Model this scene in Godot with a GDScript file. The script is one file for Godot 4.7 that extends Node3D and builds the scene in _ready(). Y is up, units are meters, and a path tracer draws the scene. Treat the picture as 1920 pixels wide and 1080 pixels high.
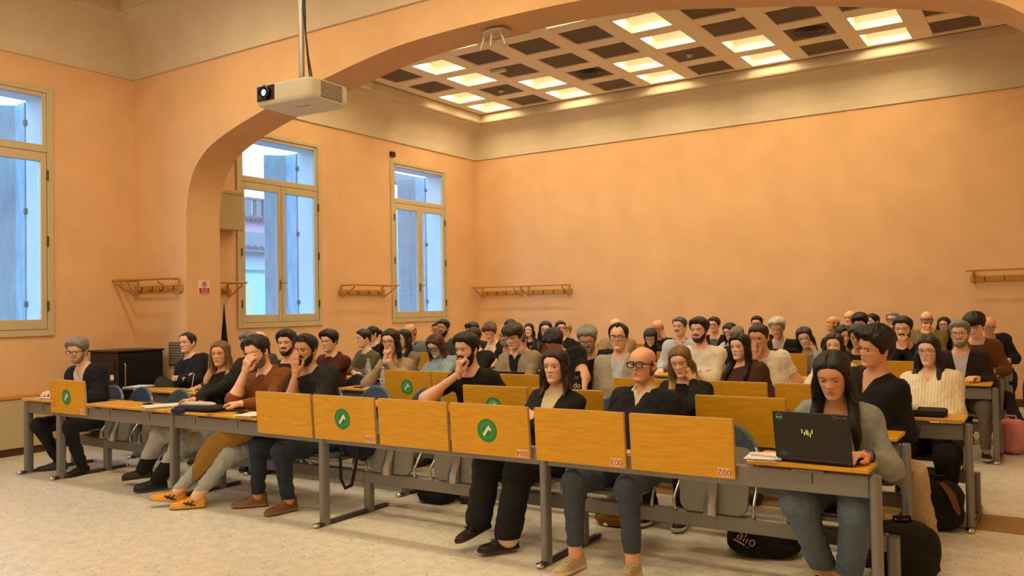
extends Node3D

# ------------------------------------------------------------------ camera, sky, light: tune here
const CAM_POS := Vector3(10.213, 1.6, 14.359)
const CAM_YAW := 33.072
const CAM_PITCH := 1.324
const CAM_ROLL := -1.059
const FOCAL := 1568.5            # in pixels of a 1920 x 1080 frame
const EXPOSURE := 1.08
const LAMP_COLOR := Color(1.0, 0.90, 0.71)
const LAMP_ENERGY := 1.35
const FRONT_LAMP_ENERGY := 4.3
const SKY_ENERGY := 2.4

# rows of benches: z of the front beam
const ROWS := [9.875, 8.80, 7.76, 6.65, 4.97, 3.95, 2.9, 1.85]
const BACK_T := 0.5
const ARCH_Z := 7.806            # front face of the arch wall
const ARCH_B := 7.306            # its back face
const ROOM_X := 11.4
const ROOM_Z := 18.0
const CORNICE := 4.718

func _ready() -> void:
	setup_camera_and_light()
	setup_materials()
	build_room()
	build_windows()
	build_outside()
	build_ceiling_lights()
	build_benches()
	build_wall_things()
	build_people()
	build_props()

func setup_camera_and_light() -> void:
	var y := deg_to_rad(CAM_YAW)
	var a := deg_to_rad(CAM_PITCH)
	var r := deg_to_rad(CAM_ROLL)
	var fwd := Vector3(-sin(y) * cos(a), sin(a), -cos(y) * cos(a))
	var r0 := Vector3(cos(y), 0, -sin(y))
	var u0 := r0.cross(fwd)
	var cam := Camera3D.new()
	cam.name = "camera"
	cam.transform = Transform3D(Basis(cos(r) * r0 + sin(r) * u0, -sin(r) * r0 + cos(r) * u0, -fwd), CAM_POS)
	cam.fov = rad_to_deg(2.0 * atan(540.0 / FOCAL))
	cam.near = 0.05
	cam.far = 200.0
	add_child(cam)
	var sky_mat := ProceduralSkyMaterial.new()
	sky_mat.sky_top_color = Color(0.40, 0.71, 1.0)
	sky_mat.sky_horizon_color = Color(0.72, 0.88, 1.0)
	sky_mat.ground_bottom_color = Color(0.25, 0.27, 0.28)
	sky_mat.ground_horizon_color = Color(0.5, 0.55, 0.6)
	sky_mat.sky_energy_multiplier = SKY_ENERGY
	sky_mat.ground_energy_multiplier = SKY_ENERGY
	var sky := Sky.new()
	sky.sky_material = sky_mat
	var env := Environment.new()
	env.background_mode = Environment.BG_SKY
	env.sky = sky
	env.tonemap_mode = Environment.TONE_MAPPER_LINEAR
	env.tonemap_exposure = EXPOSURE
	env.sdfgi_enabled = true
	env.ssao_enabled = true
	env.ssil_enabled = true
	var we := WorldEnvironment.new()
	we.name = "environment"
	we.environment = env
	add_child(we)

# ------------------------------------------------------------------ mesh builder
class MB:
	var v := PackedVector3Array()
	var n := PackedVector3Array()
	var c := PackedColorArray()
	var uv := PackedVector2Array()
	var ix := PackedInt32Array()
	var col := Color.WHITE

	func vert(p: Vector3, nn: Vector3, t := Vector2.ZERO) -> int:
		v.append(p)
		n.append(nn)
		c.append(col)
		uv.append(t)
		return v.size() - 1

	func tri(a: int, b: int, d: int) -> void:
		ix.append(a)
		ix.append(b)
		ix.append(d)

	func face(pts: Array, nn: Vector3) -> void:
		var s := v.size()
		for p in pts:
			vert(p, nn)
		for i in range(1, pts.size() - 1):
			tri(s, s + i, s + i + 1)

	func quad(a: Vector3, b: Vector3, d: Vector3, e: Vector3) -> void:
		var nn := (b - a).cross(e - a).normalized()
		face([a, b, d, e], nn)

	func box(at: Vector3, size: Vector3, bevel := 0.0, basis := Basis.IDENTITY) -> void:
		var h := size * 0.5
		var bv: float = minf(bevel, minf(h.x, minf(h.y, h.z)) * 0.9)
		for axis in 3:
			var a1 := (axis + 1) % 3
			var a2 := (axis + 2) % 3
			for s in [-1.0, 1.0]:
				var nn := Vector3.ZERO
				nn[axis] = s
				var pts := []
				for q in [[-1.0, -1.0], [1.0, -1.0], [1.0, 1.0], [-1.0, 1.0]]:
					var p := Vector3.ZERO
					p[axis] = s * h[axis]
					p[a1] = q[0] * (h[a1] - bv)
					p[a2] = q[1] * (h[a2] - bv)
					pts.append(at + basis * p)
				face(pts, basis * nn)
		if bv <= 0.0:
			return
		for axis in 3:          # edges that run along axis
			var a1 := (axis + 1) % 3
			var a2 := (axis + 2) % 3
			for s1 in [-1.0, 1.0]:
				for s2 in [-1.0, 1.0]:
					var pts := []
					for k in [[-1.0, 0], [1.0, 0], [1.0, 1], [-1.0, 1]]:
						var p := Vector3.ZERO
						p[axis] = k[0] * (h[axis] - bv)
						p[a1] = s1 * (h[a1] - (bv if k[1] == 1 else 0.0))
						p[a2] = s2 * (h[a2] - (0.0 if k[1] == 1 else bv))
						pts.append(at + basis * p)
					var nn := Vector3.ZERO
					nn[a1] = s1
					nn[a2] = s2
					face(pts, basis * nn.normalized())
		for sx in [-1.0, 1.0]:
			for sy in [-1.0, 1.0]:
				for sz in [-1.0, 1.0]:
					var sg := Vector3(sx, sy, sz)
					var pts := []
					for axis in 3:
						var p := Vector3(sx * (h.x - bv), sy * (h.y - bv), sz * (h.z - bv))
						p[axis] = sg[axis] * h[axis]
						pts.append(at + basis * p)
					face(pts, basis * sg.normalized())

	# rings of equal length joined into one smooth skin
	func loft(rings: Array, closed := true, cap0 := true, cap1 := true, colors: Array = []) -> void:
		var m: int = rings.size()
		var k: int = rings[0].size()
		var s := v.size()
		var cen := []
		for r in rings:
			var q := Vector3.ZERO
			for p in r:
				q += p
			cen.append(q / k)
		var total := 0.0
		for i in m:
			var i0 := maxi(i - 1, 0)
			var i1 := mini(i + 1, m - 1)
			for j in k:
				var j0 := (j - 1 + k) % k if closed else maxi(j - 1, 0)
				var j1 := (j + 1) % k if closed else mini(j + 1, k - 1)
				var du: Vector3 = rings[i][j1] - rings[i][j0]
				var dv: Vector3 = rings[i1][j] - rings[i0][j]
				var nn := du.cross(dv)
				if nn.length_squared() < 1e-16:
					nn = rings[i][j] - cen[i]
					if nn.length_squared() < 1e-16:
						nn = cen[i] - cen[(i1 if i == 0 else i0)]
				nn = nn.normalized()
				total += nn.dot(rings[i][j] - cen[i])
				if colors.size():
					col = colors[i][j] if colors[i] is Array else colors[i]
				vert(rings[i][j], nn, Vector2(float(j) / k, float(i) / m))
		if total < 0.0:
			for i in range(s, v.size()):
				n[i] = -n[i]
		for i in m - 1:
			for j in (k if closed else k - 1):
				var a := s + i * k + j
				var b := s + i * k + (j + 1) % k
				tri(a, b, b + k)
				tri(a, b + k, a + k)
		if cap0:
			cap(rings[0], (cen[0] - cen[1]).normalized())
		if cap1:
			cap(rings[m - 1], (cen[m - 1] - cen[m - 2]).normalized())

	func cap(ring, nn: Vector3) -> void:
		var q := Vector3.ZERO
		for p in ring:
			q += p
		var s := vert(q / ring.size(), nn)
		for p in ring:
			vert(p, nn)
		for j in ring.size():
			tri(s, s + 1 + j, s + 1 + (j + 1) % ring.size())

	# a tube along a path; r is a number or an array of numbers; flat squeezes it across the second axis
	func tube(path: Array, r, seg := 8, closed := false, flat := 1.0, up0 := Vector3.ZERO) -> void:
		var m := path.size()
		var rings := []
		var last := up0
		for i in m:
			var t: Vector3
			if closed:
				t = path[(i + 1) % m] - path[(i - 1 + m) % m]
			else:
				t = path[mini(i + 1, m - 1)] - path[maxi(i - 1, 0)]
			t = t.normalized()
			if last == Vector3.ZERO:
				last = Vector3.UP if absf(t.y) < 0.9 else Vector3.RIGHT
			var side := t.cross(last)
			if side.length() < 1e-4:
				side = t.cross(Vector3(0.31, 0.52, 0.79))
			side = side.normalized()
			var up := side.cross(t).normalized()
			last = up
			var rr: float = r[i] if r is Array else r
			var ring := []
			for j in seg:
				var a := TAU * j / seg
				ring.append(path[i] + side * (cos(a) * rr) + up * (sin(a) * rr * flat))
			rings.append(ring)
		if closed:
			rings.append(rings[0])
		loft(rings, true, not closed, not closed)

	# profile of (radius, height) turned about y, then moved by xf
	func lathe(profile: Array, seg := 20, xf := Transform3D.IDENTITY) -> void:
		var rings := []
		for p in profile:
			var ring := []
			for j in seg:
				var a := TAU * j / seg
				ring.append(xf * Vector3(p.x * cos(a), p.y, p.x * sin(a)))
			rings.append(ring)
		loft(rings)

	func ball(at: Vector3, rad: Vector3, seg := 12, rows := 8, basis := Basis.IDENTITY) -> void:
		var rings := []
		for i in rows + 1:
			var t := PI * i / rows
			var ring := []
			for j in seg:
				var a := TAU * j / seg
				ring.append(at + basis * Vector3(rad.x * sin(t) * cos(a), -rad.y * cos(t), rad.z * sin(t) * sin(a)))
			rings.append(ring)
		loft(rings, true, false, false)

	# a flat outline (x, y) pulled out along z from -depth/2 to depth/2
	func prism(poly: PackedVector2Array, depth: float, xf := Transform3D.IDENTITY) -> void:
		var t := Geometry2D.triangulate_polygon(poly)
		for s in [-1.0, 1.0]:
			var b := v.size()
			for p in poly:
				vert(xf * Vector3(p.x, p.y, s * depth * 0.5), xf.basis * Vector3(0, 0, s))
			for i in range(0, t.size(), 3):
				tri(b + t[i], b + t[i + 1], b + t[i + 2])
		for i in poly.size():
			var p := poly[i]
			var q := poly[(i + 1) % poly.size()]
			var d := (q - p).normalized()
			var nn := Vector3(d.y, -d.x, 0)
			if not Geometry2D.is_polygon_clockwise(poly):
				pass
			else:
				nn = -nn
			face([xf * Vector3(p.x, p.y, -depth * 0.5), xf * Vector3(q.x, q.y, -depth * 0.5), xf * Vector3(q.x, q.y, depth * 0.5), xf * Vector3(p.x, p.y, depth * 0.5)], xf.basis * nn)

	func add(o: MB, xf: Transform3D, tint := Color.WHITE) -> void:
		var s := v.size()
		var nb := xf.basis.inverse().transposed()
		for i in o.v.size():
			v.append(xf * o.v[i])
			n.append((nb * o.n[i]).normalized())
			c.append(o.c[i] * tint)
			uv.append(o.uv[i])
		for i in o.ix:
			ix.append(s + i)

	func mesh(mat: Material) -> ArrayMesh:
		for i in range(0, ix.size(), 3):       # front faces run clockwise
			var a := ix[i]
			var b := ix[i + 1]
			var d := ix[i + 2]
			if (v[b] - v[a]).cross(v[d] - v[a]).dot(n[a] + n[b] + n[d]) > 0.0:
				ix[i + 1] = d
				ix[i + 2] = b
		var arr := []
		arr.resize(Mesh.ARRAY_MAX)
		arr[Mesh.ARRAY_VERTEX] = v
		arr[Mesh.ARRAY_NORMAL] = n
		arr[Mesh.ARRAY_COLOR] = c
		arr[Mesh.ARRAY_TEX_UV] = uv
		arr[Mesh.ARRAY_INDEX] = ix
		var me := ArrayMesh.new()
		me.add_surface_from_arrays(Mesh.PRIMITIVE_TRIANGLES, arr)
		me.surface_set_material(0, mat)
		return me

# ------------------------------------------------------------------ nodes, names, metas
var name_count := {}

func numbered(called: String) -> String:
	var k: int = name_count.get(called, 0)
	name_count[called] = k + 1
	return called if k == 0 else "%s_%03d" % [called, k]

func thing(called: String, label: String, category: String, at := Vector3.ZERO, turn := 0.0, group := "") -> Node3D:
	var o := Node3D.new()
	o.name = numbered(called)
	o.position = at
	o.rotation.y = turn
	metas(o, label, category, group)
	add_child(o)
	return o

func metas(o: Node3D, label: String, category: String, group := "") -> void:
	o.set_meta("label", label)
	o.set_meta("category", category)
	if group != "":
		o.set_meta("group", group)

func part(called: String, me: Mesh, parent: Node3D, xf := Transform3D.IDENTITY) -> MeshInstance3D:
	var o := MeshInstance3D.new()
	o.name = called
	o.mesh = me
	o.transform = xf
	parent.add_child(o, true)
	return o

func pbox(called: String, parent: Node3D, m: Material, at: Vector3, size: Vector3, bevel := 0.003) -> MeshInstance3D:
	var b := MB.new()
	b.box(Vector3.ZERO, size, bevel)
	return part(called, b.mesh(m), parent, Transform3D(Basis.IDENTITY, at))

func single(called: String, me: Mesh, label: String, category: String, at := Vector3.ZERO, group := "") -> MeshInstance3D:
	var o := MeshInstance3D.new()
	o.name = numbered(called)
	o.mesh = me
	o.position = at
	metas(o, label, category, group)
	add_child(o)
	return o

func struct(called: String, me: Mesh) -> MeshInstance3D:
	var o := MeshInstance3D.new()
	o.name = called
	o.mesh = me
	o.set_meta("kind", "structure")
	add_child(o)
	return o

# ------------------------------------------------------------------ materials
var M := {}

func flat(c: Color, rough := 0.6, metal := 0.0) -> StandardMaterial3D:
	var key := "%s %.2f %.2f" % [c.to_html(), rough, metal]
	if not M.has(key):
		var m := StandardMaterial3D.new()
		m.albedo_color = c
		m.roughness = rough
		m.metallic = metal
		M[key] = m
	return M[key]

func noise_tex(freq: float, octaves: int, lo: Color, hi: Color, size := 512, seed_ := 1, normal := false, kind := FastNoiseLite.TYPE_SIMPLEX_SMOOTH) -> NoiseTexture2D:
	var f := FastNoiseLite.new()
	f.seed = seed_
	f.noise_type = kind
	f.frequency = freq
	f.fractal_octaves = octaves
	var t := NoiseTexture2D.new()
	t.width = size
	t.height = size
	t.seamless = true
	t.noise = f
	if normal:
		t.as_normal_map = true
		t.bump_strength = 4.0
	else:
		var g := Gradient.new()
		g.set_color(0, lo)
		g.set_color(1, hi)
		t.color_ramp = g
	return t

func tri_mat(tex: Texture2D, scale: Vector3, c := Color.WHITE, rough := 0.7, world := true) -> StandardMaterial3D:
	var m := StandardMaterial3D.new()
	m.albedo_color = c
	m.albedo_texture = tex
	m.roughness = rough
	m.uv1_triplanar = true
	m.uv1_world_triplanar = world
	m.uv1_scale = scale
	return m

func setup_materials() -> void:
	var mottled := noise_tex(0.006, 4, Color(0.955, 0.95, 0.945), Color(1, 1, 1), 512, 3)
	M.wall = tri_mat(mottled, Vector3.ONE * 0.35, Color(0.91, 0.74, 0.56), 0.85)
	M.cove = tri_mat(mottled, Vector3.ONE * 0.5, Color(0.86, 0.80, 0.70), 0.85)
	M.white_plaster = tri_mat(mottled, Vector3.ONE * 0.5, Color(0.88, 0.83, 0.76), 0.85)
	M.floor = tri_mat(terrazzo(), Vector3.ONE * 0.5, Color(0.90, 0.89, 0.86), 0.33)
	M.strip = tri_mat(noise_tex(0.09, 3, Color(0.42, 0.33, 0.16), Color(0.84, 0.70, 0.42), 512, 8), Vector3.ONE * 1.4, Color(0.95, 0.9, 0.85), 0.35)
	var grain := noise_tex(0.012, 5, Color(0.91, 0.88, 0.82), Color(1, 1, 1), 512, 5)
	M.wood = tri_mat(grain, Vector3(0.7, 7.0, 7.0), Color(0.87, 0.65, 0.10), 0.38)
	M.wood_edge = tri_mat(grain, Vector3(0.8, 14.0, 14.0), Color(0.80, 0.62, 0.36), 0.5)
	M.rack_wood = tri_mat(grain, Vector3(0.8, 9.0, 9.0), Color(0.80, 0.58, 0.24), 0.45)
	M.steel = flat(Color(0.50, 0.50, 0.50), 0.38, 0.35)
	M.steel_dark = flat(Color(0.25, 0.25, 0.26), 0.4, 0.4)
	M.shell = flat(Color(0.47, 0.47, 0.46), 0.45)
	M.chrome = flat(Color(0.85, 0.85, 0.86), 0.12, 1.0)
	M.tube = flat(Color(0.72, 0.72, 0.72), 0.25, 0.8)
	M.frame = flat(Color(0.78, 0.72, 0.58), 0.5)
	M.frame_seal = flat(Color(0.30, 0.28, 0.24), 0.7)
	M.black = flat(Color(0.035, 0.035, 0.038), 0.45)
	M.black_cloth = flat(Color(0.05, 0.05, 0.055), 0.9)
	M.shutter = tri_mat(noise_tex(0.01, 4, Color(0.75, 0.78, 0.8), Color(1, 1, 1), 256, 12), Vector3(3, 0.6, 3), Color(0.60, 0.72, 0.76), 0.6)
	M.reveal = flat(Color(0.78, 0.80, 0.82), 0.85)
	M.skirt = flat(Color(0.35, 0.19, 0.10), 0.5)
	M.ceil_light = flat(Color(0.95, 0.90, 0.80), 0.8)
	M.ceil_dark = flat(Color(0.42, 0.37, 0.31), 0.9)
	M.reflector = flat(Color(0.95, 0.93, 0.86), 0.35)
	M.cover = tri_mat(upholstery(), Vector3.ONE * 5.0, Color(1, 1, 1), 0.42, false)
	M.glass = StandardMaterial3D.new()
	M.glass.transparency = BaseMaterial3D.TRANSPARENCY_ALPHA
	M.glass.albedo_color = Color(0.9, 0.97, 1.0, 0.06)
	M.glass.roughness = 0.02
	M.lens = StandardMaterial3D.new()
	M.lens.transparency = BaseMaterial3D.TRANSPARENCY_ALPHA
	M.lens.albedo_color = Color(0.95, 0.97, 1.0, 0.08)
	M.lens.roughness = 0.02
	M.tube_glow = StandardMaterial3D.new()
	M.tube_glow.albedo_color = Color(1, 1, 1)
	M.tube_glow.emission_enabled = true
	M.tube_glow.emission = Color(1.0, 0.93, 0.74)
	M.tube_glow.emission_energy_multiplier = 6.0
	M.people = StandardMaterial3D.new()
	M.people.vertex_color_use_as_albedo = true
	M.people.roughness = 0.55
	M.hair = StandardMaterial3D.new()
	M.hair.vertex_color_use_as_albedo = true
	M.hair.roughness = 0.5
	M.hair.albedo_texture = noise_tex(0.05, 3, Color(0.62, 0.62, 0.62), Color(1, 1, 1), 256, 41)
	M.hair.uv1_triplanar = true
	M.hair.uv1_scale = Vector3(26, 4, 26)
	M.hair.normal_enabled = true
	M.hair.normal_texture = noise_tex(0.05, 3, Color.BLACK, Color.WHITE, 256, 42, true)
	M.hair.normal_scale = 1.3
	M.paper = flat(Color(0.90, 0.89, 0.87), 0.8)

# cream terrazzo with short brown chips lying every way
func terrazzo() -> ImageTexture:
	var rng := RandomNumberGenerator.new()
	rng.seed = 77
	var size := 1024
	var im := Image.create(size, size, false, Image.FORMAT_RGB8)
	var f := FastNoiseLite.new()
	f.seed = 4
	f.frequency = 0.015
	f.fractal_octaves = 4
	for y in size:
		for x in size:
			# wrap the noise by laying it on two circles would cost more; blend the borders instead
			var k := f.get_noise_2d(x, y)
			var wx: float = clampf((x - (size - 128)) / 128.0, 0, 1)
			var wy: float = clampf((y - (size - 128)) / 128.0, 0, 1)
			if wx > 0.0:
				k = lerpf(k, f.get_noise_2d(x - size, y), wx)
			if wy > 0.0:
				k = lerpf(k, f.get_noise_2d(x, y - size), wy)
			var g := 0.95 + 0.07 * k
			im.set_pixel(x, y, Color(g, g * 0.985, g * 0.96))
	for i in 900:
		var p := Vector2(rng.randf() * size, rng.randf() * size)
		var a := rng.randfn(0.0, 0.9)
		var len := rng.randf_range(1.0, 6.0)
		var w := rng.randf_range(0.8, 2.0)
		var dark := Color(0.42, 0.30, 0.20).lerp(Color(0.66, 0.52, 0.38), rng.randf())
		if rng.randf() < 0.2:
			dark = Color(1, 1, 0.98)
		var d := Vector2.from_angle(a)
		for yy in range(-12, 13):
			for xx in range(-12, 13):
				var q := Vector2(xx, yy)
				if absf(q.dot(d)) <= len and absf(q.dot(d.orthogonal())) <= w:
					im.set_pixel(posmod(int(p.x) + xx, size), posmod(int(p.y) + yy, size), dark)
	im.generate_mipmaps()
	return ImageTexture.create_from_image(im)

# blue-green seat cloth with small ochre stars and threads
func upholstery() -> ImageTexture:
	var rng := RandomNumberGenerator.new()
	rng.seed = 9
	var size := 256
	var im := Image.create(size, size, false, Image.FORMAT_RGB8)
	for y in size:
		for x in size:
			var k := rng.randf() * 0.03
			im.set_pixel(x, y, Color(0.17 + k, 0.25 + k, 0.33 + k))
	for i in 26:
		var p := Vector2(rng.randf() * size, rng.randf() * size)
		for s in 6:
			var a := TAU * s / 6.0 + rng.randf()
			for t in 26:
				var q := p + Vector2.from_angle(a + sin(t * 0.25) * 0.5) * t * 0.9
				if t > 5 and rng.randf() < 0.75:
					im.set_pixel(posmod(int(q.x), size), posmod(int(q.y), size), Color(0.55, 0.50, 0.33).lerp(Color(0.34, 0.42, 0.45), t / 26.0))
		for yy in range(-6, 7):
			for xx in range(-6, 7):
				var r := Vector2(xx, yy).length()
				if r < 6:
					im.set_pixel(posmod(int(p.x) + xx, size), posmod(int(p.y) + yy, size), Color(0.08, 0.10, 0.12) if r < 2.5 else Color(0.55, 0.47, 0.25))
	return ImageTexture.create_from_image(im)

# ------------------------------------------------------------------ the room
func arch_height(x: float) -> float:
	# half of a basket-handle arch, mirrored about its middle
	var mid := 5.72
	var d := absf(x - mid)
	var pts := [Vector2(0.0, 4.345), Vector2(0.6, 4.338), Vector2(1.2, 4.306), Vector2(2.1, 4.165), Vector2(3.25, 3.93), Vector2(4.12, 3.66), Vector2(4.44, 3.42), Vector2(4.585, 3.13), Vector2(4.635, 2.85)]
	for i in pts.size() - 1:
		if d <= pts[i + 1].x:
			var t: float = (d - pts[i].x) / (pts[i + 1].x - pts[i].x)
			var m0: float = 0.0 if i == 0 else (pts[i + 1].y - pts[i - 1].y) / (pts[i + 1].x - pts[i - 1].x)
			var m1: float = (pts[i + 2].y - pts[i].y) / (pts[i + 2].x - pts[i].x) if i + 2 < pts.size() else (pts[i + 1].y - pts[i].y) / (pts[i + 1].x - pts[i].x)
			var w: float = pts[i + 1].x - pts[i].x
			return pts[i].y * (1 + 2 * t) * (1 - t) * (1 - t) + m0 * w * t * (1 - t) * (1 - t) + pts[i + 1].y * t * t * (3 - 2 * t) + m1 * w * t * t * (t - 1)
	return 2.85

func wall_with_holes(b: MB, z0: float, z1: float, y1: float, holes: Array, xa: float, xb: float) -> void:
	# a wall across x from xa to xb that runs along z; holes are [z0, z1, y0, y1], sorted by z
	var z := z0
	for h in holes:
		b.box(Vector3((xa + xb) / 2, y1 / 2, (z + h[0]) / 2), Vector3(xb - xa, y1, h[0] - z))
		b.box(Vector3((xa + xb) / 2, h[2] / 2, (h[0] + h[1]) / 2), Vector3(xb - xa, h[2], h[1] - h[0]))
		b.box(Vector3((xa + xb) / 2, (h[3] + y1) / 2, (h[0] + h[1]) / 2), Vector3(xb - xa, y1 - h[3], h[1] - h[0]))
		z = h[1]
	b.box(Vector3((xa + xb) / 2, y1 / 2, (z + z1) / 2), Vector3(xb - xa, y1, z1 - z))

const WINDOWS := [[1.047, 2.719], [4.465, 6.171], [8.888, 10.6], [12.4, 14.1]]
const WIN_Y0 := 1.36
const WIN_Y1 := 4.358

func build_room() -> void:
	var b := MB.new()
	b.box(Vector3(ROOM_X / 2, -0.1, ROOM_Z / 2), Vector3(ROOM_X + 0.8, 0.2, ROOM_Z + 0.8))
	struct("floor", b.mesh(M.floor))
	b = MB.new()
	b.box(Vector3(ROOM_X / 2, 0.002, 7.485), Vector3(ROOM_X, 0.006, 0.49))
	struct("trim_1", b.mesh(M.strip))
	# walls
	b = MB.new()
	var holes := []
	for w in WINDOWS:
		holes.append([w[0] + 0.07, w[1] - 0.07, WIN_Y0 + 0.07, WIN_Y1 - 0.07])
	wall_with_holes(b, -0.4, ROOM_Z + 0.4, 5.9, holes, -0.44, 0.0)
	struct("wall_left", b.mesh(M.wall))
	b = MB.new()
	b.box(Vector3(ROOM_X / 2, 2.95, -0.2), Vector3(ROOM_X + 0.8, 5.9, 0.4))
	struct("wall_back", b.mesh(M.wall))
	b = MB.new()
	wall_with_holes(b, -0.4, ROOM_Z + 0.4, 5.9, [], ROOM_X, ROOM_X + 0.4)
	struct("wall_right", b.mesh(M.wall))
	b = MB.new()
	b.box(Vector3(ROOM_X / 2, 2.95, ROOM_Z + 0.2), Vector3(ROOM_X + 0.8, 5.9, 0.4))
	struct("wall_front", b.mesh(M.white_plaster))
	# the wall with the arch
	b = MB.new()
	var outline := PackedVector2Array([Vector2(0, 0), Vector2(1.087, 0)])
	var n := 72
	var prof := PackedVector2Array([Vector2(1.087, 0.0)])
	for i in n + 1:
		var t := float(i) / n
		var x := 1.0875 + (10.352 - 1.0875) * (0.5 - 0.5 * cos(PI * t))
		prof.append(Vector2(x, arch_height(x)))
	prof.append(Vector2(10.353, 0.0))
	for s in [[ARCH_Z, 1.0], [ARCH_B, -1.0]]:
		var nn := Vector3(0, 0, s[1])
		b.face([Vector3(0, 0, s[0]), Vector3(1.087, 0, s[0]), Vector3(1.087, 5.9, s[0]), Vector3(0, 5.9, s[0])], nn)
		b.face([Vector3(10.353, 0, s[0]), Vector3(ROOM_X, 0, s[0]), Vector3(ROOM_X, 5.9, s[0]), Vector3(10.353, 5.9, s[0])], nn)
		for i in range(1, prof.size() - 2):
			b.face([Vector3(prof[i].x, prof[i].y, s[0]), Vector3(prof[i + 1].x, prof[i + 1].y, s[0]), Vector3(prof[i + 1].x, 5.9, s[0]), Vector3(prof[i].x, 5.9, s[0])], nn)
	var rings := []
	for z in [ARCH_B, ARCH_Z]:
		var ring := []
		for p in prof:
			ring.append(Vector3(p.x, p.y, z))
		rings.append(ring)
	var s0 := b.v.size()
	for i in prof.size() - 1:
		var d := (prof[i + 1] - prof[i]).normalized()
		var dp := (prof[i] - prof[maxi(i - 1, 0)]).normalized() if i > 1 else d
		var dn := (prof[mini(i + 2, prof.size() - 1)] - prof[i + 1]).normalized() if i < prof.size() - 3 else d
		var na := (d + dp).normalized()
		var nb := (d + dn).normalized()
		var v0 := b.vert(rings[0][i], Vector3(na.y, -na.x, 0))
		b.vert(rings[0][i + 1], Vector3(nb.y, -nb.x, 0))
		b.vert(rings[1][i + 1], Vector3(nb.y, -nb.x, 0))
		b.vert(rings[1][i], Vector3(na.y, -na.x, 0))
		b.tri(v0, v0 + 1, v0 + 2)
		b.tri(v0, v0 + 2, v0 + 3)
	struct("wall_middle", b.mesh(M.wall))
	# skirting
	b = MB.new()
	b.box(Vector3(0.012, 0.06, ROOM_Z / 2), Vector3(0.024, 0.12, ROOM_Z), 0.004)
	struct("baseboard_left", b.mesh(M.skirt))
	b = MB.new()
	b.box(Vector3(ROOM_X / 2, 0.06, 0.012), Vector3(ROOM_X, 0.12, 0.024), 0.004)
	struct("baseboard_back", b.mesh(M.skirt))
	b = MB.new()
	b.box(Vector3(0.55, 0.06, ARCH_Z + 0.01), Vector3(1.09, 0.12, 0.02), 0.004)
	struct("baseboard_middle", b.mesh(M.skirt))
	# coves: a profile (inset, height) carried round each half of the room
	var cove := [Vector2(0.004, CORNICE - 0.02), Vector2(0.028, CORNICE - 0.012), Vector2(0.028, CORNICE + 0.012), Vector2(0.012, CORNICE + 0.02), Vector2(0.02, 4.86), Vector2(0.05, 5.0), Vector2(0.11, 5.13), Vector2(0.20, 5.225), Vector2(0.31, 5.285), Vector2(0.40, 5.31), Vector2(0.415, 5.345), Vector2(0.45, 5.365), Vector2(0.485, 5.35), Vector2(0.50, 5.37), Vector2(0.50, 5.50), Vector2(0.50, 5.56)]
	for half in [[0.0, 0.0, ROOM_X, ARCH_B, "trim_2"], [0.0, ARCH_Z, ROOM_X, ROOM_Z, "trim_3"]]:
		b = MB.new()
		var strips := []
		for p in cove:
			strips.append([Vector3(half[0] + p.x, p.y, half[1] + p.x), Vector3(half[2] - p.x, p.y, half[1] + p.x), Vector3(half[2] - p.x, p.y, half[3] - p.x), Vector3(half[0] + p.x, p.y, half[3] - p.x)])
		for side in 4:
			var inward: Vector3 = [Vector3(0, 0, 1), Vector3(-1, 0, 0), Vector3(0, 0, -1), Vector3(1, 0, 0)][side]
			for i in cove.size() - 1:
				var nn := []
				for e in 2:
					var d: Vector2 = (cove[i + 1] - cove[i]).normalized()
					if i >= 4 and i <= 8:
						d = (cove[mini(i + e + 1, 9)] - cove[maxi(i + e - 1, 4)]).normalized()
					nn.append(inward * d.y + Vector3.DOWN * d.x)
				var v0 := b.vert(strips[i][side], nn[0])
				b.vert(strips[i][(side + 1) % 4], nn[0])
				b.vert(strips[i + 1][(side + 1) % 4], nn[1])
				b.vert(strips[i + 1][side], nn[1])
				b.tri(v0, v0 + 1, v0 + 2)
				b.tri(v0, v0 + 2, v0 + 3)
		struct(half[4], b.mesh(M.cove))
	# plaster ceiling of the front half
	b = MB.new()
	b.box(Vector3(ROOM_X / 2, 5.56, (ARCH_Z + ROOM_Z) / 2), Vector3(ROOM_X, 0.1, ROOM_Z - ARCH_Z))
	struct("ceiling", b.mesh(M.white_plaster))
	build_panel_ceiling()

# the grid ceiling of the back half: columns and rows of square bays, some of them lamps, some of them grey panels
const BAY_X := [1.03, 1.91, 2.78, 3.71, 4.60, 5.49, 6.41, 7.31, 8.19, 9.10, 10.0]
const BAY_Z := [0.93, 1.83, 2.74, 3.65, 4.55, 5.45, 6.35]
const CEIL_Y := 5.518

func is_lamp(i: int, j: int) -> bool:
	if j in [0, 1, 4, 5]:
		return i % 2 == 0 and i < 10 and not (i == 8 and j > 3 and false)
	if j in [2, 3]:
		return i in [1, 5, 9]
	return false

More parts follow.
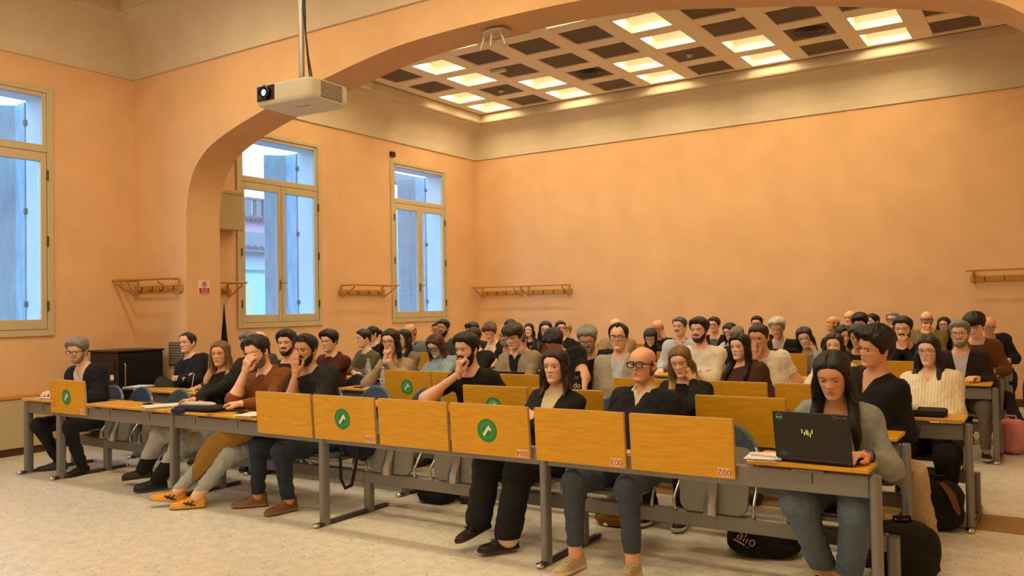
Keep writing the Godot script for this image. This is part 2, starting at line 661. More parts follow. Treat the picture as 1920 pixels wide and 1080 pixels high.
func build_panel_ceiling() -> void:
	var grid := Node3D.new()
	grid.name = "ceiling_2"
	grid.set_meta("kind", "structure")
	add_child(grid)
	# solid slab above everything
	var b := MB.new()
	b.box(Vector3(ROOM_X / 2, 5.85, ARCH_B / 2), Vector3(ROOM_X + 0.8, 0.1, ARCH_B + 0.4))
	part("slab", b.mesh(M.ceil_light), grid)
	# beams between the bays
	var hb := 0.312
	b = MB.new()
	var x := 0.5
	for i in BAY_X.size() + 1:
		var x1: float = BAY_X[i] - hb if i < BAY_X.size() else ROOM_X - 0.5
		b.box(Vector3((x + x1) / 2, CEIL_Y + 0.02, ARCH_B / 2), Vector3(x1 - x - 0.004, 0.04, ARCH_B - 1.0), 0.002)
		part("ceiling_beam", b.mesh(M.ceil_light), grid)
		b = MB.new()
		if i < BAY_X.size():
			x = BAY_X[i] + hb
			var z := 0.5
			for j in BAY_Z.size() + 1:
				var z1: float = BAY_Z[j] - hb if j < BAY_Z.size() else ARCH_B - 0.5
				b.box(Vector3(BAY_X[i], CEIL_Y + 0.021, (z + z1) / 2), Vector3(hb * 2, 0.04, z1 - z), 0.002)
				part("ceiling_beam", b.mesh(M.ceil_light), grid)
				b = MB.new()
				if j < BAY_Z.size():
					z = BAY_Z[j] + hb
					if not is_lamp(i, j):
						b.box(Vector3(BAY_X[i], CEIL_Y + 0.03, BAY_Z[j]), Vector3(hb * 2, 0.02, hb * 2), 0.002)
						part("ceiling_panel", b.mesh(M.ceil_dark), grid)
						b = MB.new()
	# dark line round the edge
	b = MB.new()
	for e in [[Vector3(0.507, CEIL_Y + 0.005, ARCH_B / 2), Vector3(0.014, 0.02, ARCH_B - 1.0)], [Vector3(ROOM_X / 2, CEIL_Y + 0.005, 0.507), Vector3(ROOM_X - 1.0, 0.02, 0.014)]]:
		b.box(e[0], e[1])
	part("edge_trim", b.mesh(flat(Color(0.36, 0.27, 0.16), 0.6)), grid)

func troffer(at: Vector3, label: String, group: String, energy: float) -> void:
	var t := thing("ceiling_light", label, "ceiling light", at, 0.0, group)
	var h := 0.31
	var b := MB.new()
	# folded white reflector: slopes up from the far side to a ridge, drops to the lamp trough
	var prof := [Vector2(-h, 0.0), Vector2(-h, 0.10), Vector2(-0.07, 0.22), Vector2(0.03, 0.17), Vector2(0.05, 0.25), Vector2(0.27, 0.25), Vector2(h, 0.12), Vector2(h, 0.0)]
	for i in prof.size() - 1:
		var p: Vector2 = prof[i]
		var q: Vector2 = prof[i + 1]
		var d := (q - p).normalized()
		b.face([Vector3(-h, p.y, p.x), Vector3(h, p.y, p.x), Vector3(h, q.y, q.x), Vector3(-h, q.y, q.x)], Vector3(0, -d.x, d.y))
	for s in [-1.0, 1.0]:
		b.face([Vector3(s * h, 0, -h), Vector3(s * h, 0, h), Vector3(s * h, 0.25, h), Vector3(s * h, 0.25, -h)], Vector3(-s, 0, 0))
	part("reflector", b.mesh(M.reflector), t)
	for tz in [0.12, 0.20]:
		b = MB.new()
		b.tube([Vector3(-0.25, 0.20, tz), Vector3(0.25, 0.20, tz)], 0.028, 10)
		part("lamp_tube", b.mesh(M.tube_glow), t)
	for s in [-1.0, 1.0]:
		b = MB.new()
		b.box(Vector3(s * 0.275, 0.20, 0.16), Vector3(0.04, 0.05, 0.10), 0.004)
		part("lamp_holder", b.mesh(M.reflector), t)
	var l := AreaLight3D.new()
	l.name = "ceiling_light_lamp"
	l.area_size = Vector2(0.5, 0.10)
	l.light_color = LAMP_COLOR
	l.light_energy = energy
	l.area_range = 25.0
	l.shadow_enabled = true
	l.position = at + Vector3(0, 0.165, 0.16)
	l.rotation = Vector3(-PI / 2, 0, 0)
	add_child(l)

func build_ceiling_lights() -> void:
	var ord := ["first", "second", "third", "fourth", "fifth", "sixth", "seventh"]
	for i in BAY_X.size():
		for j in BAY_Z.size():
			if is_lamp(i, j):
				troffer(Vector3(BAY_X[i], CEIL_Y, BAY_Z[j]), "recessed ceiling light, %s from the back wall, %s column from the window wall" % [ord[j], (ord + ["eighth", "ninth", "tenth"])[i]], "recessed lights in the panel ceiling", LAMP_ENERGY)
	# the same lamps, hung under the plaster ceiling of the front half
	for x in [2.6, 5.7, 8.8]:
		for z in [9.6, 12.4, 15.2]:
			var t := thing("pendant_light", "white pendant light of the front ceiling, %s from the arch, %s side" % [{9.6: "nearest", 12.4: "second", 15.2: "third"}[z], {2.6: "window", 5.7: "middle", 8.8: "aisle"}[x]], "ceiling light", Vector3(x, 5.36, z), 0.0, "pendant lights of the front half")
			var b := MB.new()
			b.box(Vector3(0, 0.03, 0), Vector3(1.3, 0.05, 0.34), 0.01)
			part("housing", b.mesh(M.reflector), t)
			b = MB.new()
			b.box(Vector3(0, -0.002, 0), Vector3(1.22, 0.012, 0.28), 0.003)
			part("lamp_diffuser", b.mesh(M.tube_glow), t)
			for s in [-0.5, 0.5]:
				b = MB.new()
				b.tube([Vector3(s, 0.05, 0), Vector3(s, 0.16, 0)], 0.008, 6)
				part("hanger", b.mesh(M.reflector), t)
			var l := AreaLight3D.new()
			l.name = "pendant_light_lamp"
			l.area_size = Vector2(1.2, 0.27)
			l.light_color = LAMP_COLOR
			l.light_energy = FRONT_LAMP_ENERGY
			l.area_range = 25.0
			l.shadow_enabled = true
			l.position = Vector3(x, 5.345, z)
			l.rotation = Vector3(-PI / 2, 0, 0)
			add_child(l)

func build_windows() -> void:
	for k in WINDOWS.size():
		var z0: float = WINDOWS[k][0]
		var z1: float = WINDOWS[k][1]
		var w := Node3D.new()
		w.name = "window_%d" % (k + 1)
		w.set_meta("kind", "structure")
		w.position = Vector3(0, 0, z0)
		add_child(w)
		var W := z1 - z0
		var y0 := WIN_Y0
		var y1 := WIN_Y1
		var rail := func(nm: String, za: float, zb: float, ya: float, yb: float, xa: float, xb: float):
			pbox(nm, w, M.frame, Vector3((xa + xb) / 2, (ya + yb) / 2, (za + zb) / 2), Vector3(xb - xa, yb - ya, zb - za), 0.005)
		# casing proud of the wall, then the fixed frame
		rail.call("casing", 0, 0.075, y0, y1, -0.06, 0.028)
		rail.call("casing", W - 0.075, W, y0, y1, -0.06, 0.028)
		rail.call("casing", 0.075, W - 0.075, y0, y0 + 0.075, -0.06, 0.028)
		rail.call("casing", 0.075, W - 0.075, y1 - 0.06, y1, -0.06, 0.028)
		rail.call("transom", 0.075, W - 0.075, 3.575, 3.65, -0.06, 0.02)
		# fan light
		rail.call("sash", 0.075, 0.125, 3.65, y1 - 0.06, -0.05, 0.012)
		rail.call("sash", W - 0.125, W - 0.075, 3.65, y1 - 0.06, -0.05, 0.012)
		rail.call("sash", 0.125, W - 0.125, y1 - 0.11, y1 - 0.06, -0.05, 0.012)
		rail.call("sash", 0.125, W - 0.125, 3.648, 3.665, -0.05, 0.012)
		pbox("pane", w, M.glass, Vector3(-0.03, (3.665 + y1 - 0.11) / 2, W / 2), Vector3(0.006, y1 - 0.11 - 3.665, W - 0.25), 0.0)
		# two casements
		for s in 2:
			var ca := 0.08 if s == 0 else W / 2 + 0.003
			var cb := W / 2 - 0.003 if s == 0 else W - 0.08
			rail.call("casement_stile", ca, ca + 0.07, y0 + 0.08, 3.57, -0.05, 0.018)
			rail.call("casement_stile", cb - 0.07, cb, y0 + 0.08, 3.57, -0.05, 0.018)
			rail.call("casement_rail", ca + 0.07, cb - 0.07, y0 + 0.08, y0 + 0.20, -0.05, 0.018)
			rail.call("casement_rail", ca + 0.07, cb - 0.07, 3.46, 3.57, -0.05, 0.018)
			pbox("pane", w, M.glass, Vector3(-0.03, (y0 + 0.165 + 3.46) / 2, (ca + cb) / 2), Vector3(0.006, 3.46 - y0 - 0.20, cb - ca - 0.14), 0.0)
			for hy in [1.72, 2.5, 3.3]:
				var hb := MB.new()
				hb.tube([Vector3(0.03, hy - 0.06, 0), Vector3(0.03, hy + 0.06, 0)], [0.013, 0.013], 8)
				part("hinge", hb.mesh(M.frame_seal), w, Transform3D(Basis.IDENTITY, Vector3(0, 0, ca - 0.005 if s == 0 else cb + 0.005)))
		var b := MB.new()
		b.box(Vector3(0.03, 2.02, W / 2 + 0.045), Vector3(0.02, 0.16, 0.03), 0.006)
		b.tube([Vector3(0.03, 2.05, W / 2 + 0.045), Vector3(0.07, 2.05, W / 2 + 0.045), Vector3(0.075, 2.05, W / 2 - 0.05)], 0.009, 8)
		part("window_handle", b.mesh(flat(Color(0.62, 0.46, 0.18), 0.3, 0.7)), w)
		# outer reveal in pale render
		b = MB.new()
		for e in [[Vector3(-0.25, (y0 + y1) / 2, 0.078), Vector3(0.38, y1 - y0 - 0.14, 0.02)], [Vector3(-0.25, (y0 + y1) / 2, W - 0.078), Vector3(0.38, y1 - y0 - 0.14, 0.02)], [Vector3(-0.25, y1 - 0.078, W / 2), Vector3(0.38, 0.02, W - 0.16)], [Vector3(-0.25, y0 + 0.075, W / 2), Vector3(0.40, 0.03, W - 0.16)]]:
			b.box(e[0], e[1])
		part("reveal", b.mesh(M.reveal), w)
		# shutters folded out on both sides, each of two leaves
		for s in 2:
			var zh := 0.085 if s == 0 else W - 0.085
			var sg := 1.0 if s == 0 else -1.0
			var pa := Vector3(-0.45, 0, zh)
			var pb := Vector3(-0.72, 0, zh - sg * 0.02)
			var pc := Vector3(-0.98, 0, zh + sg * 0.26) if s == 0 else Vector3(-0.74, 0, zh - sg * 0.45)
			for seg in [[pa, pb], [pb, pc]]:
				var q: Vector3 = seg[1] - seg[0]
				var bs := MB.new()
				var basis := Basis(q.normalized(), Vector3.UP, q.normalized().cross(Vector3.UP))
				bs.box(Vector3.ZERO, Vector3(q.length() - 0.006, y1 - y0 - 0.2, 0.035), 0.004)
				for hy in [-0.95, 0.0, 0.95]:
					bs.box(Vector3(0, hy, 0.022), Vector3(q.length() - 0.04, 0.07, 0.02), 0.003)
				var mid: Vector3 = (seg[0] + seg[1]) / 2 + Vector3(0, (y0 + y1) / 2, 0)
				part("shutter_leaf", bs.mesh(M.shutter), w, Transform3D(basis, mid))
			for hy in [1.75, 2.9, 4.0]:
				var hb := MB.new()
				hb.box(Vector3(-0.44, hy, zh + sg * 0.01), Vector3(0.05, 0.07, 0.04), 0.005)
				part("shutter_hinge", hb.mesh(M.frame_seal), w)

func build_outside() -> void:
	# street
	var b := MB.new()
	b.box(Vector3(-22, -3.2, 0), Vector3(43, 0.2, 70))
	single("street_pavement", b.mesh(flat(Color(0.42, 0.42, 0.42), 0.9)), "grey street paving far below the windows", "pavement").set_meta("kind", "structure")
	var tile := flat(Color(0.47, 0.37, 0.33), 0.9)
	var tile2 := flat(Color(0.40, 0.33, 0.31), 0.9)
	# near house with a tiled roof
	var h := thing("neighbour_house", "pale rendered house with a tiled roof seen through the middle window", "building", Vector3(-11.5, 0, -3.4))
	pbox("house_wall", h, flat(Color(0.70, 0.74, 0.76), 0.9), Vector3(-2.5, 0.2, -0.2), Vector3(5, 6.6, 7.0), 0.0)
	pbox("corner_pier", h, flat(Color(0.55, 0.42, 0.38), 0.9), Vector3(0.04, 0.3, -2.2), Vector3(0.12, 6.8, 0.7), 0.0)
	for k in 5:
		var wz: float = -2.9 + k * 1.35
		pbox("house_window", h, flat(Color(0.80, 0.72, 0.52), 0.7), Vector3(0.02, 1.9, wz + 0.2), Vector3(0.08, 1.2, 0.6), 0.01)
		pbox("window_ledge", h, flat(Color(0.86, 0.86, 0.84), 0.8), Vector3(0.05, 1.26, wz + 0.2), Vector3(0.16, 0.07, 0.8), 0.01)
	for k in 4:
		pbox("string_course", h, flat(Color(0.62, 0.66, 0.68), 0.9), Vector3(0.02, 2.9 + k * 0.02, -0.2), Vector3(0.06, 0.03, 7.0), 0.0)
	b = MB.new()
	for k in 30:
		var z: float = -3.75 + k * 0.245
		b.tube([Vector3(0.35, 3.62, z), Vector3(-2.4, 4.38, z)], 0.11, 7)
	var roof := part("roof_tiles", b.mesh(tile), h)
	roof.set_meta("kind", "stuff")
	pbox("gutter", h, flat(Color(0.35, 0.36, 0.38), 0.6), Vector3(0.42, 3.52, -0.2), Vector3(0.12, 0.1, 7.2), 0.02)
	# far house with chimneys
	var f := thing("far_house", "pink house with a row of chimneys behind the tiled roof", "building", Vector3(-19, 0, -6.5))
	pbox("house_wall", f, flat(Color(0.86, 0.62, 0.62), 0.9), Vector3(-2.5, 1.15, 0), Vector3(5, 8.9, 14), 0.0)
	b = MB.new()
	for k in 56:
		b.tube([Vector3(0.4, 5.62, -6.9 + k * 0.25), Vector3(-2.5, 6.12, -6.9 + k * 0.25)], 0.11, 6)
	part("roof_tiles", b.mesh(tile2), f).set_meta("kind", "stuff")
	for z in [-3.9, -4.42, -4.84, -2.2, 2.9]:
		var c := MB.new()
		c.box(Vector3(-0.9, 6.15, z), Vector3(0.30, 1.0, 0.28), 0.01)
		c.box(Vector3(-0.9, 6.68, z), Vector3(0.38, 0.1, 0.36), 0.01)
		part("chimney", c.mesh(flat(Color(0.50, 0.44, 0.42), 0.9)), f)
	# house opposite the back window
	var o := thing("opposite_house", "grey blue house with an eave seen behind the back window shutter", "building", Vector3(-9.0, 0, -13.5))
	pbox("house_wall", o, flat(Color(0.62, 0.68, 0.74), 0.9), Vector3(-2.5, 1.2, 0), Vector3(5, 8.6, 9), 0.0)
	b = MB.new()
	for k in 36:
		b.tube([Vector3(0.5, 5.6, -4.4 + k * 0.25), Vector3(-2.5, 6.9, -4.4 + k * 0.25)], 0.11, 6)
	part("roof_tiles", b.mesh(tile), o).set_meta("kind", "stuff")
	# a shrub against the near house
	var rng := RandomNumberGenerator.new()
	rng.seed = 21
	var sh := thing("climbing_shrub", "grey green shrub climbing the wall of the pale house", "shrub", Vector3(-10.9, -3.1, -3.6))
	b = MB.new()
	for k in 900:
		var p := Vector3(rng.randf_range(0.0, 0.5), rng.randf_range(0.3, 4.5), rng.randf_range(-1.6, 2.2))
		var ba := Basis.from_euler(Vector3(rng.randf() * TAU, rng.randf() * TAU, 0))
		b.face([p + ba * Vector3(-0.09, 0, 0), p + ba * Vector3(0, 0.03, 0.05), p + ba * Vector3(0.1, 0, 0), p + ba * Vector3(0, 0.03, -0.05)], ba.y)
	part("foliage", b.mesh(flat(Color(0.30, 0.38, 0.30), 0.8)), sh).set_meta("kind", "stuff")
	b = MB.new()
	b.tube([Vector3(0.2, 0, 0), Vector3(0.25, 2.0, 0.2), Vector3(0.2, 4.0, -0.1)], [0.08, 0.06, 0.02], 7)
	part("stem", b.mesh(flat(Color(0.28, 0.22, 0.18), 0.9)), sh)

# ------------------------------------------------------------------ benches
const ROW_NAME := ["front row", "second row", "third row", "fourth row", "fifth row", "sixth row", "seventh row", "back row"]
var G := {}          # shared meshes of the bench parts

func text_mesh(s: String, size: float, m: Material, depth := 0.001) -> TextMesh:
	var t := TextMesh.new()
	var f := SystemFont.new()
	f.font_names = PackedStringArray(["Droid Sans"])
	t.font = f
	t.text = s
	t.font_size = 64
	t.pixel_size = size / 64.0
	t.depth = depth
	t.material = m
	return t

func oval(rx: float, rz: float, y: float, seg := 16, p := 2.6) -> Array:
	var ring := []
	for j in seg:
		var a := TAU * j / seg
		var ca := cos(a)
		var sa := sin(a)
		ring.append(Vector3(rx * signf(ca) * pow(absf(ca), 2.0 / p), y, rz * signf(sa) * pow(absf(sa), 2.0 / p)))
	return ring

func make_bench_parts() -> void:
	var b := MB.new()
	b.loft([oval(0.027, 0.044, 0.0), oval(0.027, 0.044, 0.722), oval(0.022, 0.039, 0.73)])
	G.post = b.mesh(M.steel)
	b = MB.new()
	b.loft([oval(0.032, 0.036, 0.0, 14, 4.0), oval(0.032, 0.036, 0.315, 14, 4.0)])
	G.seat_post = b.mesh(M.steel)
	b = MB.new()
	b.box(Vector3(0, 0.018, -0.30), Vector3(0.05, 0.026, 0.78), 0.008)
	G.foot = b.mesh(M.steel_dark)
	b = MB.new()
	b.ball(Vector3.ZERO, Vector3(0.03, 0.018, 0.03), 12, 6)
	G.foot_tip = b.mesh(M.chrome)
	b = MB.new()
	b.box(Vector3(0, 0.034, -0.24), Vector3(0.018, 0.006, 0.34), 0.002)
	G.foot_strip = b.mesh(M.chrome)
	b = MB.new()
	b.box(Vector3.ZERO, Vector3(0.005, 0.075, 0.002), 0.0)
	G.slot = b.mesh(M.black)
	# half-oval backrest: shell and cloth front
	var shell := PackedVector2Array([Vector2(-0.21, 0.0), Vector2(0.21, 0.0)])
	var cover := PackedVector2Array([Vector2(-0.195, 0.012), Vector2(0.195, 0.012)])
	for i in 19:
		var a := PI * i / 18.0
		shell.append(Vector2(0.225 * cos(a), 0.05 + 0.33 * pow(sin(a), 0.8)))
		cover.append(Vector2(0.207 * cos(a), 0.05 + 0.312 * pow(sin(a), 0.8)))
	b = MB.new()
	b.prism(shell, 0.024)
	G.back_shell = b.mesh(flat(Color(0.36, 0.45, 0.52), 0.3))
	b = MB.new()
	b.prism(cover, 0.012, Transform3D(Basis.IDENTITY, Vector3(0, 0, 0.016)))
	G.back_cover = b.mesh(M.cover)
	# seat pad, rounded rectangle
	var pad := PackedVector2Array()
	for q in [[0.17, 0.155, 0.0], [-0.17, 0.155, 90.0], [-0.15, -0.13, 180.0], [0.15, -0.13, 270.0]]:
		for k in 6:
			var a := deg_to_rad(q[2] + 90.0 * k / 5.0)
			pad.append(Vector2(q[0] + 0.06 * cos(a), q[1] + 0.06 * sin(a)))
	b = MB.new()
	b.prism(pad, 0.025)
	G.seat_shell = b.mesh(M.shell)
	b = MB.new()
	b.prism(pad, 0.022, Transform3D(Basis.IDENTITY.scaled(Vector3(0.94, 0.94, 1)), Vector3(0, 0, -0.02)))
	G.seat_cover = b.mesh(M.cover)
	b = MB.new()
	b.loft([[Vector3(-0.032, 0.10, 0.012), Vector3(0.032, 0.10, 0.012), Vector3(0.032, 0.10, 0.03), Vector3(-0.032, 0.10, 0.03)], [Vector3(-0.034, -0.05, 0.012), Vector3(0.034, -0.05, 0.012), Vector3(0.034, -0.05, 0.045), Vector3(-0.034, -0.05, 0.045)], [Vector3(-0.037, -0.14, 0.012), Vector3(0.037, -0.14, 0.012), Vector3(0.037, -0.14, 0.075), Vector3(-0.037, -0.14, 0.075)], [Vector3(-0.037, -0.20, 0.012), Vector3(0.037, -0.20, 0.012), Vector3(0.037, -0.20, 0.075), Vector3(-0.037, -0.20, 0.075)]])
	G.seat_bracket = b.mesh(M.tube)
	for s in [-1.0, 1.0]:
		b = MB.new()
		b.tube([Vector3(s * 0.235, 0.33, -0.47), Vector3(s * 0.245, 0.335, -0.44), Vector3(s * 0.25, 0.40, -0.44), Vector3(s * 0.235, 0.58, -0.60), Vector3(s * 0.20, 0.66, -0.70), Vector3(s * 0.17, 0.74, -0.735)], 0.0105, 8)
		G["arm_tube%d" % int(s)] = b.mesh(M.tube)
	b = MB.new()
	b.box(Vector3.ZERO, Vector3(0.604, 0.325, 0.022), 0.003)
	G.board = b.mesh(M.wood)
	b = MB.new()
	b.box(Vector3.ZERO, Vector3(0.604, 0.022, 0.33), 0.003)
	G.board_flat = b.mesh(M.wood)
	b = MB.new()
	b.box(Vector3(0, 0.163, 0.0), Vector3(0.602, 0.006, 0.020), 0.001)
	b.box(Vector3(0.3025, 0, 0.0), Vector3(0.005, 0.322, 0.0225), 0.001)
	b.box(Vector3(-0.3025, 0, 0.0), Vector3(0.005, 0.322, 0.0225), 0.001)
	G.edge_band = b.mesh(M.wood_edge)
	b = MB.new()
	b.box(Vector3(0, -0.022, 0.10), Vector3(0.16, 0.02, 0.06), 0.003)
	b.tube([Vector3(-0.08, -0.026, 0.131), Vector3(0.08, -0.026, 0.131)], 0.009, 8)
	G.hinge = b.mesh(M.steel)
	b = MB.new()
	b.lathe([Vector2(0.0, 0.0), Vector2(0.076, 0.0), Vector2(0.076, 0.0012), Vector2(0.0, 0.0012)], 32, Transform3D(Basis(Vector3.RIGHT, PI / 2), Vector3.ZERO))
	G.sticker = b.mesh(flat(Color(0.13, 0.50, 0.20), 0.45))
	b = MB.new()
	b.prism(PackedVector2Array([Vector2(-0.036, -0.025), Vector2(-0.022, -0.038), Vector2(0.014, 0.008), Vector2(0.022, -0.006), Vector2(0.034, 0.006), Vector2(0.013, 0.036)]), 0.001)
	G.tick = b.mesh(flat(Color(0.93, 0.92, 0.82), 0.5))
	b = MB.new()
	b.box(Vector3.ZERO, Vector3(0.075, 0.048, 0.001), 0.0)
	G.tag = b.mesh(flat(Color(0.93, 0.78, 0.66), 0.5))

# seats: [x, "u" panel up / "d" tablet down, number or "", sticker]
func bench(row: int, x0: float, x1: float, seats: Array, last: bool, label: String) -> void:
	var z: float = ROWS[row]
	var t := thing("lecture_bench", label, "bench", Vector3(x0, 0, z), 0.0, "lecture benches")
	var posts := [0.0, x1 - x0] if last else [0.0]
	for px in posts:
		part("post", G.post, t, Transform3D(Basis.IDENTITY, Vector3(px, 0, 0)))
		part("seat_post", G.seat_post, t, Transform3D(Basis.IDENTITY, Vector3(px, 0, -0.48)))
		var f := part("foot_bar", G.foot, t, Transform3D(Basis.IDENTITY, Vector3(px, 0, 0)))
		part("chrome_tip", G.foot_tip, f, Transform3D(Basis.IDENTITY, Vector3(0, 0.018, 0.088)))
		part("chrome_tip", G.foot_tip, f, Transform3D(Basis.IDENTITY, Vector3(0, 0.017, -0.69)))
		part("chrome_strip", G.foot_strip, f)
	var w := x1 - x0
	pbox("front_beam", t, M.steel, Vector3(w / 2, 0.672, 0.0), Vector3(w - 0.05, 0.112, 0.045), 0.006)
	pbox("seat_beam", t, M.steel, Vector3(w / 2, 0.278, -0.48), Vector3(w - 0.05, 0.095, 0.06), 0.008)
	for s in seats:
		var sx: float = s[0] - x0
		var used := seat_taken(row, s[0])
		var bt := Basis(Vector3.RIGHT, deg_to_rad(-11.0))
		var bk := part("backrest", G.back_shell, t, Transform3D(bt, Vector3(sx, 0.47, -0.675)))
		part("backrest_cover", G.back_cover, bk)
		for e in [-1, 1]:
			part("arm_tube", G["arm_tube%d" % e], t, Transform3D(Basis.IDENTITY, Vector3(sx, 0, 0)))
		if s[1] == "d":
			part("beam_slot", G.slot, t, Transform3D(Basis.IDENTITY, Vector3(sx + 0.02, 0.70, 0.0235)))
		var st: MeshInstance3D
		if used:
			st = part("seat", G.seat_shell, t, Transform3D(Basis(Vector3.RIGHT, PI / 2), Vector3(sx, 0.425, -0.46)))
			part("seat_cover", G.seat_cover, st)
		else:
			st = part("seat", G.seat_shell, t, Transform3D(Basis(Vector3.RIGHT, deg_to_rad(-8.0)), Vector3(sx, 0.52, -0.47)))
			part("seat_cover", G.seat_cover, st)
			part("seat_bracket", G.seat_bracket, st)
		if s[1] == "u":
			var bd := part("tablet", G.board, t, Transform3D(Basis(Vector3.RIGHT, deg_to_rad(4.0)), Vector3(sx, 0.8125, 0.047)))
			part("edge_band", G.edge_band, bd)
			if s.size() > 3 and s[3]:
				var sk := part("sticker", G.sticker, bd, Transform3D(Basis.IDENTITY, Vector3(-0.01, 0.0, 0.0115)))
				sk.set_meta("label", "round green sticker with a white tick")
				var tk := part("tick_mark", G.tick, bd, Transform3D(Basis.IDENTITY, Vector3(-0.01, 0.0, 0.0135)))
				tk.set_meta("label", "white tick on the green sticker")
			if s[2] != "":
				part("number_tag", G.tag, bd, Transform3D(Basis.IDENTITY, Vector3(0.247, -0.128, 0.0118)))
				part("number", text_mesh(s[2], 0.046, flat(Color(0.55, 0.10, 0.10), 0.6)), bd, Transform3D(Basis(Vector3.BACK, PI), Vector3(0.247, -0.128, 0.013)))
		else:
			var bd := part("tablet", G.board_flat, t, Transform3D(Basis.IDENTITY, Vector3(sx, 0.757, -0.095)))
			part("hinge", G.hinge, bd)

func row_units(row: int, borders: Array, centers: Array, ups: Dictionary, prefix: String) -> void:
	# borders from the right end to the left; three seats in each
	var k := 0
	var place := ["next to the right aisle", "second from the right aisle", "third from the right aisle", "next to the window side", "beside the window wall"]
	for u in borders.size() - 1:
		var seats := []
		var raised := 0
		for i in 3:
			if k < centers.size():
				var c: float = centers[k]
				var up = ups.get(k, null)
				if up != null:
					raised += 1
					seats.append([c, "u", up[0], up[1]])
				else:
					seats.append([c, "d", "", false])
				k += 1
		var what: String = ["all its wooden tablets down", "one wooden panel raised", "two wooden panels raised", "three wooden panels raised"][raised]
		bench(row, borders[u + 1], borders[u], seats, u == 0, "%s bench unit %s, %s" % [ROW_NAME[row], place[u], what])

func build_benches() -> void:
	make_bench_parts()
	people_data()
	bench(0, 7.515, 9.43, [[7.785, "u", "003", false], [8.43, "u", "002", false], [9.11, "d", "", false]], true, "front row bench with raised panels 003 and 002 and the laptop tablet")
	bench(0, 5.59, 7.515, [[5.85, "u", "006", true], [6.495, "u", "", false], [7.13, "u", "004", true]], false, "front row bench unit with three raised panels numbered 006 and 004 at its ends")
	bench(0, 3.78, 5.59, [[4.08, "d", "", false], [4.62, "d", "", false], [5.215, "u", "", false]], false, "front row bench unit with one plain raised panel before the man in navy")
	bench(0, 1.97, 3.78, [[2.185, "u", "012", true], [2.83, "d", "", false], [3.44, "d", "", false]], false, "front row bench with one raised stickered panel and two tablets strewn with papers")
	bench(0, 1.36, 1.97, [[1.665, "d", "", false]], false, "single-seat bench unit at the far left end of the front row")
	row_units(1, [9.42, 7.43, 5.46, 3.49, 1.55], [9.08, 8.42, 7.76, 7.1, 6.445, 5.79, 5.13, 4.47, 3.82, 3.17, 2.53, 1.9], {1: ["", false], 3: ["", false], 4: ["", true]}, "steel and wood")
	row_units(2, [9.67, 7.675, 5.665, 3.655, 1.65], [9.35, 8.67, 8.0, 7.29, 6.65, 5.985, 5.29, 4.67, 3.99, 3.24, 2.65, 1.98], {1: ["", false], 2: ["", false], 3: ["", false], 5: ["", false], 6: ["", false], 7: ["", true], 9: ["", false]}, "steel and wood")
	row_units(3, [8.75, 6.77, 4.79, 2.81, 0.83], [8.42, 7.76, 7.1, 6.44, 5.78, 5.12, 4.46, 3.8, 3.14, 2.48, 1.82, 1.16], {}, "steel and wood")
	var far := [9.35, 8.69, 8.03, 7.37, 6.71, 6.05, 5.39, 4.73, 4.07, 3.41, 2.75, 2.09, 1.43]
	var fb := [9.68, 7.7, 5.72, 3.74, 1.76]
	row_units(4, fb, far.slice(0, 12), {1: ["", false], 3: ["", false], 4: ["", false], 10: ["", false]}, "steel and wood")
	row_units(5, fb, far.slice(0, 12), {3: ["", false], 5: ["", false]}, "steel and wood")
	row_units(6, fb, far.slice(0, 12), {3: ["", false], 7: ["", false], 9: ["", false]}, "steel and wood")
	row_units(7, fb, far.slice(0, 12), {6: ["", false], 7: ["", false], 8: ["", false]}, "steel and wood")

func seat_taken(row: int, x: float) -> bool:
	for p in PEOPLE:
		if p.row == row and absf(p.px - x) < 0.31:
			return true
	return false

# ------------------------------------------------------------------ things on the walls, projector, cabinet
func coat_rack(label: String, xf: Transform3D, n_hooks: int, width: float, group: String) -> void:
	# back at z = 0, shelf reaches out along +z; height 0 is the bottom of the board
	var t := thing("coat_rack", label, "coat rack", xf.origin, 0.0, group)
	t.transform = xf
	pbox("hook_board", t, M.rack_wood, Vector3(width / 2, 0.055, 0.012), Vector3(width, 0.085, 0.02), 0.004)
	for k in 3:
		var b := MB.new()
		var zz: float = 0.12 + k * 0.10
		b.tube([Vector3(-0.03, 0.175, zz), Vector3(width + 0.03, 0.175, zz)], 0.011 if k < 2 else 0.016, 8)
		part("shelf_rail", b.mesh(M.rack_wood), t)
	for x in [0.06, width - 0.06]:
		var b := MB.new()
		b.tube([Vector3(x, 0.17, 0.02), Vector3(x, 0.172, 0.30), Vector3(x, 0.155, 0.325), Vector3(x, 0.13, 0.32), Vector3(x, 0.0, 0.09), Vector3(x, -0.02, 0.05), Vector3(x, -0.01, 0.025), Vector3(x, 0.03, 0.02), Vector3(x, 0.17, 0.02)], 0.012, 8)
		part("bracket", b.mesh(M.rack_wood), t)
	for k in n_hooks:
		var x: float = width * (k + 0.75) / (n_hooks + 0.5)
		var b := MB.new()
		b.tube([Vector3(x, 0.085, 0.024), Vector3(x, 0.045, 0.03), Vector3(x, 0.025, 0.05), Vector3(x, 0.035, 0.07), Vector3(x, 0.055, 0.075)], 0.006, 6)
		part("hook", b.mesh(flat(Color(0.12, 0.07, 0.05), 0.4)), t)

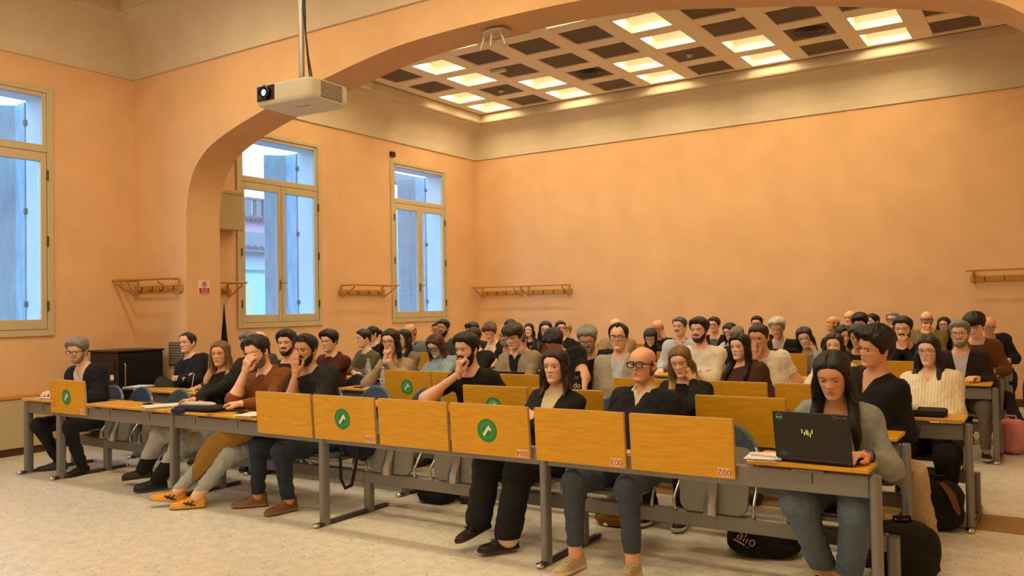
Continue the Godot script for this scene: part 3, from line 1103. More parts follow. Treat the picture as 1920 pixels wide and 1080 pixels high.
func build_wall_things() -> void:
	var left := Basis(Vector3.UP, PI / 2)      # +z of the rack points along +x
	coat_rack("wooden coat rack on the arch pillar's front, in the corner by the first window", Transform3D(Basis.IDENTITY, Vector3(0.02, 1.865, ARCH_Z)), 4, 1.0, "wooden coat racks")
	coat_rack("wooden coat rack half hidden behind the arch pillar, left of the middle window", Transform3D(left, Vector3(0, 1.855, 7.2)), 4, 0.92, "wooden coat racks")
	coat_rack("wooden coat rack on the window wall between the two far windows", Transform3D(left, Vector3(0, 1.855, 4.08)), 4, 1.16, "wooden coat racks")
	coat_rack("left of the two joined wooden coat racks on the back wall near the window corner", Transform3D(Basis.IDENTITY, Vector3(0.10, 1.845, 0)), 4, 1.06, "wooden coat racks")
	coat_rack("right of the two joined wooden coat racks on the back wall near the window corner", Transform3D(Basis.IDENTITY, Vector3(1.22, 1.845, 0)), 4, 1.06, "wooden coat racks")
	coat_rack("wooden coat rack at the right end of the back wall, cut by the picture edge", Transform3D(Basis.IDENTITY, Vector3(9.12, 1.845, 0)), 4, 1.16, "wooden coat racks")
	# cream box on the wall behind the pillar
	var t := thing("wall_box", "cream metal box on the window wall just behind the arch pillar", "wall box", Vector3(0, 2.80, 6.55))
	pbox("housing", t, flat(Color(0.72, 0.66, 0.48), 0.5), Vector3(0.11, 0.29, 0.02), Vector3(0.22, 0.58, 0.72), 0.012)
	pbox("lid_seam", t, flat(Color(0.60, 0.54, 0.38), 0.5), Vector3(0.222, 0.52, 0.02), Vector3(0.004, 0.006, 0.70), 0.0)
	# sensor over the back window
	t = thing("wall_sensor", "small black sensor box on the wall above the back window", "sensor", Vector3(0, 4.42, 2.66))
	pbox("case", t, M.black, Vector3(0.025, 0.045, 0), Vector3(0.05, 0.09, 0.12), 0.008)
	pbox("sensor_window", t, flat(Color(0.25, 0.12, 0.06), 0.2), Vector3(0.051, 0.045, 0.0), Vector3(0.004, 0.05, 0.07), 0.001)
	# prohibition sign on the inner face of the pillar
	t = thing("wall_sign", "white and red prohibition sign on the inner face of the arch pillar", "sign", Vector3(1.088, 1.845, 7.555))
	pbox("plate", t, flat(Color(0.90, 0.86, 0.80), 0.5), Vector3(0.003, 0.085, 0), Vector3(0.006, 0.17, 0.17), 0.001)
	var red := flat(Color(0.75, 0.14, 0.10), 0.5)
	pbox("red_panel", t, red, Vector3(0.0065, 0.042, 0), Vector3(0.002, 0.066, 0.150), 0.0)
	var b := MB.new()
	var ring := []
	for k in 24:
		ring.append(Vector3(0.0075, 0.123 + 0.032 * sin(TAU * k / 24), 0.032 * cos(TAU * k / 24)))
	b.tube(ring, 0.004, 6, true)
	b.tube([Vector3(0.0075, 0.147, 0.022), Vector3(0.0075, 0.10, -0.022)], 0.0035, 6)
	part("red_ring", b.mesh(red), t)
	b = MB.new()
	b.box(Vector3(0.0066, 0.123, 0.0), Vector3(0.002, 0.03, 0.014), 0.0)
	b.box(Vector3(0.0066, 0.128, 0.008), Vector3(0.002, 0.008, 0.018), 0.0)
	part("pictogram", b.mesh(M.black), t)
	for k in 2:
		part("sign_text", text_mesh(["VIETATO", "FUMARE"][k], 0.026, flat(Color(0.92, 0.88, 0.82), 0.5)), t, Transform3D(Basis(Vector3.UP, PI / 2), Vector3(0.0085, 0.058 - k * 0.030, 0.0)))
	# furled black cloth leaning behind the pillar
	b = MB.new()
	var rings := []
	for q in [[1.66, 0.008], [1.5, 0.018], [1.3, 0.034], [1.1, 0.052], [0.8, 0.07], [0.4, 0.085], [0.1, 0.09], [0.02, 0.06]]:
		var r := []
		for k in 14:
			var a := TAU * k / 14
			var rr: float = q[1] * (1.0 + 0.18 * sin(a * 4.0))
			r.append(Vector3(rr * cos(a), q[0], rr * sin(a)))
		rings.append(r)
	b.loft(rings)
	t = thing("furled_banner", "furled black banner standing behind the arch pillar, left of the middle window", "banner", Vector3(0.74, 0, 6.98))
	part("cloth", b.mesh(M.black_cloth), t)
	b = MB.new()
	b.tube([Vector3(0, 0.0, 0), Vector3(0, 1.72, 0)], 0.007, 8)
	part("pole", b.mesh(M.steel_dark), t)
	# louvre grille in the pillar
	t = thing("vent_grille", "grey louvred vent grille low on the front of the arch pillar", "vent", Vector3(0.88, 0.96, ARCH_Z))
	pbox("frame", t, flat(Color(0.42, 0.38, 0.32), 0.5), Vector3(0, 0.13, 0.01), Vector3(0.30, 0.30, 0.02), 0.004)
	for k in 8:
		b = MB.new()
		b.box(Vector3.ZERO, Vector3(0.25, 0.022, 0.012), 0.002, Basis(Vector3.RIGHT, 0.6))
		part("louvre", b.mesh(flat(Color(0.58, 0.54, 0.46), 0.5)), t, Transform3D(Basis.IDENTITY, Vector3(0, 0.015 + k * 0.033, 0.022)))
	# radiator cover under the first window
	t = thing("radiator_cover", "cream radiator cover with a wooden ledge under the first window", "radiator", Vector3(0, 0, 9.9))
	pbox("panel", t, flat(Color(0.74, 0.68, 0.52), 0.55), Vector3(0.105, 0.37, 0), Vector3(0.15, 0.56, 1.72), 0.008)
	pbox("ledge", t, M.rack_wood, Vector3(0.10, 0.665, 0.0), Vector3(0.19, 0.03, 1.78), 0.006)
	pbox("plinth", t, M.skirt, Vector3(0.085, 0.045, 0), Vector3(0.1, 0.09, 1.7), 0.004)
	for k in 2:
		pbox("panel_seam", t, flat(Color(0.60, 0.54, 0.40), 0.6), Vector3(0.181, 0.37, -0.29 + 0.58 * k), Vector3(0.004, 0.54, 0.006), 0.0)
	# black cabinet with equipment
	t = thing("equipment_cabinet", "low black equipment cabinet in the corner behind the man in the navy suit", "cabinet", Vector3(0.50, 0, 8.25))
	pbox("body", t, M.black, Vector3(0, 0.58, 0), Vector3(0.60, 1.12, 0.60), 0.008)
	pbox("top", t, flat(Color(0.10, 0.06, 0.04), 0.35), Vector3(0, 1.155, 0), Vector3(0.63, 0.025, 0.63), 0.006)
	pbox("side_door", t, flat(Color(0.03, 0.03, 0.032), 0.4), Vector3(0.306, 0.58, 0), Vector3(0.014, 1.06, 0.56), 0.004)
	b = MB.new()
	b.tube([Vector3(0.314, 0.72, 0.23), Vector3(0.335, 0.73, 0.23), Vector3(0.335, 1.0, 0.23), Vector3(0.314, 1.01, 0.23)], 0.008, 8)
	part("door_handle", b.mesh(M.tube), t)
	for k in 5:
		pbox("rack_unit", t, flat(Color(0.07, 0.05, 0.045) if k % 2 == 0 else Color(0.10, 0.08, 0.07), 0.35), Vector3(0.0, 0.42 + k * 0.14, 0.302), Vector3(0.46, 0.11, 0.012), 0.003)
		for q in 4:
			b = MB.new()
			b.lathe([Vector2(0, 0), Vector2(0.011, 0), Vector2(0.011, 0.014), Vector2(0, 0.014)], 10, Transform3D(Basis(Vector3.RIGHT, PI / 2), Vector3(-0.13 + q * 0.075, 0.42 + k * 0.14, 0.308)))
			part("knob", b.mesh(M.steel), t)
	pbox("paper_tag", t, M.paper, Vector3(0.19, 0.845, 0.312), Vector3(0.07, 0.06, 0.003), 0.0)
	# projector on its pole
	t = thing("projector", "white ceiling projector hanging on a metal pole before the arch", "projector", Vector3(5.84, 3.02, 10.28), deg_to_rad(3.0))
	b = MB.new()
	var prings := []
	for q in [[0.0, 0.92], [0.012, 0.975], [0.035, 1.0], [0.125, 1.0], [0.14, 0.97]]:
		var r := []
		for k in 40:
			var a := TAU * k / 40
			var ca := cos(a)
			var sa := sin(a)
			r.append(Vector3(0.262 * q[1] * signf(ca) * pow(absf(ca), 0.22), q[0], 0.20 * q[1] * signf(sa) * pow(absf(sa), 0.22)))
		prings.append(r)
	b.loft(prings)
	part("body", b.mesh(flat(Color(0.80, 0.78, 0.72), 0.4)), t)
	pbox("lens_plate", t, M.black, Vector3(-0.145, 0.08, 0.199), Vector3(0.165, 0.105, 0.012), 0.004)
	b = MB.new()
	b.lathe([Vector2(0, 0), Vector2(0.046, 0), Vector2(0.05, 0.02), Vector2(0.042, 0.028), Vector2(0.038, 0.02)], 24, Transform3D(Basis(Vector3.RIGHT, PI / 2), Vector3(-0.145, 0.08, 0.20)))
	part("lens_ring", b.mesh(flat(Color(0.03, 0.03, 0.035), 0.2)), t)
	var glow := StandardMaterial3D.new()
	glow.albedo_color = Color(0.4, 0.6, 0.9)
	glow.emission_enabled = true
	glow.emission = Color(0.55, 0.8, 1.0)
	glow.emission_energy_multiplier = 2.5
	b = MB.new()
	b.ball(Vector3(-0.145, 0.08, 0.212), Vector3(0.03, 0.03, 0.012), 16, 8)
	part("lens_light", b.mesh(glow), t)
	for k in 9:
		pbox("vent_slat", t, flat(Color(0.30, 0.28, 0.25), 0.6), Vector3(0.262, 0.028 + k * 0.0125, -0.01), Vector3(0.004, 0.005, 0.21), 0.0)
	pbox("mount_plate", t, M.black, Vector3(0.0, 0.152, 0.0), Vector3(0.26, 0.02, 0.22), 0.004)
	for s in [Vector3(-0.2, 0.145, 0.15), Vector3(0.2, 0.145, -0.15)]:
		pbox("mount_foot", t, M.black, s, Vector3(0.04, 0.02, 0.03), 0.004)
	b = MB.new()
	b.tube([Vector3(0.0, 0.15, 0.0), Vector3(0.0, 2.48, 0.0)], 0.019, 14)
	part("pole", b.mesh(M.tube), t)
	b = MB.new()
	b.tube([Vector3(0.028, 2.4, 0.01), Vector3(0.028, 1.0, 0.01), Vector3(0.03, 0.65, 0.01), Vector3(0.07, 0.35, 0.01), Vector3(0.10, 0.16, 0.0)], 0.006, 6)
	part("cable", b.mesh(M.black), t)
	b = MB.new()
	b.tube([Vector3(0.024, 2.4, -0.012), Vector3(0.024, 0.8, -0.012), Vector3(0.03, 0.5, -0.01), Vector3(0.05, 0.3, -0.01), Vector3(0.06, 0.16, -0.02)], 0.005, 6)
	part("cable", b.mesh(M.black), t)
	for k in 9:
		pbox("maker_mark", t, flat(Color(0.50, 0.48, 0.45), 0.6), Vector3(-0.02 + k * 0.014, -0.0005, 0.03), Vector3(0.008, 0.001, 0.012 + 0.003 * (k % 3)), 0.0)
	# wireless access point under the arch
	t = thing("access_point", "white wireless access point with four aerials under the arch", "access point", Vector3(5.66, 4.285, 7.56))
	b = MB.new()
	b.loft([oval(0.07, 0.05, 0.0, 20, 3.0), oval(0.13, 0.10, 0.012, 20, 3.0), oval(0.135, 0.105, 0.035, 20, 3.0), oval(0.12, 0.09, 0.045, 20, 3.0)])
	part("body", b.mesh(flat(Color(0.80, 0.76, 0.70), 0.45)), t)
	for q in [[-0.10, 0.07, -0.13, 0.09], [0.0, 0.09, 0.0, 0.11], [0.09, 0.06, 0.16, 0.09], [0.05, -0.05, 0.09, -0.08]]:
		b = MB.new()
		b.tube([Vector3(q[0], 0.01, q[1]), Vector3(q[0], -0.02, q[1]), Vector3(q[2], -0.14, q[3])], [0.007, 0.008, 0.009], 8)
		part("aerial", b.mesh(flat(Color(0.84, 0.80, 0.74), 0.45)), t)
	# round air outlets and detectors in the panel ceiling
	for q in [[3, 1, "first", "left"], [7, 1, "second", "right"], [3, 5, "third", "arch"]]:
		t = thing("air_outlet", "round black ringed air outlet in the ceiling, " + {"left": "left of the two near the back wall", "right": "right of the two near the back wall", "arch": "close behind the arch"}[q[3]], "air vent", Vector3(BAY_X[q[0]], CEIL_Y + 0.02, BAY_Z[q[1]]), 0.0, "round air outlets")
		for k in 4:
			b = MB.new()
			var r0: float = 0.24 - k * 0.058
			b.lathe([Vector2(r0, 0.0), Vector2(r0 - 0.006, -0.022), Vector2(r0 - 0.034, -0.006), Vector2(r0 - 0.03, 0.004)], 32)
			part("ring", b.mesh(flat(Color(0.30, 0.26, 0.22) if k % 2 else Color(0.12, 0.10, 0.09), 0.5)), t)
	for q in [[5, 1, "right of the left air outlet"], [1, 1, "near the window corner"]]:
		t = thing("smoke_detector", "small white smoke detector on a grey ceiling panel, " + q[2], "smoke detector", Vector3(BAY_X[q[0]] - 0.02, CEIL_Y + 0.02, BAY_Z[q[1]]), 0.0, "smoke detectors")
		b = MB.new()
		b.lathe([Vector2(0, 0), Vector2(0.055, 0), Vector2(0.055, -0.025), Vector2(0.04, -0.03), Vector2(0.04, -0.045), Vector2(0.028, -0.055), Vector2(0, -0.055)], 20)
		part("body", b.mesh(flat(Color(0.80, 0.74, 0.62), 0.5)), t)
	t = thing("emergency_lamp", "small white emergency lamp box under a grey ceiling panel", "emergency light", Vector3(2.62, CEIL_Y, 2.98))
	pbox("case", t, flat(Color(0.84, 0.80, 0.72), 0.45), Vector3(0, -0.02, 0), Vector3(0.28, 0.05, 0.10), 0.01)
	pbox("diffuser", t, flat(Color(0.88, 0.86, 0.80), 0.3), Vector3(0, -0.047, 0), Vector3(0.24, 0.008, 0.07), 0.003)

# ------------------------------------------------------------------ people: data
var PEOPLE: Array = []

func P(row: int, h: Vector3, label: String, o: Dictionary) -> void:
	o.row = row
	o.h = h
	o.label = label
	if not o.has("px"):
		o.px = h.x
	PEOPLE.append(o)

const LIGHT := Color(0.92, 0.74, 0.63)
const FAIR := Color(0.94, 0.78, 0.68)
const TAN := Color(0.86, 0.65, 0.51)
const OLIVE := Color(0.79, 0.60, 0.46)
const DARKHAIR := Color(0.11, 0.08, 0.068)
const BROWN := Color(0.20, 0.12, 0.07)
const CHEST := Color(0.30, 0.17, 0.09)
const GREY := Color(0.58, 0.56, 0.53)
const WHITE := Color(0.82, 0.80, 0.76)
const BLOND := Color(0.68, 0.52, 0.30)
const NAVY := Color(0.06, 0.075, 0.12)
const BLACKC := Color(0.045, 0.045, 0.05)
const JEANS := Color(0.20, 0.25, 0.33)

func people_data() -> void:
	# front row
	P(0, Vector3(1.70, 1.235, 9.55), "person with bushy grey hair, black glasses, navy suit and tie behind the leftmost raised panel", {px = 1.70, s = 1.04, pitch = 12, yaw = 25, skin = LIGHT, hair = "short", hc = Color(0.62, 0.60, 0.57), ht = 0.030, wild = 0.5, nape = -0.12, stub = GREY, glasses = 2, top = "suit_jacket", tc = Color(0.05, 0.065, 0.12), shirt = Color(0.85, 0.83, 0.80), collar = true, cc = Color(0.88, 0.86, 0.83), tie = Color(0.62, 0.56, 0.50), trc = Color(0.05, 0.06, 0.11), al = "desk", ar = "desk", bulk = 1.1, ankL = Vector3(1.96, 0.09, 9.66), ankR = Vector3(1.46, 0.09, 9.62), dirL = Vector3(0.1, 0, 1), dirR = Vector3(-0.5, 0, 0.8), sock = Color(0.03, 0.03, 0.04), shoe = "oxford", sc = Color(0.09, 0.055, 0.045)})
	P(0, Vector3(3.66, 1.215, 9.30), "person with long blonde hair, black jacket and a long necklace, arms folded on the table", {px = 3.86, f = true, s = 1.0, yaw = 27, skin = TAN, hair = "long", hc = Color(0.50, 0.36, 0.19), hc2 = Color(0.85, 0.70, 0.45), ht = 0.016, hlen = -0.34, part = 0.3, top = "jacket", tc = BLACKC, neck = "crew", trc = Color(0.72, 0.72, 0.70), trw = 1.5, al = "deskcross", ar = "deskcross", ankL = Vector3(3.34, 0.10, 9.74), ankR = Vector3(3.0, 0.15, 9.66), dirL = Vector3(-0.4, 0, 0.9), dirR = Vector3(-0.8, -0.1, 0.55), shoe = "chunky", sc = Color(0.03, 0.03, 0.03), sock = Color(0.02, 0.02, 0.02), necklace = true, kneeR = Vector3(3.36, 0.52, 9.72), hem = 0.27})
	P(0, Vector3(4.41, 1.255, 9.50), "person in a cognac hooded sweatshirt hiding the face behind one hand", {px = 4.50, s = 1.1, pitch = 14, yaw = 8, roll = 9, skin = LIGHT, hair = "short", hc = Color(0.09, 0.065, 0.05), ht = 0.030, wild = 0.35, rec = 0.008, stub = BROWN, top = "hooded_sweatshirt", tc = Color(0.52, 0.30, 0.11), neck = "hood", trc = Color(0.66, 0.69, 0.69), al = "deskcross", ar = "face", rolled = -1, ankL = Vector3(4.24, 0.09, 10.00), ankR = Vector3(4.02, 0.115, 10.02), dirL = Vector3(-0.75, 0, 0.75), dirR = Vector3(-0.6, 0.15, 0.75), shoe = "sneaker", sc = Color(0.86, 0.58, 0.05), sole = Color(0.75, 0.60, 0.32), stripe = true, bulk = 1.1, hem = 0.15, trw = 1.1})
	P(0, Vector3(4.95, 1.275, 9.45), "person in a charcoal sweater, flat hand over the mouth, sunglasses up on dark hair", {px = 5.08, s = 1.05, yaw = 14, pitch = 2, skin = OLIVE, hair = "short", hc = DARKHAIR, ht = 0.022, rec = 0.006, beard = 0.004, bc = Color(0.17, 0.12, 0.10), shades = true, top = "sweater", tc = Color(0.11, 0.115, 0.13), neck = "crew", trc = Color(0.13, 0.17, 0.25), al = "deskcross", ar = "mouth", rolled = -1, bulk = 1.12, ankL = Vector3(5.02, 0.09, 9.72), ankR = Vector3(4.66, 0.09, 9.72), dirL = Vector3(-0.2, 0, 1), dirR = Vector3(-0.72, 0, 0.75), shoe = "boot", sc = Color(0.43, 0.28, 0.14), sole = Color(0.50, 0.40, 0.26), trw = 1.05})
	P(0, Vector3(7.22, 1.175, 9.22), "person with shoulder-length brown hair, black blazer and cream top between raised panels 004 and 003", {px = 7.18, f = true, s = 1.03, yaw = 4, skin = LIGHT, hair = "long", hc = Color(0.19, 0.10, 0.065), hc2 = Color(0.30, 0.17, 0.10), ht = 0.020, hlen = -0.20, wild = 0.25, part = -0.25, top = "blazer", tc = Color(0.055, 0.055, 0.065), shirt = Color(0.84, 0.78, 0.66), trc = Color(0.035, 0.04, 0.055), trw = 1.9, al = "cross", ar = "cross", ankL = Vector3(7.16, 0.11, 9.78), ankR = Vector3(6.93, 0.19, 9.78), dirL = Vector3(-0.55, 0, 0.8), dirR = Vector3(-0.35, -0.25, 1), shoe = "loafer", sc = Color(0.06, 0.035, 0.03), kneeR = Vector3(6.98, 0.575, 9.72), kneeL = Vector3(7.22, 0.52, 9.72), hem = 0.10})
	P(0, Vector3(7.87, 1.20, 9.17), "bald person with thick black glasses, navy V-neck sweater over a white collared shirt", {px = 7.84, s = 1.04, yaw = -7, pitch = -2, skin = TAN, hair = "fringe", hc = Color(0.55, 0.42, 0.34), glasses = 3, top = "sweater", tc = Color(0.045, 0.052, 0.075), neck = "vee", shirt = Color(0.86, 0.82, 0.72), collar = true, trc = Color(0.24, 0.28, 0.34), al = "lap", ar = "lap", bulk = 1.1, ankL = Vector3(8.08, 0.09, 9.84), ankR = Vector3(7.72, 0.09, 9.88), dirL = Vector3(0.05, 0, 1), dirR = Vector3(-0.15, 0, 1), shoe = "sneaker", sc = Color(0.72, 0.64, 0.50), sole = Color(0.82, 0.78, 0.68), hem = 0.15})
	P(0, Vector3(9.18, 1.20, 9.60), "person with long black hair and a grey denim shirt typing on the black laptop", {px = 9.16, f = true, s = 1.08, pitch = 20, yaw = 0, skin = TAN, hair = "long", hc = Color(0.035, 0.028, 0.028), ht = 0.018, hlen = -0.40, part = 0.0, hback = true, top = "denim_shirt", tc = Color(0.56, 0.58, 0.57), neck = "vee", collar = true, cc = Color(0.50, 0.53, 0.53), trc = Color(0.38, 0.44, 0.52), trw = 1.45, bulk = 1.12, wl = Vector3(9.36, 0.80, 9.74), wr = Vector3(8.98, 0.80, 9.70), ankL = Vector3(9.22, 0.10, 9.52), ankR = Vector3(9.08, 0.10, 9.48), kneeL = Vector3(9.32, 0.53, 9.76), kneeR = Vector3(9.02, 0.53, 9.76), dirL = Vector3(-0.3, 0, 1), dirR = Vector3(-0.25, 0, 1), shoe = "sneaker", sc = Color(0.05, 0.05, 0.07), sole = Color(0.85, 0.80, 0.72), watch = true, pocket = true, hem = 0.125})
	# second row
	P(1, Vector3(1.78, 1.26, 8.30), "person in a navy sweater and green trousers, arms crossed, before the black cabinet", {px = 1.92, s = 1.0, yaw = 8, skin = LIGHT, hair = "short", hc = Color(0.16, 0.13, 0.11), ht = 0.010, rec = 0.012, top = "sweater", tc = Color(0.04, 0.045, 0.07), neck = "crew", trc = Color(0.17, 0.20, 0.12), al = "cross", ar = "cross", kneeR = Vector3(1.62, 0.80, 8.52), ankR = Vector3(2.0, 0.50, 8.66), bulk = 1.05})
	P(1, Vector3(2.67, 1.25, 8.15), "grey-haired person in a brown jacket half hidden behind the one in the cognac sweatshirt", {s = 1.0, yaw = 5, pitch = 6, skin = TAN, hair = "short", hc = Color(0.58, 0.56, 0.54), ht = 0.028, wild = 0.4, stub = GREY, top = "jacket", tc = Color(0.17, 0.12, 0.07), neck = "crew", trc = BROWN, al = "desk", wr = Vector3(2.40, 0.80, 8.60), ar = "wr"})
	P(1, Vector3(3.49, 1.27, 8.35), "person with wavy dark hair, moustache and a green top behind the charcoal sweater", {s = 1.06, yaw = 26, skin = LIGHT, hair = "short", hc = DARKHAIR, ht = 0.030, wild = 0.45, nape = -0.13, beard = 0.003, bc = Color(0.20, 0.09, 0.07), top = "sweater", tc = Color(0.16, 0.18, 0.13), neck = "crew", trc = JEANS, al = "deskcross", ar = "deskcross"})
	P(1, Vector3(5.93, 1.245, 8.52), "bearded person in a black T-shirt resting the chin on a fist, elbow on the table", {px = 5.96, s = 1.12, yaw = -3, pitch = 4, skin = LIGHT, hair = "short", hc = DARKHAIR, ht = 0.028, wild = 0.35, beard = 0.011, bc = Color(0.055, 0.04, 0.035), top = "t-shirt", tc = Color(0.04, 0.045, 0.06), neck = "crew", sleeve = "short", trc = JEANS, al = "lap", ar = "chin", elbR = Vector3(5.60, 0.82, 8.68), bulk = 1.05})
	P(1, Vector3(7.79, 1.165, 8.30), "person with straight blonde hair resting a cheek on a fist, black sweater with striped shoulders", {px = 7.80, f = true, s = 1.0, pitch = 16, yaw = 8, roll = 6, skin = FAIR, hair = "long", hc = Color(0.56, 0.42, 0.23), hc2 = Color(0.88, 0.75, 0.50), ht = 0.014, hlen = -0.30, part = 0.15, top = "sweater", tc = Color(0.03, 0.03, 0.035), neck = "crew", trc = BLACKC, al = "cheek", ar = "desk", stripes = true, shoe = "sneaker", sc = Color(0.04, 0.04, 0.045), sole = Color(0.8, 0.78, 0.74)})
	P(1, Vector3(9.18, 1.285, 8.35), "person with thick curly dark hair and a black shirt, head tilted, behind the laptop user", {px = 9.04, body = -34, s = 1.08, yaw = -38, pitch = 8, roll = -14, skin = TAN, hair = "short", hc = Color(0.075, 0.048, 0.035), ht = 0.042, wild = 0.65, top = "shirt", tc = Color(0.03, 0.03, 0.034), neck = "vee", trc = Color(0.74, 0.65, 0.50), al = "lap", ar = "lap", bulk = 1.05, ankL = Vector3(9.50, 0.10, 8.55), ankR = Vector3(9.22, 0.10, 8.6), trw = 1.3})
	# third row
	P(2, Vector3(1.75, 1.245, 7.25), "bald person seen only as a pale dome above the grey-haired head near the window wall", {s = 1.0, skin = LIGHT, hair = "fringe", hc = Color(0.75, 0.72, 0.68), top = "sweater", tc = Color(0.30, 0.30, 0.30), trc = BLACKC, al = "deskcross", ar = "deskcross"})
	P(2, Vector3(2.99, 1.24, 7.25), "person with tousled dark hair in a maroon hooded sweatshirt", {s = 1.04, yaw = 5, pitch = 6, skin = LIGHT, hair = "short", hc = Color(0.075, 0.05, 0.04), ht = 0.032, wild = 0.35, top = "hooded_sweatshirt", tc = Color(0.32, 0.075, 0.08), neck = "hood", trc = JEANS, al = "deskcross", ar = "deskcross"})
	P(2, Vector3(4.17, 1.255, 7.50), "person with dark shoulder-length hair, glasses and a beige sweater, both hands clasped under the chin", {px = 4.12, f = true, s = 1.1, yaw = 15, pitch = 4, skin = LIGHT, hair = "long", hc = Color(0.06, 0.04, 0.035), ht = 0.018, hlen = -0.17, part = 0.3, glasses = 1, top = "sweater", tc = Color(0.72, 0.62, 0.50), neck = "crew", trc = JEANS, al = "chin", ar = "chin", elbR = Vector3(3.92, 0.80, 7.62), elbL = Vector3(4.34, 0.84, 7.56)})
	P(2, Vector3(4.43, 1.19, 7.05), "person with long curly light brown hair, glasses and a pale blue sweater, looking down", {px = 4.60, f = true, s = 1.02, pitch = 26, yaw = 4, skin = FAIR, hair = "long", hc = Color(0.34, 0.21, 0.12), hc2 = Color(0.48, 0.31, 0.18), ht = 0.022, hlen = -0.30, wild = 0.7, part = 0.1, glasses = 3, top = "sweater", tc = Color(0.58, 0.68, 0.74), neck = "crew", trc = JEANS, al = "desk", ar = "desk"})
	P(2, Vector3(5.61, 1.305, 7.28), "young person with a brown fringe and a beige overshirt behind the small black laptop", {px = 5.66, s = 1.04, pitch = 18, yaw = 4, skin = FAIR, hair = "short", hc = Color(0.27, 0.18, 0.11), ht = 0.032, wild = 0.4, fringe = 0.035, top = "overshirt", tc = Color(0.62, 0.55, 0.44), neck = "crew", shirt = Color(0.04, 0.04, 0.045), collar = true, cc = Color(0.66, 0.59, 0.48), trc = JEANS, al = "desk", ar = "desk"})
	P(2, Vector3(6.13, 1.255, 7.36), "person with curly black hair bent low over the table, dark T-shirt", {px = 6.42, s = 0.98, pitch = 42, yaw = 5, skin = TAN, hair = "short", hc = Color(0.045, 0.035, 0.03), ht = 0.034, wild = 0.7, top = "t-shirt", tc = Color(0.04, 0.04, 0.045), neck = "crew", sleeve = "short", trc = JEANS, al = "desk", ar = "desk", bulk = 1.05})
	P(2, Vector3(6.74, 1.30, 7.20), "person with receding dark hair and rectangular glasses, grey blazer over a pale blue shirt", {px = 6.76, s = 1.06, yaw = 14, skin = LIGHT, hair = "short", hc = Color(0.13, 0.09, 0.065), ht = 0.018, rec = 0.022, glasses = 2, top = "blazer", tc = Color(0.66, 0.64, 0.58), shirt = Color(0.76, 0.80, 0.86), collar = true, trc = JEANS, al = "lap", ar = "lap", bulk = 1.15})
	P(2, Vector3(7.88, 1.215, 7.15), "person with long black hair over one shoulder and a brown sweater, looking towards the windows", {px = 8.02, f = true, s = 0.97, yaw = -12, skin = LIGHT, hair = "long", hc = Color(0.05, 0.035, 0.03), ht = 0.022, hlen = -0.34, part = 0.25, top = "sweater", tc = Color(0.30, 0.17, 0.10), neck = "crew", trc = BLACKC, al = "lap", ar = "lap"})
	P(2, Vector3(9.35, 1.19, 7.00), "person with long dark hair, glasses and a ribbed cream V-neck sweater by the aisle", {px = 9.38, f = true, s = 1.0, yaw = -12, skin = LIGHT, hair = "long", hc = Color(0.10, 0.06, 0.045), ht = 0.016, hlen = -0.36, part = 0.0, glasses = 1, top = "sweater", tc = Color(0.95, 0.90, 0.80), neck = "vee", rib = true, bulk = 1.18, trc = BLACKC, al = "lap", ar = "lap", trw = 1.5})
	# fourth row
	P(3, Vector3(2.60, 1.23, 6.25), "person with short brown hair and an olive sweatshirt facing the windows, beside a water bottle", {s = 1.0, yaw = -30, pitch = 4, skin = FAIR, hair = "short", hc = Color(0.17, 0.10, 0.06), ht = 0.016, top = "sweatshirt", tc = Color(0.38, 0.38, 0.24), neck = "crew", trc = JEANS, al = "deskcross", ar = "deskcross"})
	P(3, Vector3(3.16, 1.22, 6.10), "person with long dark hair and glasses in profile behind the one with clasped hands", {f = true, s = 1.0, yaw = -8, skin = LIGHT, hair = "long", hc = Color(0.09, 0.055, 0.04), ht = 0.018, hlen = -0.30, glasses = 1, top = "sweater", tc = Color(0.50, 0.46, 0.40), neck = "crew", trc = BLACKC, al = "desk", ar = "desk"})
	P(3, Vector3(4.23, 1.23, 6.05), "dark-haired person in black directly behind the bearded one, only hair and neck showing", {s = 1.0, yaw = 14, pitch = 16, skin = LIGHT, hair = "short", hc = Color(0.08, 0.055, 0.04), ht = 0.030, wild = 0.3, top = "t-shirt", tc = BLACKC, neck = "crew", trc = BLACKC, al = "desk", ar = "desk"})
	P(3, Vector3(4.93, 1.20, 6.10), "person in a bright pink top hidden behind the young one in beige", {s = 0.95, f = true, yaw = -5, pitch = 34, skin = FAIR, hair = "short", hc = Color(0.42, 0.38, 0.33), ht = 0.02, top = "sweater", tc = Color(0.85, 0.30, 0.45), neck = "crew", trc = JEANS, al = "desk", ar = "desk", bulk = 1.12})
	P(3, Vector3(6.01, 1.25, 6.45), "person with bushy grey hair, white beard and round glasses reading, black jacket", {px = 6.10, s = 1.12, pitch = 24, yaw = 18, skin = LIGHT, hair = "short", hc = Color(0.66, 0.64, 0.61), ht = 0.028, wild = 0.45, beard = 0.012, bc = Color(0.60, 0.57, 0.52), glasses = 2, top = "jacket", tc = Color(0.04, 0.04, 0.045), neck = "crew", trc = BLACKC, al = "desk", ar = "desk", bulk = 1.15})
	P(3, Vector3(7.14, 1.33, 6.15), "dark-bearded person with swept-back dark hair and a white sweater, arms crossed", {s = 1.02, yaw = -4, skin = LIGHT, hair = "short", hc = Color(0.085, 0.07, 0.06), ht = 0.028, wild = 0.25, beard = 0.006, bc = Color(0.14, 0.075, 0.06), top = "sweater", tc = Color(0.94, 0.91, 0.85), neck = "crew", trc = JEANS, al = "cross", ar = "cross", bulk = 1.08})
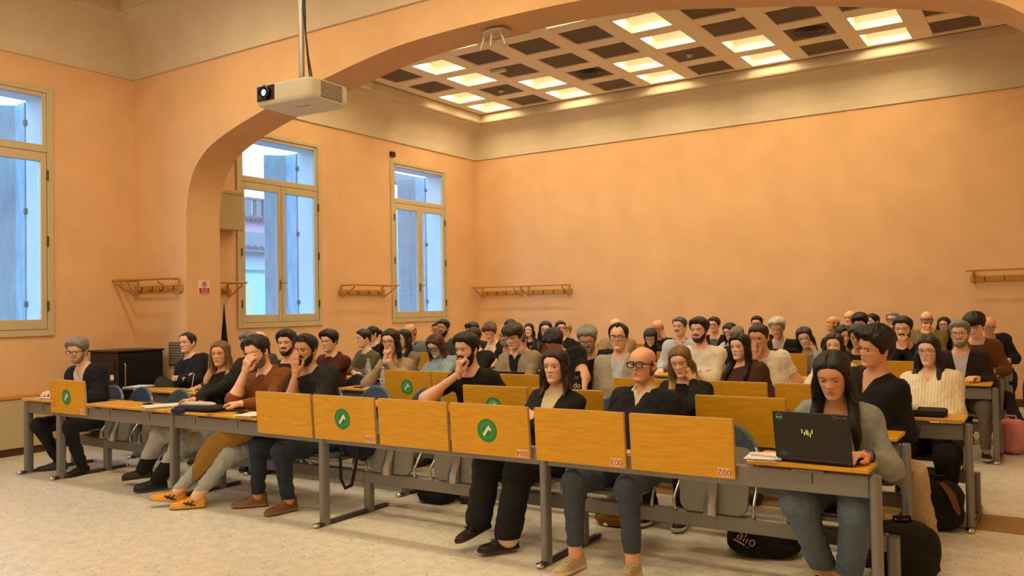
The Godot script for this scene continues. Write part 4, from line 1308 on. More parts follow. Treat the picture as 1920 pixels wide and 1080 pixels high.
	P(3, Vector3(7.78, 1.265, 6.25), "person with cropped dark hair, white T-shirt and wristwatch, a hand held to the mouth", {px = 7.92, s = 1.08, yaw = -3, pitch = 12, skin = TAN, hair = "short", hc = Color(0.12, 0.08, 0.055), ht = 0.014, top = "t-shirt", tc = Color(0.94, 0.91, 0.86), neck = "crew", sleeve = "short", trc = JEANS, al = "lap", ar = "mouth", elbR = Vector3(7.80, 0.84, 6.50), watch = true, bulk = 1.05})
	P(3, Vector3(8.41, 1.175, 5.95), "person with chestnut hair tied back, only the forehead and eyes above the laptop user's head", {f = true, s = 1.0, yaw = 2, skin = FAIR, hair = "long", hc = Color(0.22, 0.12, 0.07), ht = 0.018, hlen = -0.18, part = 0.3, top = "top", tc = Color(0.92, 0.89, 0.86), neck = "crew", trc = JEANS, al = "desk", ar = "desk"})
	# fifth row
	P(4, Vector3(1.20, 1.225, 4.55), "person in black with black hair tied in a bun, near the window wall", {f = true, s = 1.0, yaw = -25, skin = FAIR, hair = "bun", hc = Color(0.05, 0.035, 0.03), ht = 0.014, top = "cardigan", tc = BLACKC, neck = "crew", trc = BLACKC, al = "desk", ar = "desk"})
	P(4, Vector3(2.01, 1.26, 4.60), "bald person in a grey shirt looking down, below the back window", {s = 1.04, pitch = 30, yaw = -8, skin = TAN, hair = "fringe", hc = Color(0.45, 0.36, 0.30), top = "shirt", tc = Color(0.44, 0.47, 0.50), neck = "crew", collar = true, cc = Color(0.30, 0.33, 0.36), trc = BLACKC, al = "desk", ar = "desk", bulk = 1.1})
	P(4, Vector3(2.64, 1.315, 4.60), "person with cropped black hair, short beard and grey-green T-shirt upright below the back window", {s = 1.02, yaw = 4, skin = OLIVE, hair = "short", hc = Color(0.04, 0.03, 0.028), ht = 0.018, beard = 0.006, bc = Color(0.07, 0.05, 0.045), top = "t-shirt", tc = Color(0.28, 0.30, 0.27), neck = "crew", trc = BLACKC, al = "desk", ar = "desk"})
	P(4, Vector3(3.06, 1.27, 4.45), "person with dark grey hair and black jacket, sunglasses on the head, beside the curly-haired one", {s = 1.0, yaw = -4, pitch = 14, skin = TAN, hair = "short", hc = Color(0.11, 0.105, 0.10), ht = 0.022, shades = true, top = "jacket", tc = BLACKC, neck = "crew", trc = BLACKC, al = "desk", ar = "desk"})
	P(4, Vector3(3.47, 1.255, 4.60), "person with light brown curls, bare arms, head bowed into both hands", {s = 1.02, f = true, pitch = 30, yaw = 22, skin = FAIR, hair = "short", hc = Color(0.46, 0.31, 0.18), ht = 0.036, wild = 0.8, nape = -0.10, top = "t-shirt", tc = Color(0.10, 0.09, 0.09), neck = "crew", sleeve = "short", trc = BLACKC, al = "chin", ar = "chin", elbL = Vector3(3.62, 0.82, 4.72), elbR = Vector3(3.34, 0.82, 4.72)})
	P(4, Vector3(3.82, 1.215, 4.72), "balding person with glasses, white beard and a black jacket beside the pink top", {s = 1.12, pitch = 8, yaw = 8, skin = TAN, hair = "fringe", hc = Color(0.55, 0.52, 0.48), beard = 0.014, bc = Color(0.62, 0.58, 0.53), glasses = 1, top = "jacket", tc = BLACKC, neck = "crew", trc = BLACKC, al = "desk", ar = "desk"})
	P(4, Vector3(4.24, 1.27, 4.35), "person with long brown hair, dark-framed glasses, black blazer and a brown top", {f = true, s = 1.02, yaw = 30, pitch = -4, skin = FAIR, hair = "long", hc = Color(0.10, 0.06, 0.045), hc2 = Color(0.30, 0.19, 0.12), ht = 0.022, hlen = -0.32, wild = 0.3, part = 0.0, glasses = 2, top = "blazer", tc = BLACKC, shirt = Color(0.40, 0.22, 0.12), trc = BLACKC, al = "desk", ar = "desk"})
	P(4, Vector3(5.34, 1.32, 4.40), "balding person in a beige patterned shirt behind the one in the grey blazer", {s = 0.96, yaw = 2, skin = LIGHT, hair = "fringe", hc = Color(0.16, 0.13, 0.11), top = "shirt", tc = Color(0.64, 0.54, 0.37), neck = "crew", trc = BLACKC, al = "desk", ar = "desk", bulk = 1.1})
	P(4, Vector3(6.27, 1.32, 4.50), "person with cropped grey hair and moustache in a pale striped shirt, sitting tall", {s = 1.02, yaw = -5, skin = LIGHT, hair = "short", hc = Color(0.34, 0.32, 0.30), ht = 0.013, mous = true, bc = Color(0.34, 0.29, 0.26), top = "shirt", tc = Color(0.76, 0.80, 0.84), neck = "crew", collar = true, cc = Color(0.34, 0.38, 0.46), trc = JEANS, al = "desk", ar = "desk", bulk = 1.08})
	P(4, Vector3(8.37, 1.21, 4.60), "person with grey-black hair and tanned face behind the curly-haired one in black", {s = 1.04, pitch = 14, yaw = 0, skin = OLIVE, hair = "short", hc = Color(0.20, 0.19, 0.18), ht = 0.026, wild = 0.3, top = "jacket", tc = Color(0.10, 0.10, 0.10), neck = "crew", trc = BLACKC, al = "desk", ar = "desk"})
	P(4, Vector3(8.83, 1.295, 4.62), "person with short brown hair and beard, navy sweater, chin on clasped hands", {s = 1.08, yaw = -6, pitch = 6, skin = LIGHT, hair = "short", hc = Color(0.11, 0.075, 0.05), ht = 0.020, beard = 0.007, bc = Color(0.15, 0.10, 0.07), top = "sweater", tc = Color(0.075, 0.085, 0.11), neck = "crew", trc = JEANS, al = "chin", ar = "chin", elbL = Vector3(9.02, 0.82, 4.72), elbR = Vector3(8.70, 0.82, 4.72)})
	P(4, Vector3(9.36, 1.24, 4.58), "person with grey hair, white beard, glasses and dark brown blazer at the aisle", {px = 9.38, s = 1.08, yaw = -4, skin = LIGHT, hair = "short", hc = Color(0.64, 0.62, 0.58), ht = 0.024, wild = 0.2, beard = 0.008, bc = Color(0.66, 0.62, 0.56), glasses = 1, top = "blazer", tc = Color(0.15, 0.105, 0.085), shirt = Color(0.84, 0.84, 0.90), collar = true, trc = Color(0.46, 0.41, 0.35), al = "desk", ar = "lap", bulk = 1.1, shoe = "sneaker", sc = Color(0.10, 0.08, 0.07), sole = Color(0.72, 0.64, 0.48), ankL = Vector3(9.58, 0.11, 4.86), ankR = Vector3(9.28, 0.11, 4.82)})
	# sixth row
	P(5, Vector3(1.66, 1.25, 3.50), "person with glasses peeking out beside the upright one with cropped black hair", {s = 1.0, yaw = 10, skin = OLIVE, hair = "short", hc = Color(0.20, 0.14, 0.10), ht = 0.014, glasses = 1, top = "sweater", tc = Color(0.16, 0.12, 0.10), trc = BLACKC, al = "desk", ar = "desk"})
	P(5, Vector3(3.05, 1.29, 3.42), "dark grey-haired person whose crown shows above the young one in beige", {yaw = 12, s = 1.0, pitch = 14, skin = LIGHT, hair = "short", hc = Color(0.14, 0.135, 0.13), ht = 0.020, top = "sweater", tc = BLACKC, trc = BLACKC, al = "desk", ar = "desk"})
	P(5, Vector3(5.45, 1.145, 3.52), "person in a black headscarf looking down", {f = true, s = 1.02, pitch = 22, yaw = 8, skin = FAIR, hair = "hijab", hc = Color(0.02, 0.02, 0.022), ht = 0.022, glasses = 1, top = "dress", tc = Color(0.025, 0.025, 0.028), trc = BLACKC, al = "desk", ar = "desk"})
	P(5, Vector3(6.68, 1.17, 3.52), "grey-haired person bent behind the one with long black hair", {s = 0.98, pitch = 34, skin = LIGHT, hair = "short", hc = Color(0.55, 0.51, 0.46), ht = 0.026, wild = 0.4, top = "jacket", tc = BLACKC, trc = BLACKC, al = "desk", ar = "desk"})
	P(5, Vector3(7.22, 1.28, 3.60), "white-haired person in a black suit and white shirt, looking down", {s = 1.06, pitch = 22, yaw = 4, skin = LIGHT, hair = "short", hc = Color(0.95, 0.93, 0.88), ht = 0.030, wild = 0.25, top = "suit_jacket", tc = Color(0.05, 0.05, 0.055), shirt = Color(0.84, 0.80, 0.72), trc = BLACKC, al = "desk", ar = "desk", bulk = 1.1})
	P(5, Vector3(7.58, 1.16, 3.70), "person with straight brown hair, pale grey sweater, cheek on hand before a laptop", {px = 7.66, f = true, s = 1.08, pitch = 14, yaw = 8, roll = 8, skin = FAIR, hair = "long", hc = Color(0.17, 0.10, 0.06), ht = 0.018, hlen = -0.22, part = 0.1, top = "sweater", tc = Color(0.72, 0.70, 0.65), neck = "crew", trc = JEANS, al = "cheek", ar = "desk", elbL = Vector3(7.80, 0.80, 3.80)})
	P(5, Vector3(7.99, 1.18, 3.50), "person with long dark brown hair turned away, behind the chestnut-haired one", {f = true, s = 1.02, yaw = 40, pitch = 10, skin = FAIR, hair = "long", hc = Color(0.10, 0.065, 0.05), ht = 0.020, hlen = -0.32, top = "sweater", tc = BLACKC, trc = BLACKC, al = "desk", ar = "desk"})
	P(5, Vector3(9.44, 1.305, 3.78), "young person with thick dark curls and mustard brown sweater looking down at the aisle", {px = 9.46, s = 1.08, pitch = 26, yaw = -8, skin = FAIR, hair = "short", hc = Color(0.07, 0.048, 0.038), ht = 0.038, wild = 0.55, fringe = 0.03, top = "sweater", tc = Color(0.44, 0.28, 0.10), neck = "crew", trc = BLACKC, ankL = Vector3(9.93, 0.12, 4.25), kneeL = Vector3(9.72, 0.52, 3.86), dirL = Vector3(0.5, 0, 0.85), ankR = Vector3(9.36, 0.10, 3.80), al = "desk", ar = "desk"})
	# seventh row
	P(6, Vector3(3.37, 1.24, 2.42), "person with short dark hair, upper face showing above the blonde bob", {s = 1.02, yaw = 48, skin = LIGHT, hair = "short", hc = Color(0.16, 0.11, 0.08), ht = 0.014, glasses = 1, top = "sweater", tc = BLACKC, trc = BLACKC, al = "desk", ar = "desk"})
	P(6, Vector3(5.11, 1.25, 2.48), "bald person in a black jacket covering the eyes with one hand", {s = 1.05, pitch = 18, yaw = 10, skin = TAN, hair = "fringe", hc = Color(0.4, 0.3, 0.25), top = "jacket", tc = BLACKC, trc = BLACKC, al = "cheek", ar = "desk", elbL = Vector3(5.30, 0.84, 2.56)})
	P(6, Vector3(6.21, 1.19, 2.42), "person with black hair, glasses and white top behind the grey bent head", {f = true, s = 1.0, pitch = 16, yaw = -20, skin = FAIR, hair = "long", hc = Color(0.03, 0.025, 0.025), ht = 0.022, hlen = -0.20, glasses = 1, top = "sweater", tc = Color(0.80, 0.78, 0.74), trc = BLACKC, al = "desk", ar = "desk"})
	P(6, Vector3(7.99, 1.30, 2.40), "person with a mass of curly black hair, forehead showing", {s = 1.02, pitch = 20, yaw = 0, skin = FAIR, hair = "short", hc = Color(0.03, 0.024, 0.022), ht = 0.040, wild = 0.75, top = "sweater", tc = BLACKC, trc = BLACKC, al = "desk", ar = "desk"})
	# back row
	P(7, Vector3(2.18, 1.18, 1.48), "person with long black hair and dark grey top, facing ahead near the back wall", {f = true, s = 1.02, yaw = 17, skin = FAIR, hair = "long", hc = Color(0.04, 0.03, 0.03), ht = 0.016, hlen = -0.34, part = 0.1, top = "sweater", tc = Color(0.08, 0.08, 0.085), trc = BLACKC, al = "desk", ar = "desk"})
	P(7, Vector3(2.95, 1.16, 1.48), "person with a short blonde bob and glasses in a black top", {f = true, s = 1.06, yaw = 14, skin = FAIR, hair = "short", hc = Color(0.86, 0.70, 0.42), ht = 0.030, nape = -0.10, fringe = 0.03, glasses = 1, top = "jacket", tc = BLACKC, trc = BLACKC, al = "desk", ar = "desk"})
	P(7, Vector3(5.65, 1.26, 1.50), "person with side-parted brown hair, glasses, dark jacket and grey sweater by the back wall", {s = 1.02, yaw = -4, skin = LIGHT, hair = "short", hc = Color(0.20, 0.15, 0.11), ht = 0.022, glasses = 1, top = "jacket", tc = Color(0.05, 0.055, 0.07), shirt = Color(0.42, 0.43, 0.42), trc = BLACKC, al = "desk", ar = "desk", bulk = 1.1})
	P(7, Vector3(6.33, 1.275, 1.50), "person with short black hair and glasses, eyes just above the cropped head in white", {s = 1.0, yaw = 4, skin = LIGHT, hair = "short", hc = Color(0.06, 0.045, 0.04), ht = 0.018, glasses = 1, top = "sweater", tc = BLACKC, trc = BLACKC, al = "desk", ar = "desk"})
	P(7, Vector3(7.40, 1.27, 1.30), "bald tanned person in a black padded jacket leaning back, face turned to the windows", {px = 7.55, s = 0.98, yaw = -56, pitch = -4, skin = TAN, hair = "fringe", hc = Color(0.5, 0.42, 0.36), top = "padded_jacket", tc = Color(0.05, 0.05, 0.055), trc = BLACKC, al = "cross", ar = "cross", bulk = 1.15})
	P(7, Vector3(7.64, 1.345, 1.25), "balding person with grey side hair behind the tanned bald head", {px = 7.78, s = 1.0, yaw = -20, skin = LIGHT, hair = "fringe", hc = Color(0.55, 0.52, 0.48), top = "sweater", tc = BLACKC, trc = BLACKC, al = "desk", ar = "desk"})
	P(7, Vector3(7.97, 1.295, 1.40), "person with short dark hair and pale ear beside the mass of curls", {px = 8.10, s = 0.98, yaw = -40, skin = FAIR, hair = "short", hc = Color(0.12, 0.085, 0.065), ht = 0.014, top = "sweater", tc = BLACKC, trc = BLACKC, al = "desk", ar = "desk"})
	P(7, Vector3(8.24, 1.32, 1.40), "person with pale grey hair and dark glasses in a dark jacket by the back wall", {px = 8.28, s = 1.0, yaw = -2, skin = LIGHT, hair = "short", hc = Color(0.76, 0.72, 0.65), ht = 0.018, glasses = 3, top = "jacket", tc = BLACKC, trc = BLACKC, al = "desk", ar = "desk"})
	P(7, Vector3(8.68, 1.325, 1.42), "balding person with glasses and goatee in an olive jacket, chin on both hands", {s = 0.98, yaw = 0, pitch = 4, skin = LIGHT, hair = "fringe", hc = Color(0.12, 0.09, 0.07), beard = 0.006, bc = Color(0.14, 0.10, 0.08), glasses = 3, top = "jacket", tc = Color(0.50, 0.45, 0.27), shirt = Color(0.05, 0.05, 0.055), trc = BLACKC, al = "chin", ar = "chin", elbL = Vector3(8.86, 0.84, 1.52), elbR = Vector3(8.54, 0.84, 1.52), bulk = 1.12})
	P(7, Vector3(8.87, 1.235, 1.18), "person with long dark hair and glasses half hidden behind the olive jacket", {px = 8.98, f = true, s = 0.95, yaw = -4, skin = FAIR, hair = "long", hc = Color(0.13, 0.085, 0.06), ht = 0.018, hlen = -0.25, glasses = 1, top = "sweater", tc = BLACKC, trc = BLACKC, al = "desk", ar = "desk"})
	P(7, Vector3(9.45, 1.245, 1.68), "bald person with glasses in black, bent forward at the back row's aisle end", {px = 9.52, s = 1.02, pitch = 24, yaw = 18, skin = TAN, hair = "fringe", hc = Color(0.3, 0.22, 0.18), glasses = 1, top = "jacket", tc = BLACKC, trc = BLACKC, al = "desk", ar = "desk", bulk = 1.1})

# ------------------------------------------------------------------ people: building
func lin(c: Color) -> Color:
	return c.srgb_to_linear()

func knots(t: Array, x: float) -> float:
	# smooth curve through [x, y] pairs
	var n := t.size()
	if x <= t[0][0]:
		return t[0][1]
	if x >= t[n - 1][0]:
		return t[n - 1][1]
	for i in n - 1:
		if x <= t[i + 1][0]:
			var w: float = t[i + 1][0] - t[i][0]
			var u: float = (x - t[i][0]) / w
			var m0: float = 0.0
			var m1: float = 0.0
			if i > 0:
				m0 = (t[i + 1][1] - t[i - 1][1]) / (t[i + 1][0] - t[i - 1][0]) * w
			else:
				m0 = t[1][1] - t[0][1]
			if i + 2 < n:
				m1 = (t[i + 2][1] - t[i][1]) / (t[i + 2][0] - t[i][0]) * w
			else:
				m1 = t[i + 1][1] - t[i][1]
			return (2 * u * u * u - 3 * u * u + 1) * t[i][1] + (u * u * u - 2 * u * u + u) * m0 + (3 * u * u - 2 * u * u * u) * t[i + 1][1] + (u * u * u - u * u) * m1
	return t[n - 1][1]

func bump(x: float, y: float, cx: float, cy: float, sx: float, sy: float) -> float:
	var a := (x - cx) / sx
	var b := (y - cy) / sy
	return exp(-a * a - b * b)

# ring heights and angles of the head grid; the face gets most of them
var HEADS := {}

const FRONT_K := [[-0.120, 0.050], [-0.114, 0.068], [-0.104, 0.0785], [-0.092, 0.0805], [-0.080, 0.0765], [-0.066, 0.0805], [-0.052, 0.0825], [-0.040, 0.081], [-0.020, 0.0815], [0.004, 0.0815], [0.022, 0.0885], [0.045, 0.0885], [0.070, 0.077], [0.092, 0.053], [0.107, 0.024], [0.115, 0.0]]
const BACK_K := [[-0.120, 0.020], [-0.105, 0.042], [-0.080, 0.060], [-0.05, 0.080], [-0.01, 0.095], [0.03, 0.101], [0.06, 0.096], [0.085, 0.076], [0.104, 0.043], [0.115, 0.0]]
const SIDE_K := [[-0.120, 0.018], [-0.114, 0.030], [-0.104, 0.042], [-0.090, 0.0515], [-0.070, 0.0595], [-0.045, 0.0650], [-0.015, 0.0690], [0.02, 0.0735], [0.05, 0.0745], [0.078, 0.0655], [0.098, 0.043], [0.110, 0.019], [0.115, 0.0]]

func head_surface(y: float, phi: float, fem: bool, feat: bool) -> Vector3:
	var w := knots(SIDE_K, y)
	var zf := knots(FRONT_K, y)
	var zb := knots(BACK_K, y)
	if fem:
		w *= lerpf(0.90, 0.985, clampf((y + 0.11) / 0.13, 0, 1))
	var s := sin(phi)
	var c := cos(phi)
	var ex := 2.0 / 2.25
	var x := w * signf(s) * pow(absf(s), ex)
	var z := (zf if c > 0.0 else zb) * signf(c) * pow(absf(c), ex)
	if feat and c > 0.0:
		var ax := absf(x)
		# nose
		if y < 0.016 and y > -0.044:
			var t := clampf((0.014 - y) / 0.044, 0.0, 1.0)
			var prot := lerpf(0.003, 0.0235 if not fem else 0.0205, pow(t, 1.25))
			if y < -0.027:
				prot *= clampf((y + 0.0385) / 0.0115, 0.0, 1.0)
			var nw := lerpf(0.0075, 0.0125, t)
			z += prot * exp(-pow(ax / nw, 2.0))
		z += 0.0065 * bump(ax, y, 0.0125, -0.029, 0.006, 0.006)
		# eyes, brows, cheeks
		z -= 0.0105 * bump(ax, y, 0.031, 0.003, 0.0155, 0.0105)
		z += (0.0045 if not fem else 0.002) * bump(ax, y, 0.029, 0.0215, 0.021, 0.0065)
		z += 0.0050 * bump(ax, y, 0.044, -0.020, 0.020, 0.016)
		z -= 0.0030 * bump(ax, y, 0.045, -0.055, 0.016, 0.018)
		# mouth and chin
		z += 0.0040 * bump(x, y, 0.0, -0.0515, 0.017, 0.0042)
		z += (0.0050 if not fem else 0.0062) * bump(x, y, 0.0, -0.0615, 0.0145, 0.005)
		z -= 0.0045 * bump(x, y, 0.0, -0.0562, 0.0215, 0.0017)
		z -= 0.0018 * bump(ax, y, 0.026, -0.0562, 0.005, 0.004)
		z -= 0.0025 * bump(x, y, 0.0, -0.043, 0.004, 0.006)
		z += 0.0050 * bump(x, y, 0.0, -0.097, 0.016, 0.011)
	return Vector3(x, y, z)

func head_grid(near: bool) -> Array:
	var ys := []
	if near:
		ys = [-0.120, -0.117, -0.112, -0.106]
		var y := -0.100
		while y < -0.068:
			ys.append(y)
			y += 0.0055
		y = -0.0675
		while y < -0.042:
			ys.append(y)
			y += 0.0020
		y = -0.041
		while y < 0.030:
			ys.append(y)
			y += 0.0032
		y = 0.031
		while y < 0.108:
			ys.append(y)
			y += 0.0068
	else:
		ys = [-0.120, -0.114, -0.104, -0.094, -0.084, -0.076, -0.069, -0.065, -0.0615, -0.0585, -0.0562, -0.054, -0.051, -0.047, -0.042]
		var y := -0.037
		while y < 0.03:
			ys.append(y)
			y += 0.0048
		y = 0.034
		while y < 0.108:
			ys.append(y)
			y += 0.0105
	ys.append_array([0.1085, 0.1125, 0.1148])
	var fis := []
	var n := 58 if near else 36
	for j in n:
		var t := TAU * j / n
		fis.append(t - 0.52 * sin(t))
	return [ys, fis]

func make_head(near: bool, fem: bool) -> MB:
	var g := head_grid(near)
	var rings := []
	var cols := []
	for y in g[0]:
		var ring := []
		var cr := []
		for phi in g[1]:
			var p := head_surface(y, phi, fem, true)
			ring.append(p)
			var c := Color(1, 1, 1)
			if p.z > 0.05:
				var upper := bump(p.x, p.y, 0.0, -0.0520, 0.0195, 0.0034)
				var lower := bump(p.x, p.y, 0.0, -0.0610, 0.0170, 0.0042)
				var lip := clampf(maxf(upper, lower) * 1.5 - 0.35, 0.0, 1.0)
				c = c.lerp(Color(0.72, 0.44, 0.42) if fem else Color(0.78, 0.56, 0.52), lip)
				var line := bump(p.x, p.y, 0.0, -0.0562, 0.021, 0.0014)
				c = c.lerp(Color(0.35, 0.18, 0.16), clampf(line * 1.2 - 0.2, 0, 1))
				var blush := bump(absf(p.x), p.y, 0.042, -0.022, 0.02, 0.016) * 0.5 + bump(p.x, p.y, 0, -0.026, 0.014, 0.01) * 0.5
				c = c.lerp(Color(1.0, 0.86, 0.82), clampf(blush, 0, 1))
			cr.append(c)
		rings.append(ring)
		cols.append(cr)
	var b := MB.new()
	b.loft(rings, true, true, true, cols)
	b.col = Color(1, 0.93, 0.90)
	for s in [-1.0, 1.0]:     # ears
		var er := []
		for i in 7:
			var t := PI * i / 6.0
			var r := []
			for j in 12:
				var a := TAU * j / 12.0
				var q := Vector3(s * (0.010 * cos(a) * sin(t) + 0.003 * sin(t)), -0.033 * cos(t), 0.020 * sin(t) * sin(a))
				if s * q.x > 0.004 and absf(q.z) < 0.011 and absf(q.y) < 0.022:
					q.x -= s * 0.006
				r.append(Vector3(s * 0.073, -0.008, -0.012) + Basis(Vector3.UP, s * -0.42) * Basis(Vector3.RIGHT, -0.15) * q)
			er.append(r)
		b.loft(er, true, false, false)
	b.col = Color.WHITE
	return b

func add_eyes(b: MB, xf: Transform3D, skin: Color, iris: Color, look: Vector3, lid: float) -> void:
	for s in [-1.0, 1.0]:
		var c := Vector3(s * 0.0315, 0.0025, 0.0665)
		var rings := []
		var cols := []
		for i in 13:
			var t := PI * i / 12.0
			var ring := []
			var cr := []
			for j in 16:
				var a := TAU * j / 16.0
				var d := Vector3(sin(t) * sin(a), -cos(t), sin(t) * cos(a))
				ring.append(xf * (c + d * 0.0132))
				var col := Color(0.52, 0.48, 0.44)
				var gz := d.dot(look.normalized())
				if gz > 0.80:
					col = iris
				if gz > 0.95:
					col = Color(0.01, 0.01, 0.01)
				if d.y > lid + 0.14:
					col = skin * Color(0.92, 0.86, 0.84)
				elif d.y > lid:
					col = Color(0.03, 0.02, 0.018)
				elif d.y < -0.40:
					col = skin
				cr.append(col)
			rings.append(ring)
			cols.append(cr)
		b.loft(rings, true, false, false, cols)
	b.col = Color.WHITE

func hairline(deg: float, rec: float, nape: float, fringe: float, fem: bool) -> float:
	var t := [[0.0, 0.066 + rec - fringe], [22.0, 0.070 + rec * 1.4 - fringe * 0.8], [42.0, 0.056 + rec * 1.2 - fringe * 0.4], [58.0, 0.038], [70.0, 0.022], [80.0, -0.012], [92.0, -0.020], [102.0, 0.010], [120.0, -0.012], [142.0, minf(-0.045, nape * 0.7)], [180.0, nape]]
	if fem:
		t = [[0.0, 0.070 + rec - fringe], [25.0, 0.066 - fringe * 0.8], [45.0, 0.046], [62.0, 0.010], [80.0, -0.03], [100.0, -0.04], [140.0, -0.06], [180.0, -0.085]]
	return knots(t, deg)

func shell(near: bool, fem: bool, thick: Callable, colr: Callable) -> MB:
	# a closed skin over the head; where thick is negative it dips under the skin
	var g := head_grid(near)
	var rings := []
	var cols := []
	for y in g[0]:
		var ring := []
		var cr := []
		for phi in g[1]:
			var p := head_surface(y, phi, fem, false)
			var nn := (p - Vector3(0, clampf(p.y, -0.05, 0.03), 0.0)).normalized()
			if p.y < -0.02:
				nn = Vector3(nn.x, nn.y * 0.35, nn.z).normalized()
			var q: Vector3 = p + nn * thick.call(p, rad_to_deg(absf(wrapf(phi, -PI, PI))), phi)
			ring.append(q)
			cr.append(colr.call(q))
		rings.append(ring)
		cols.append(cr)
	var b := MB.new()
	b.loft(rings, true, true, true, cols)
	b.col = Color.WHITE
	return b

func strand(f: FastNoiseLite, p: Vector3, base: Color, amount := 0.5) -> Color:
	var k := 1.0 + amount * f.get_noise_3d(p.x * 900.0, p.y * 120.0, p.z * 900.0)
	return Color(base.r * k, base.g * k, base.b * k)

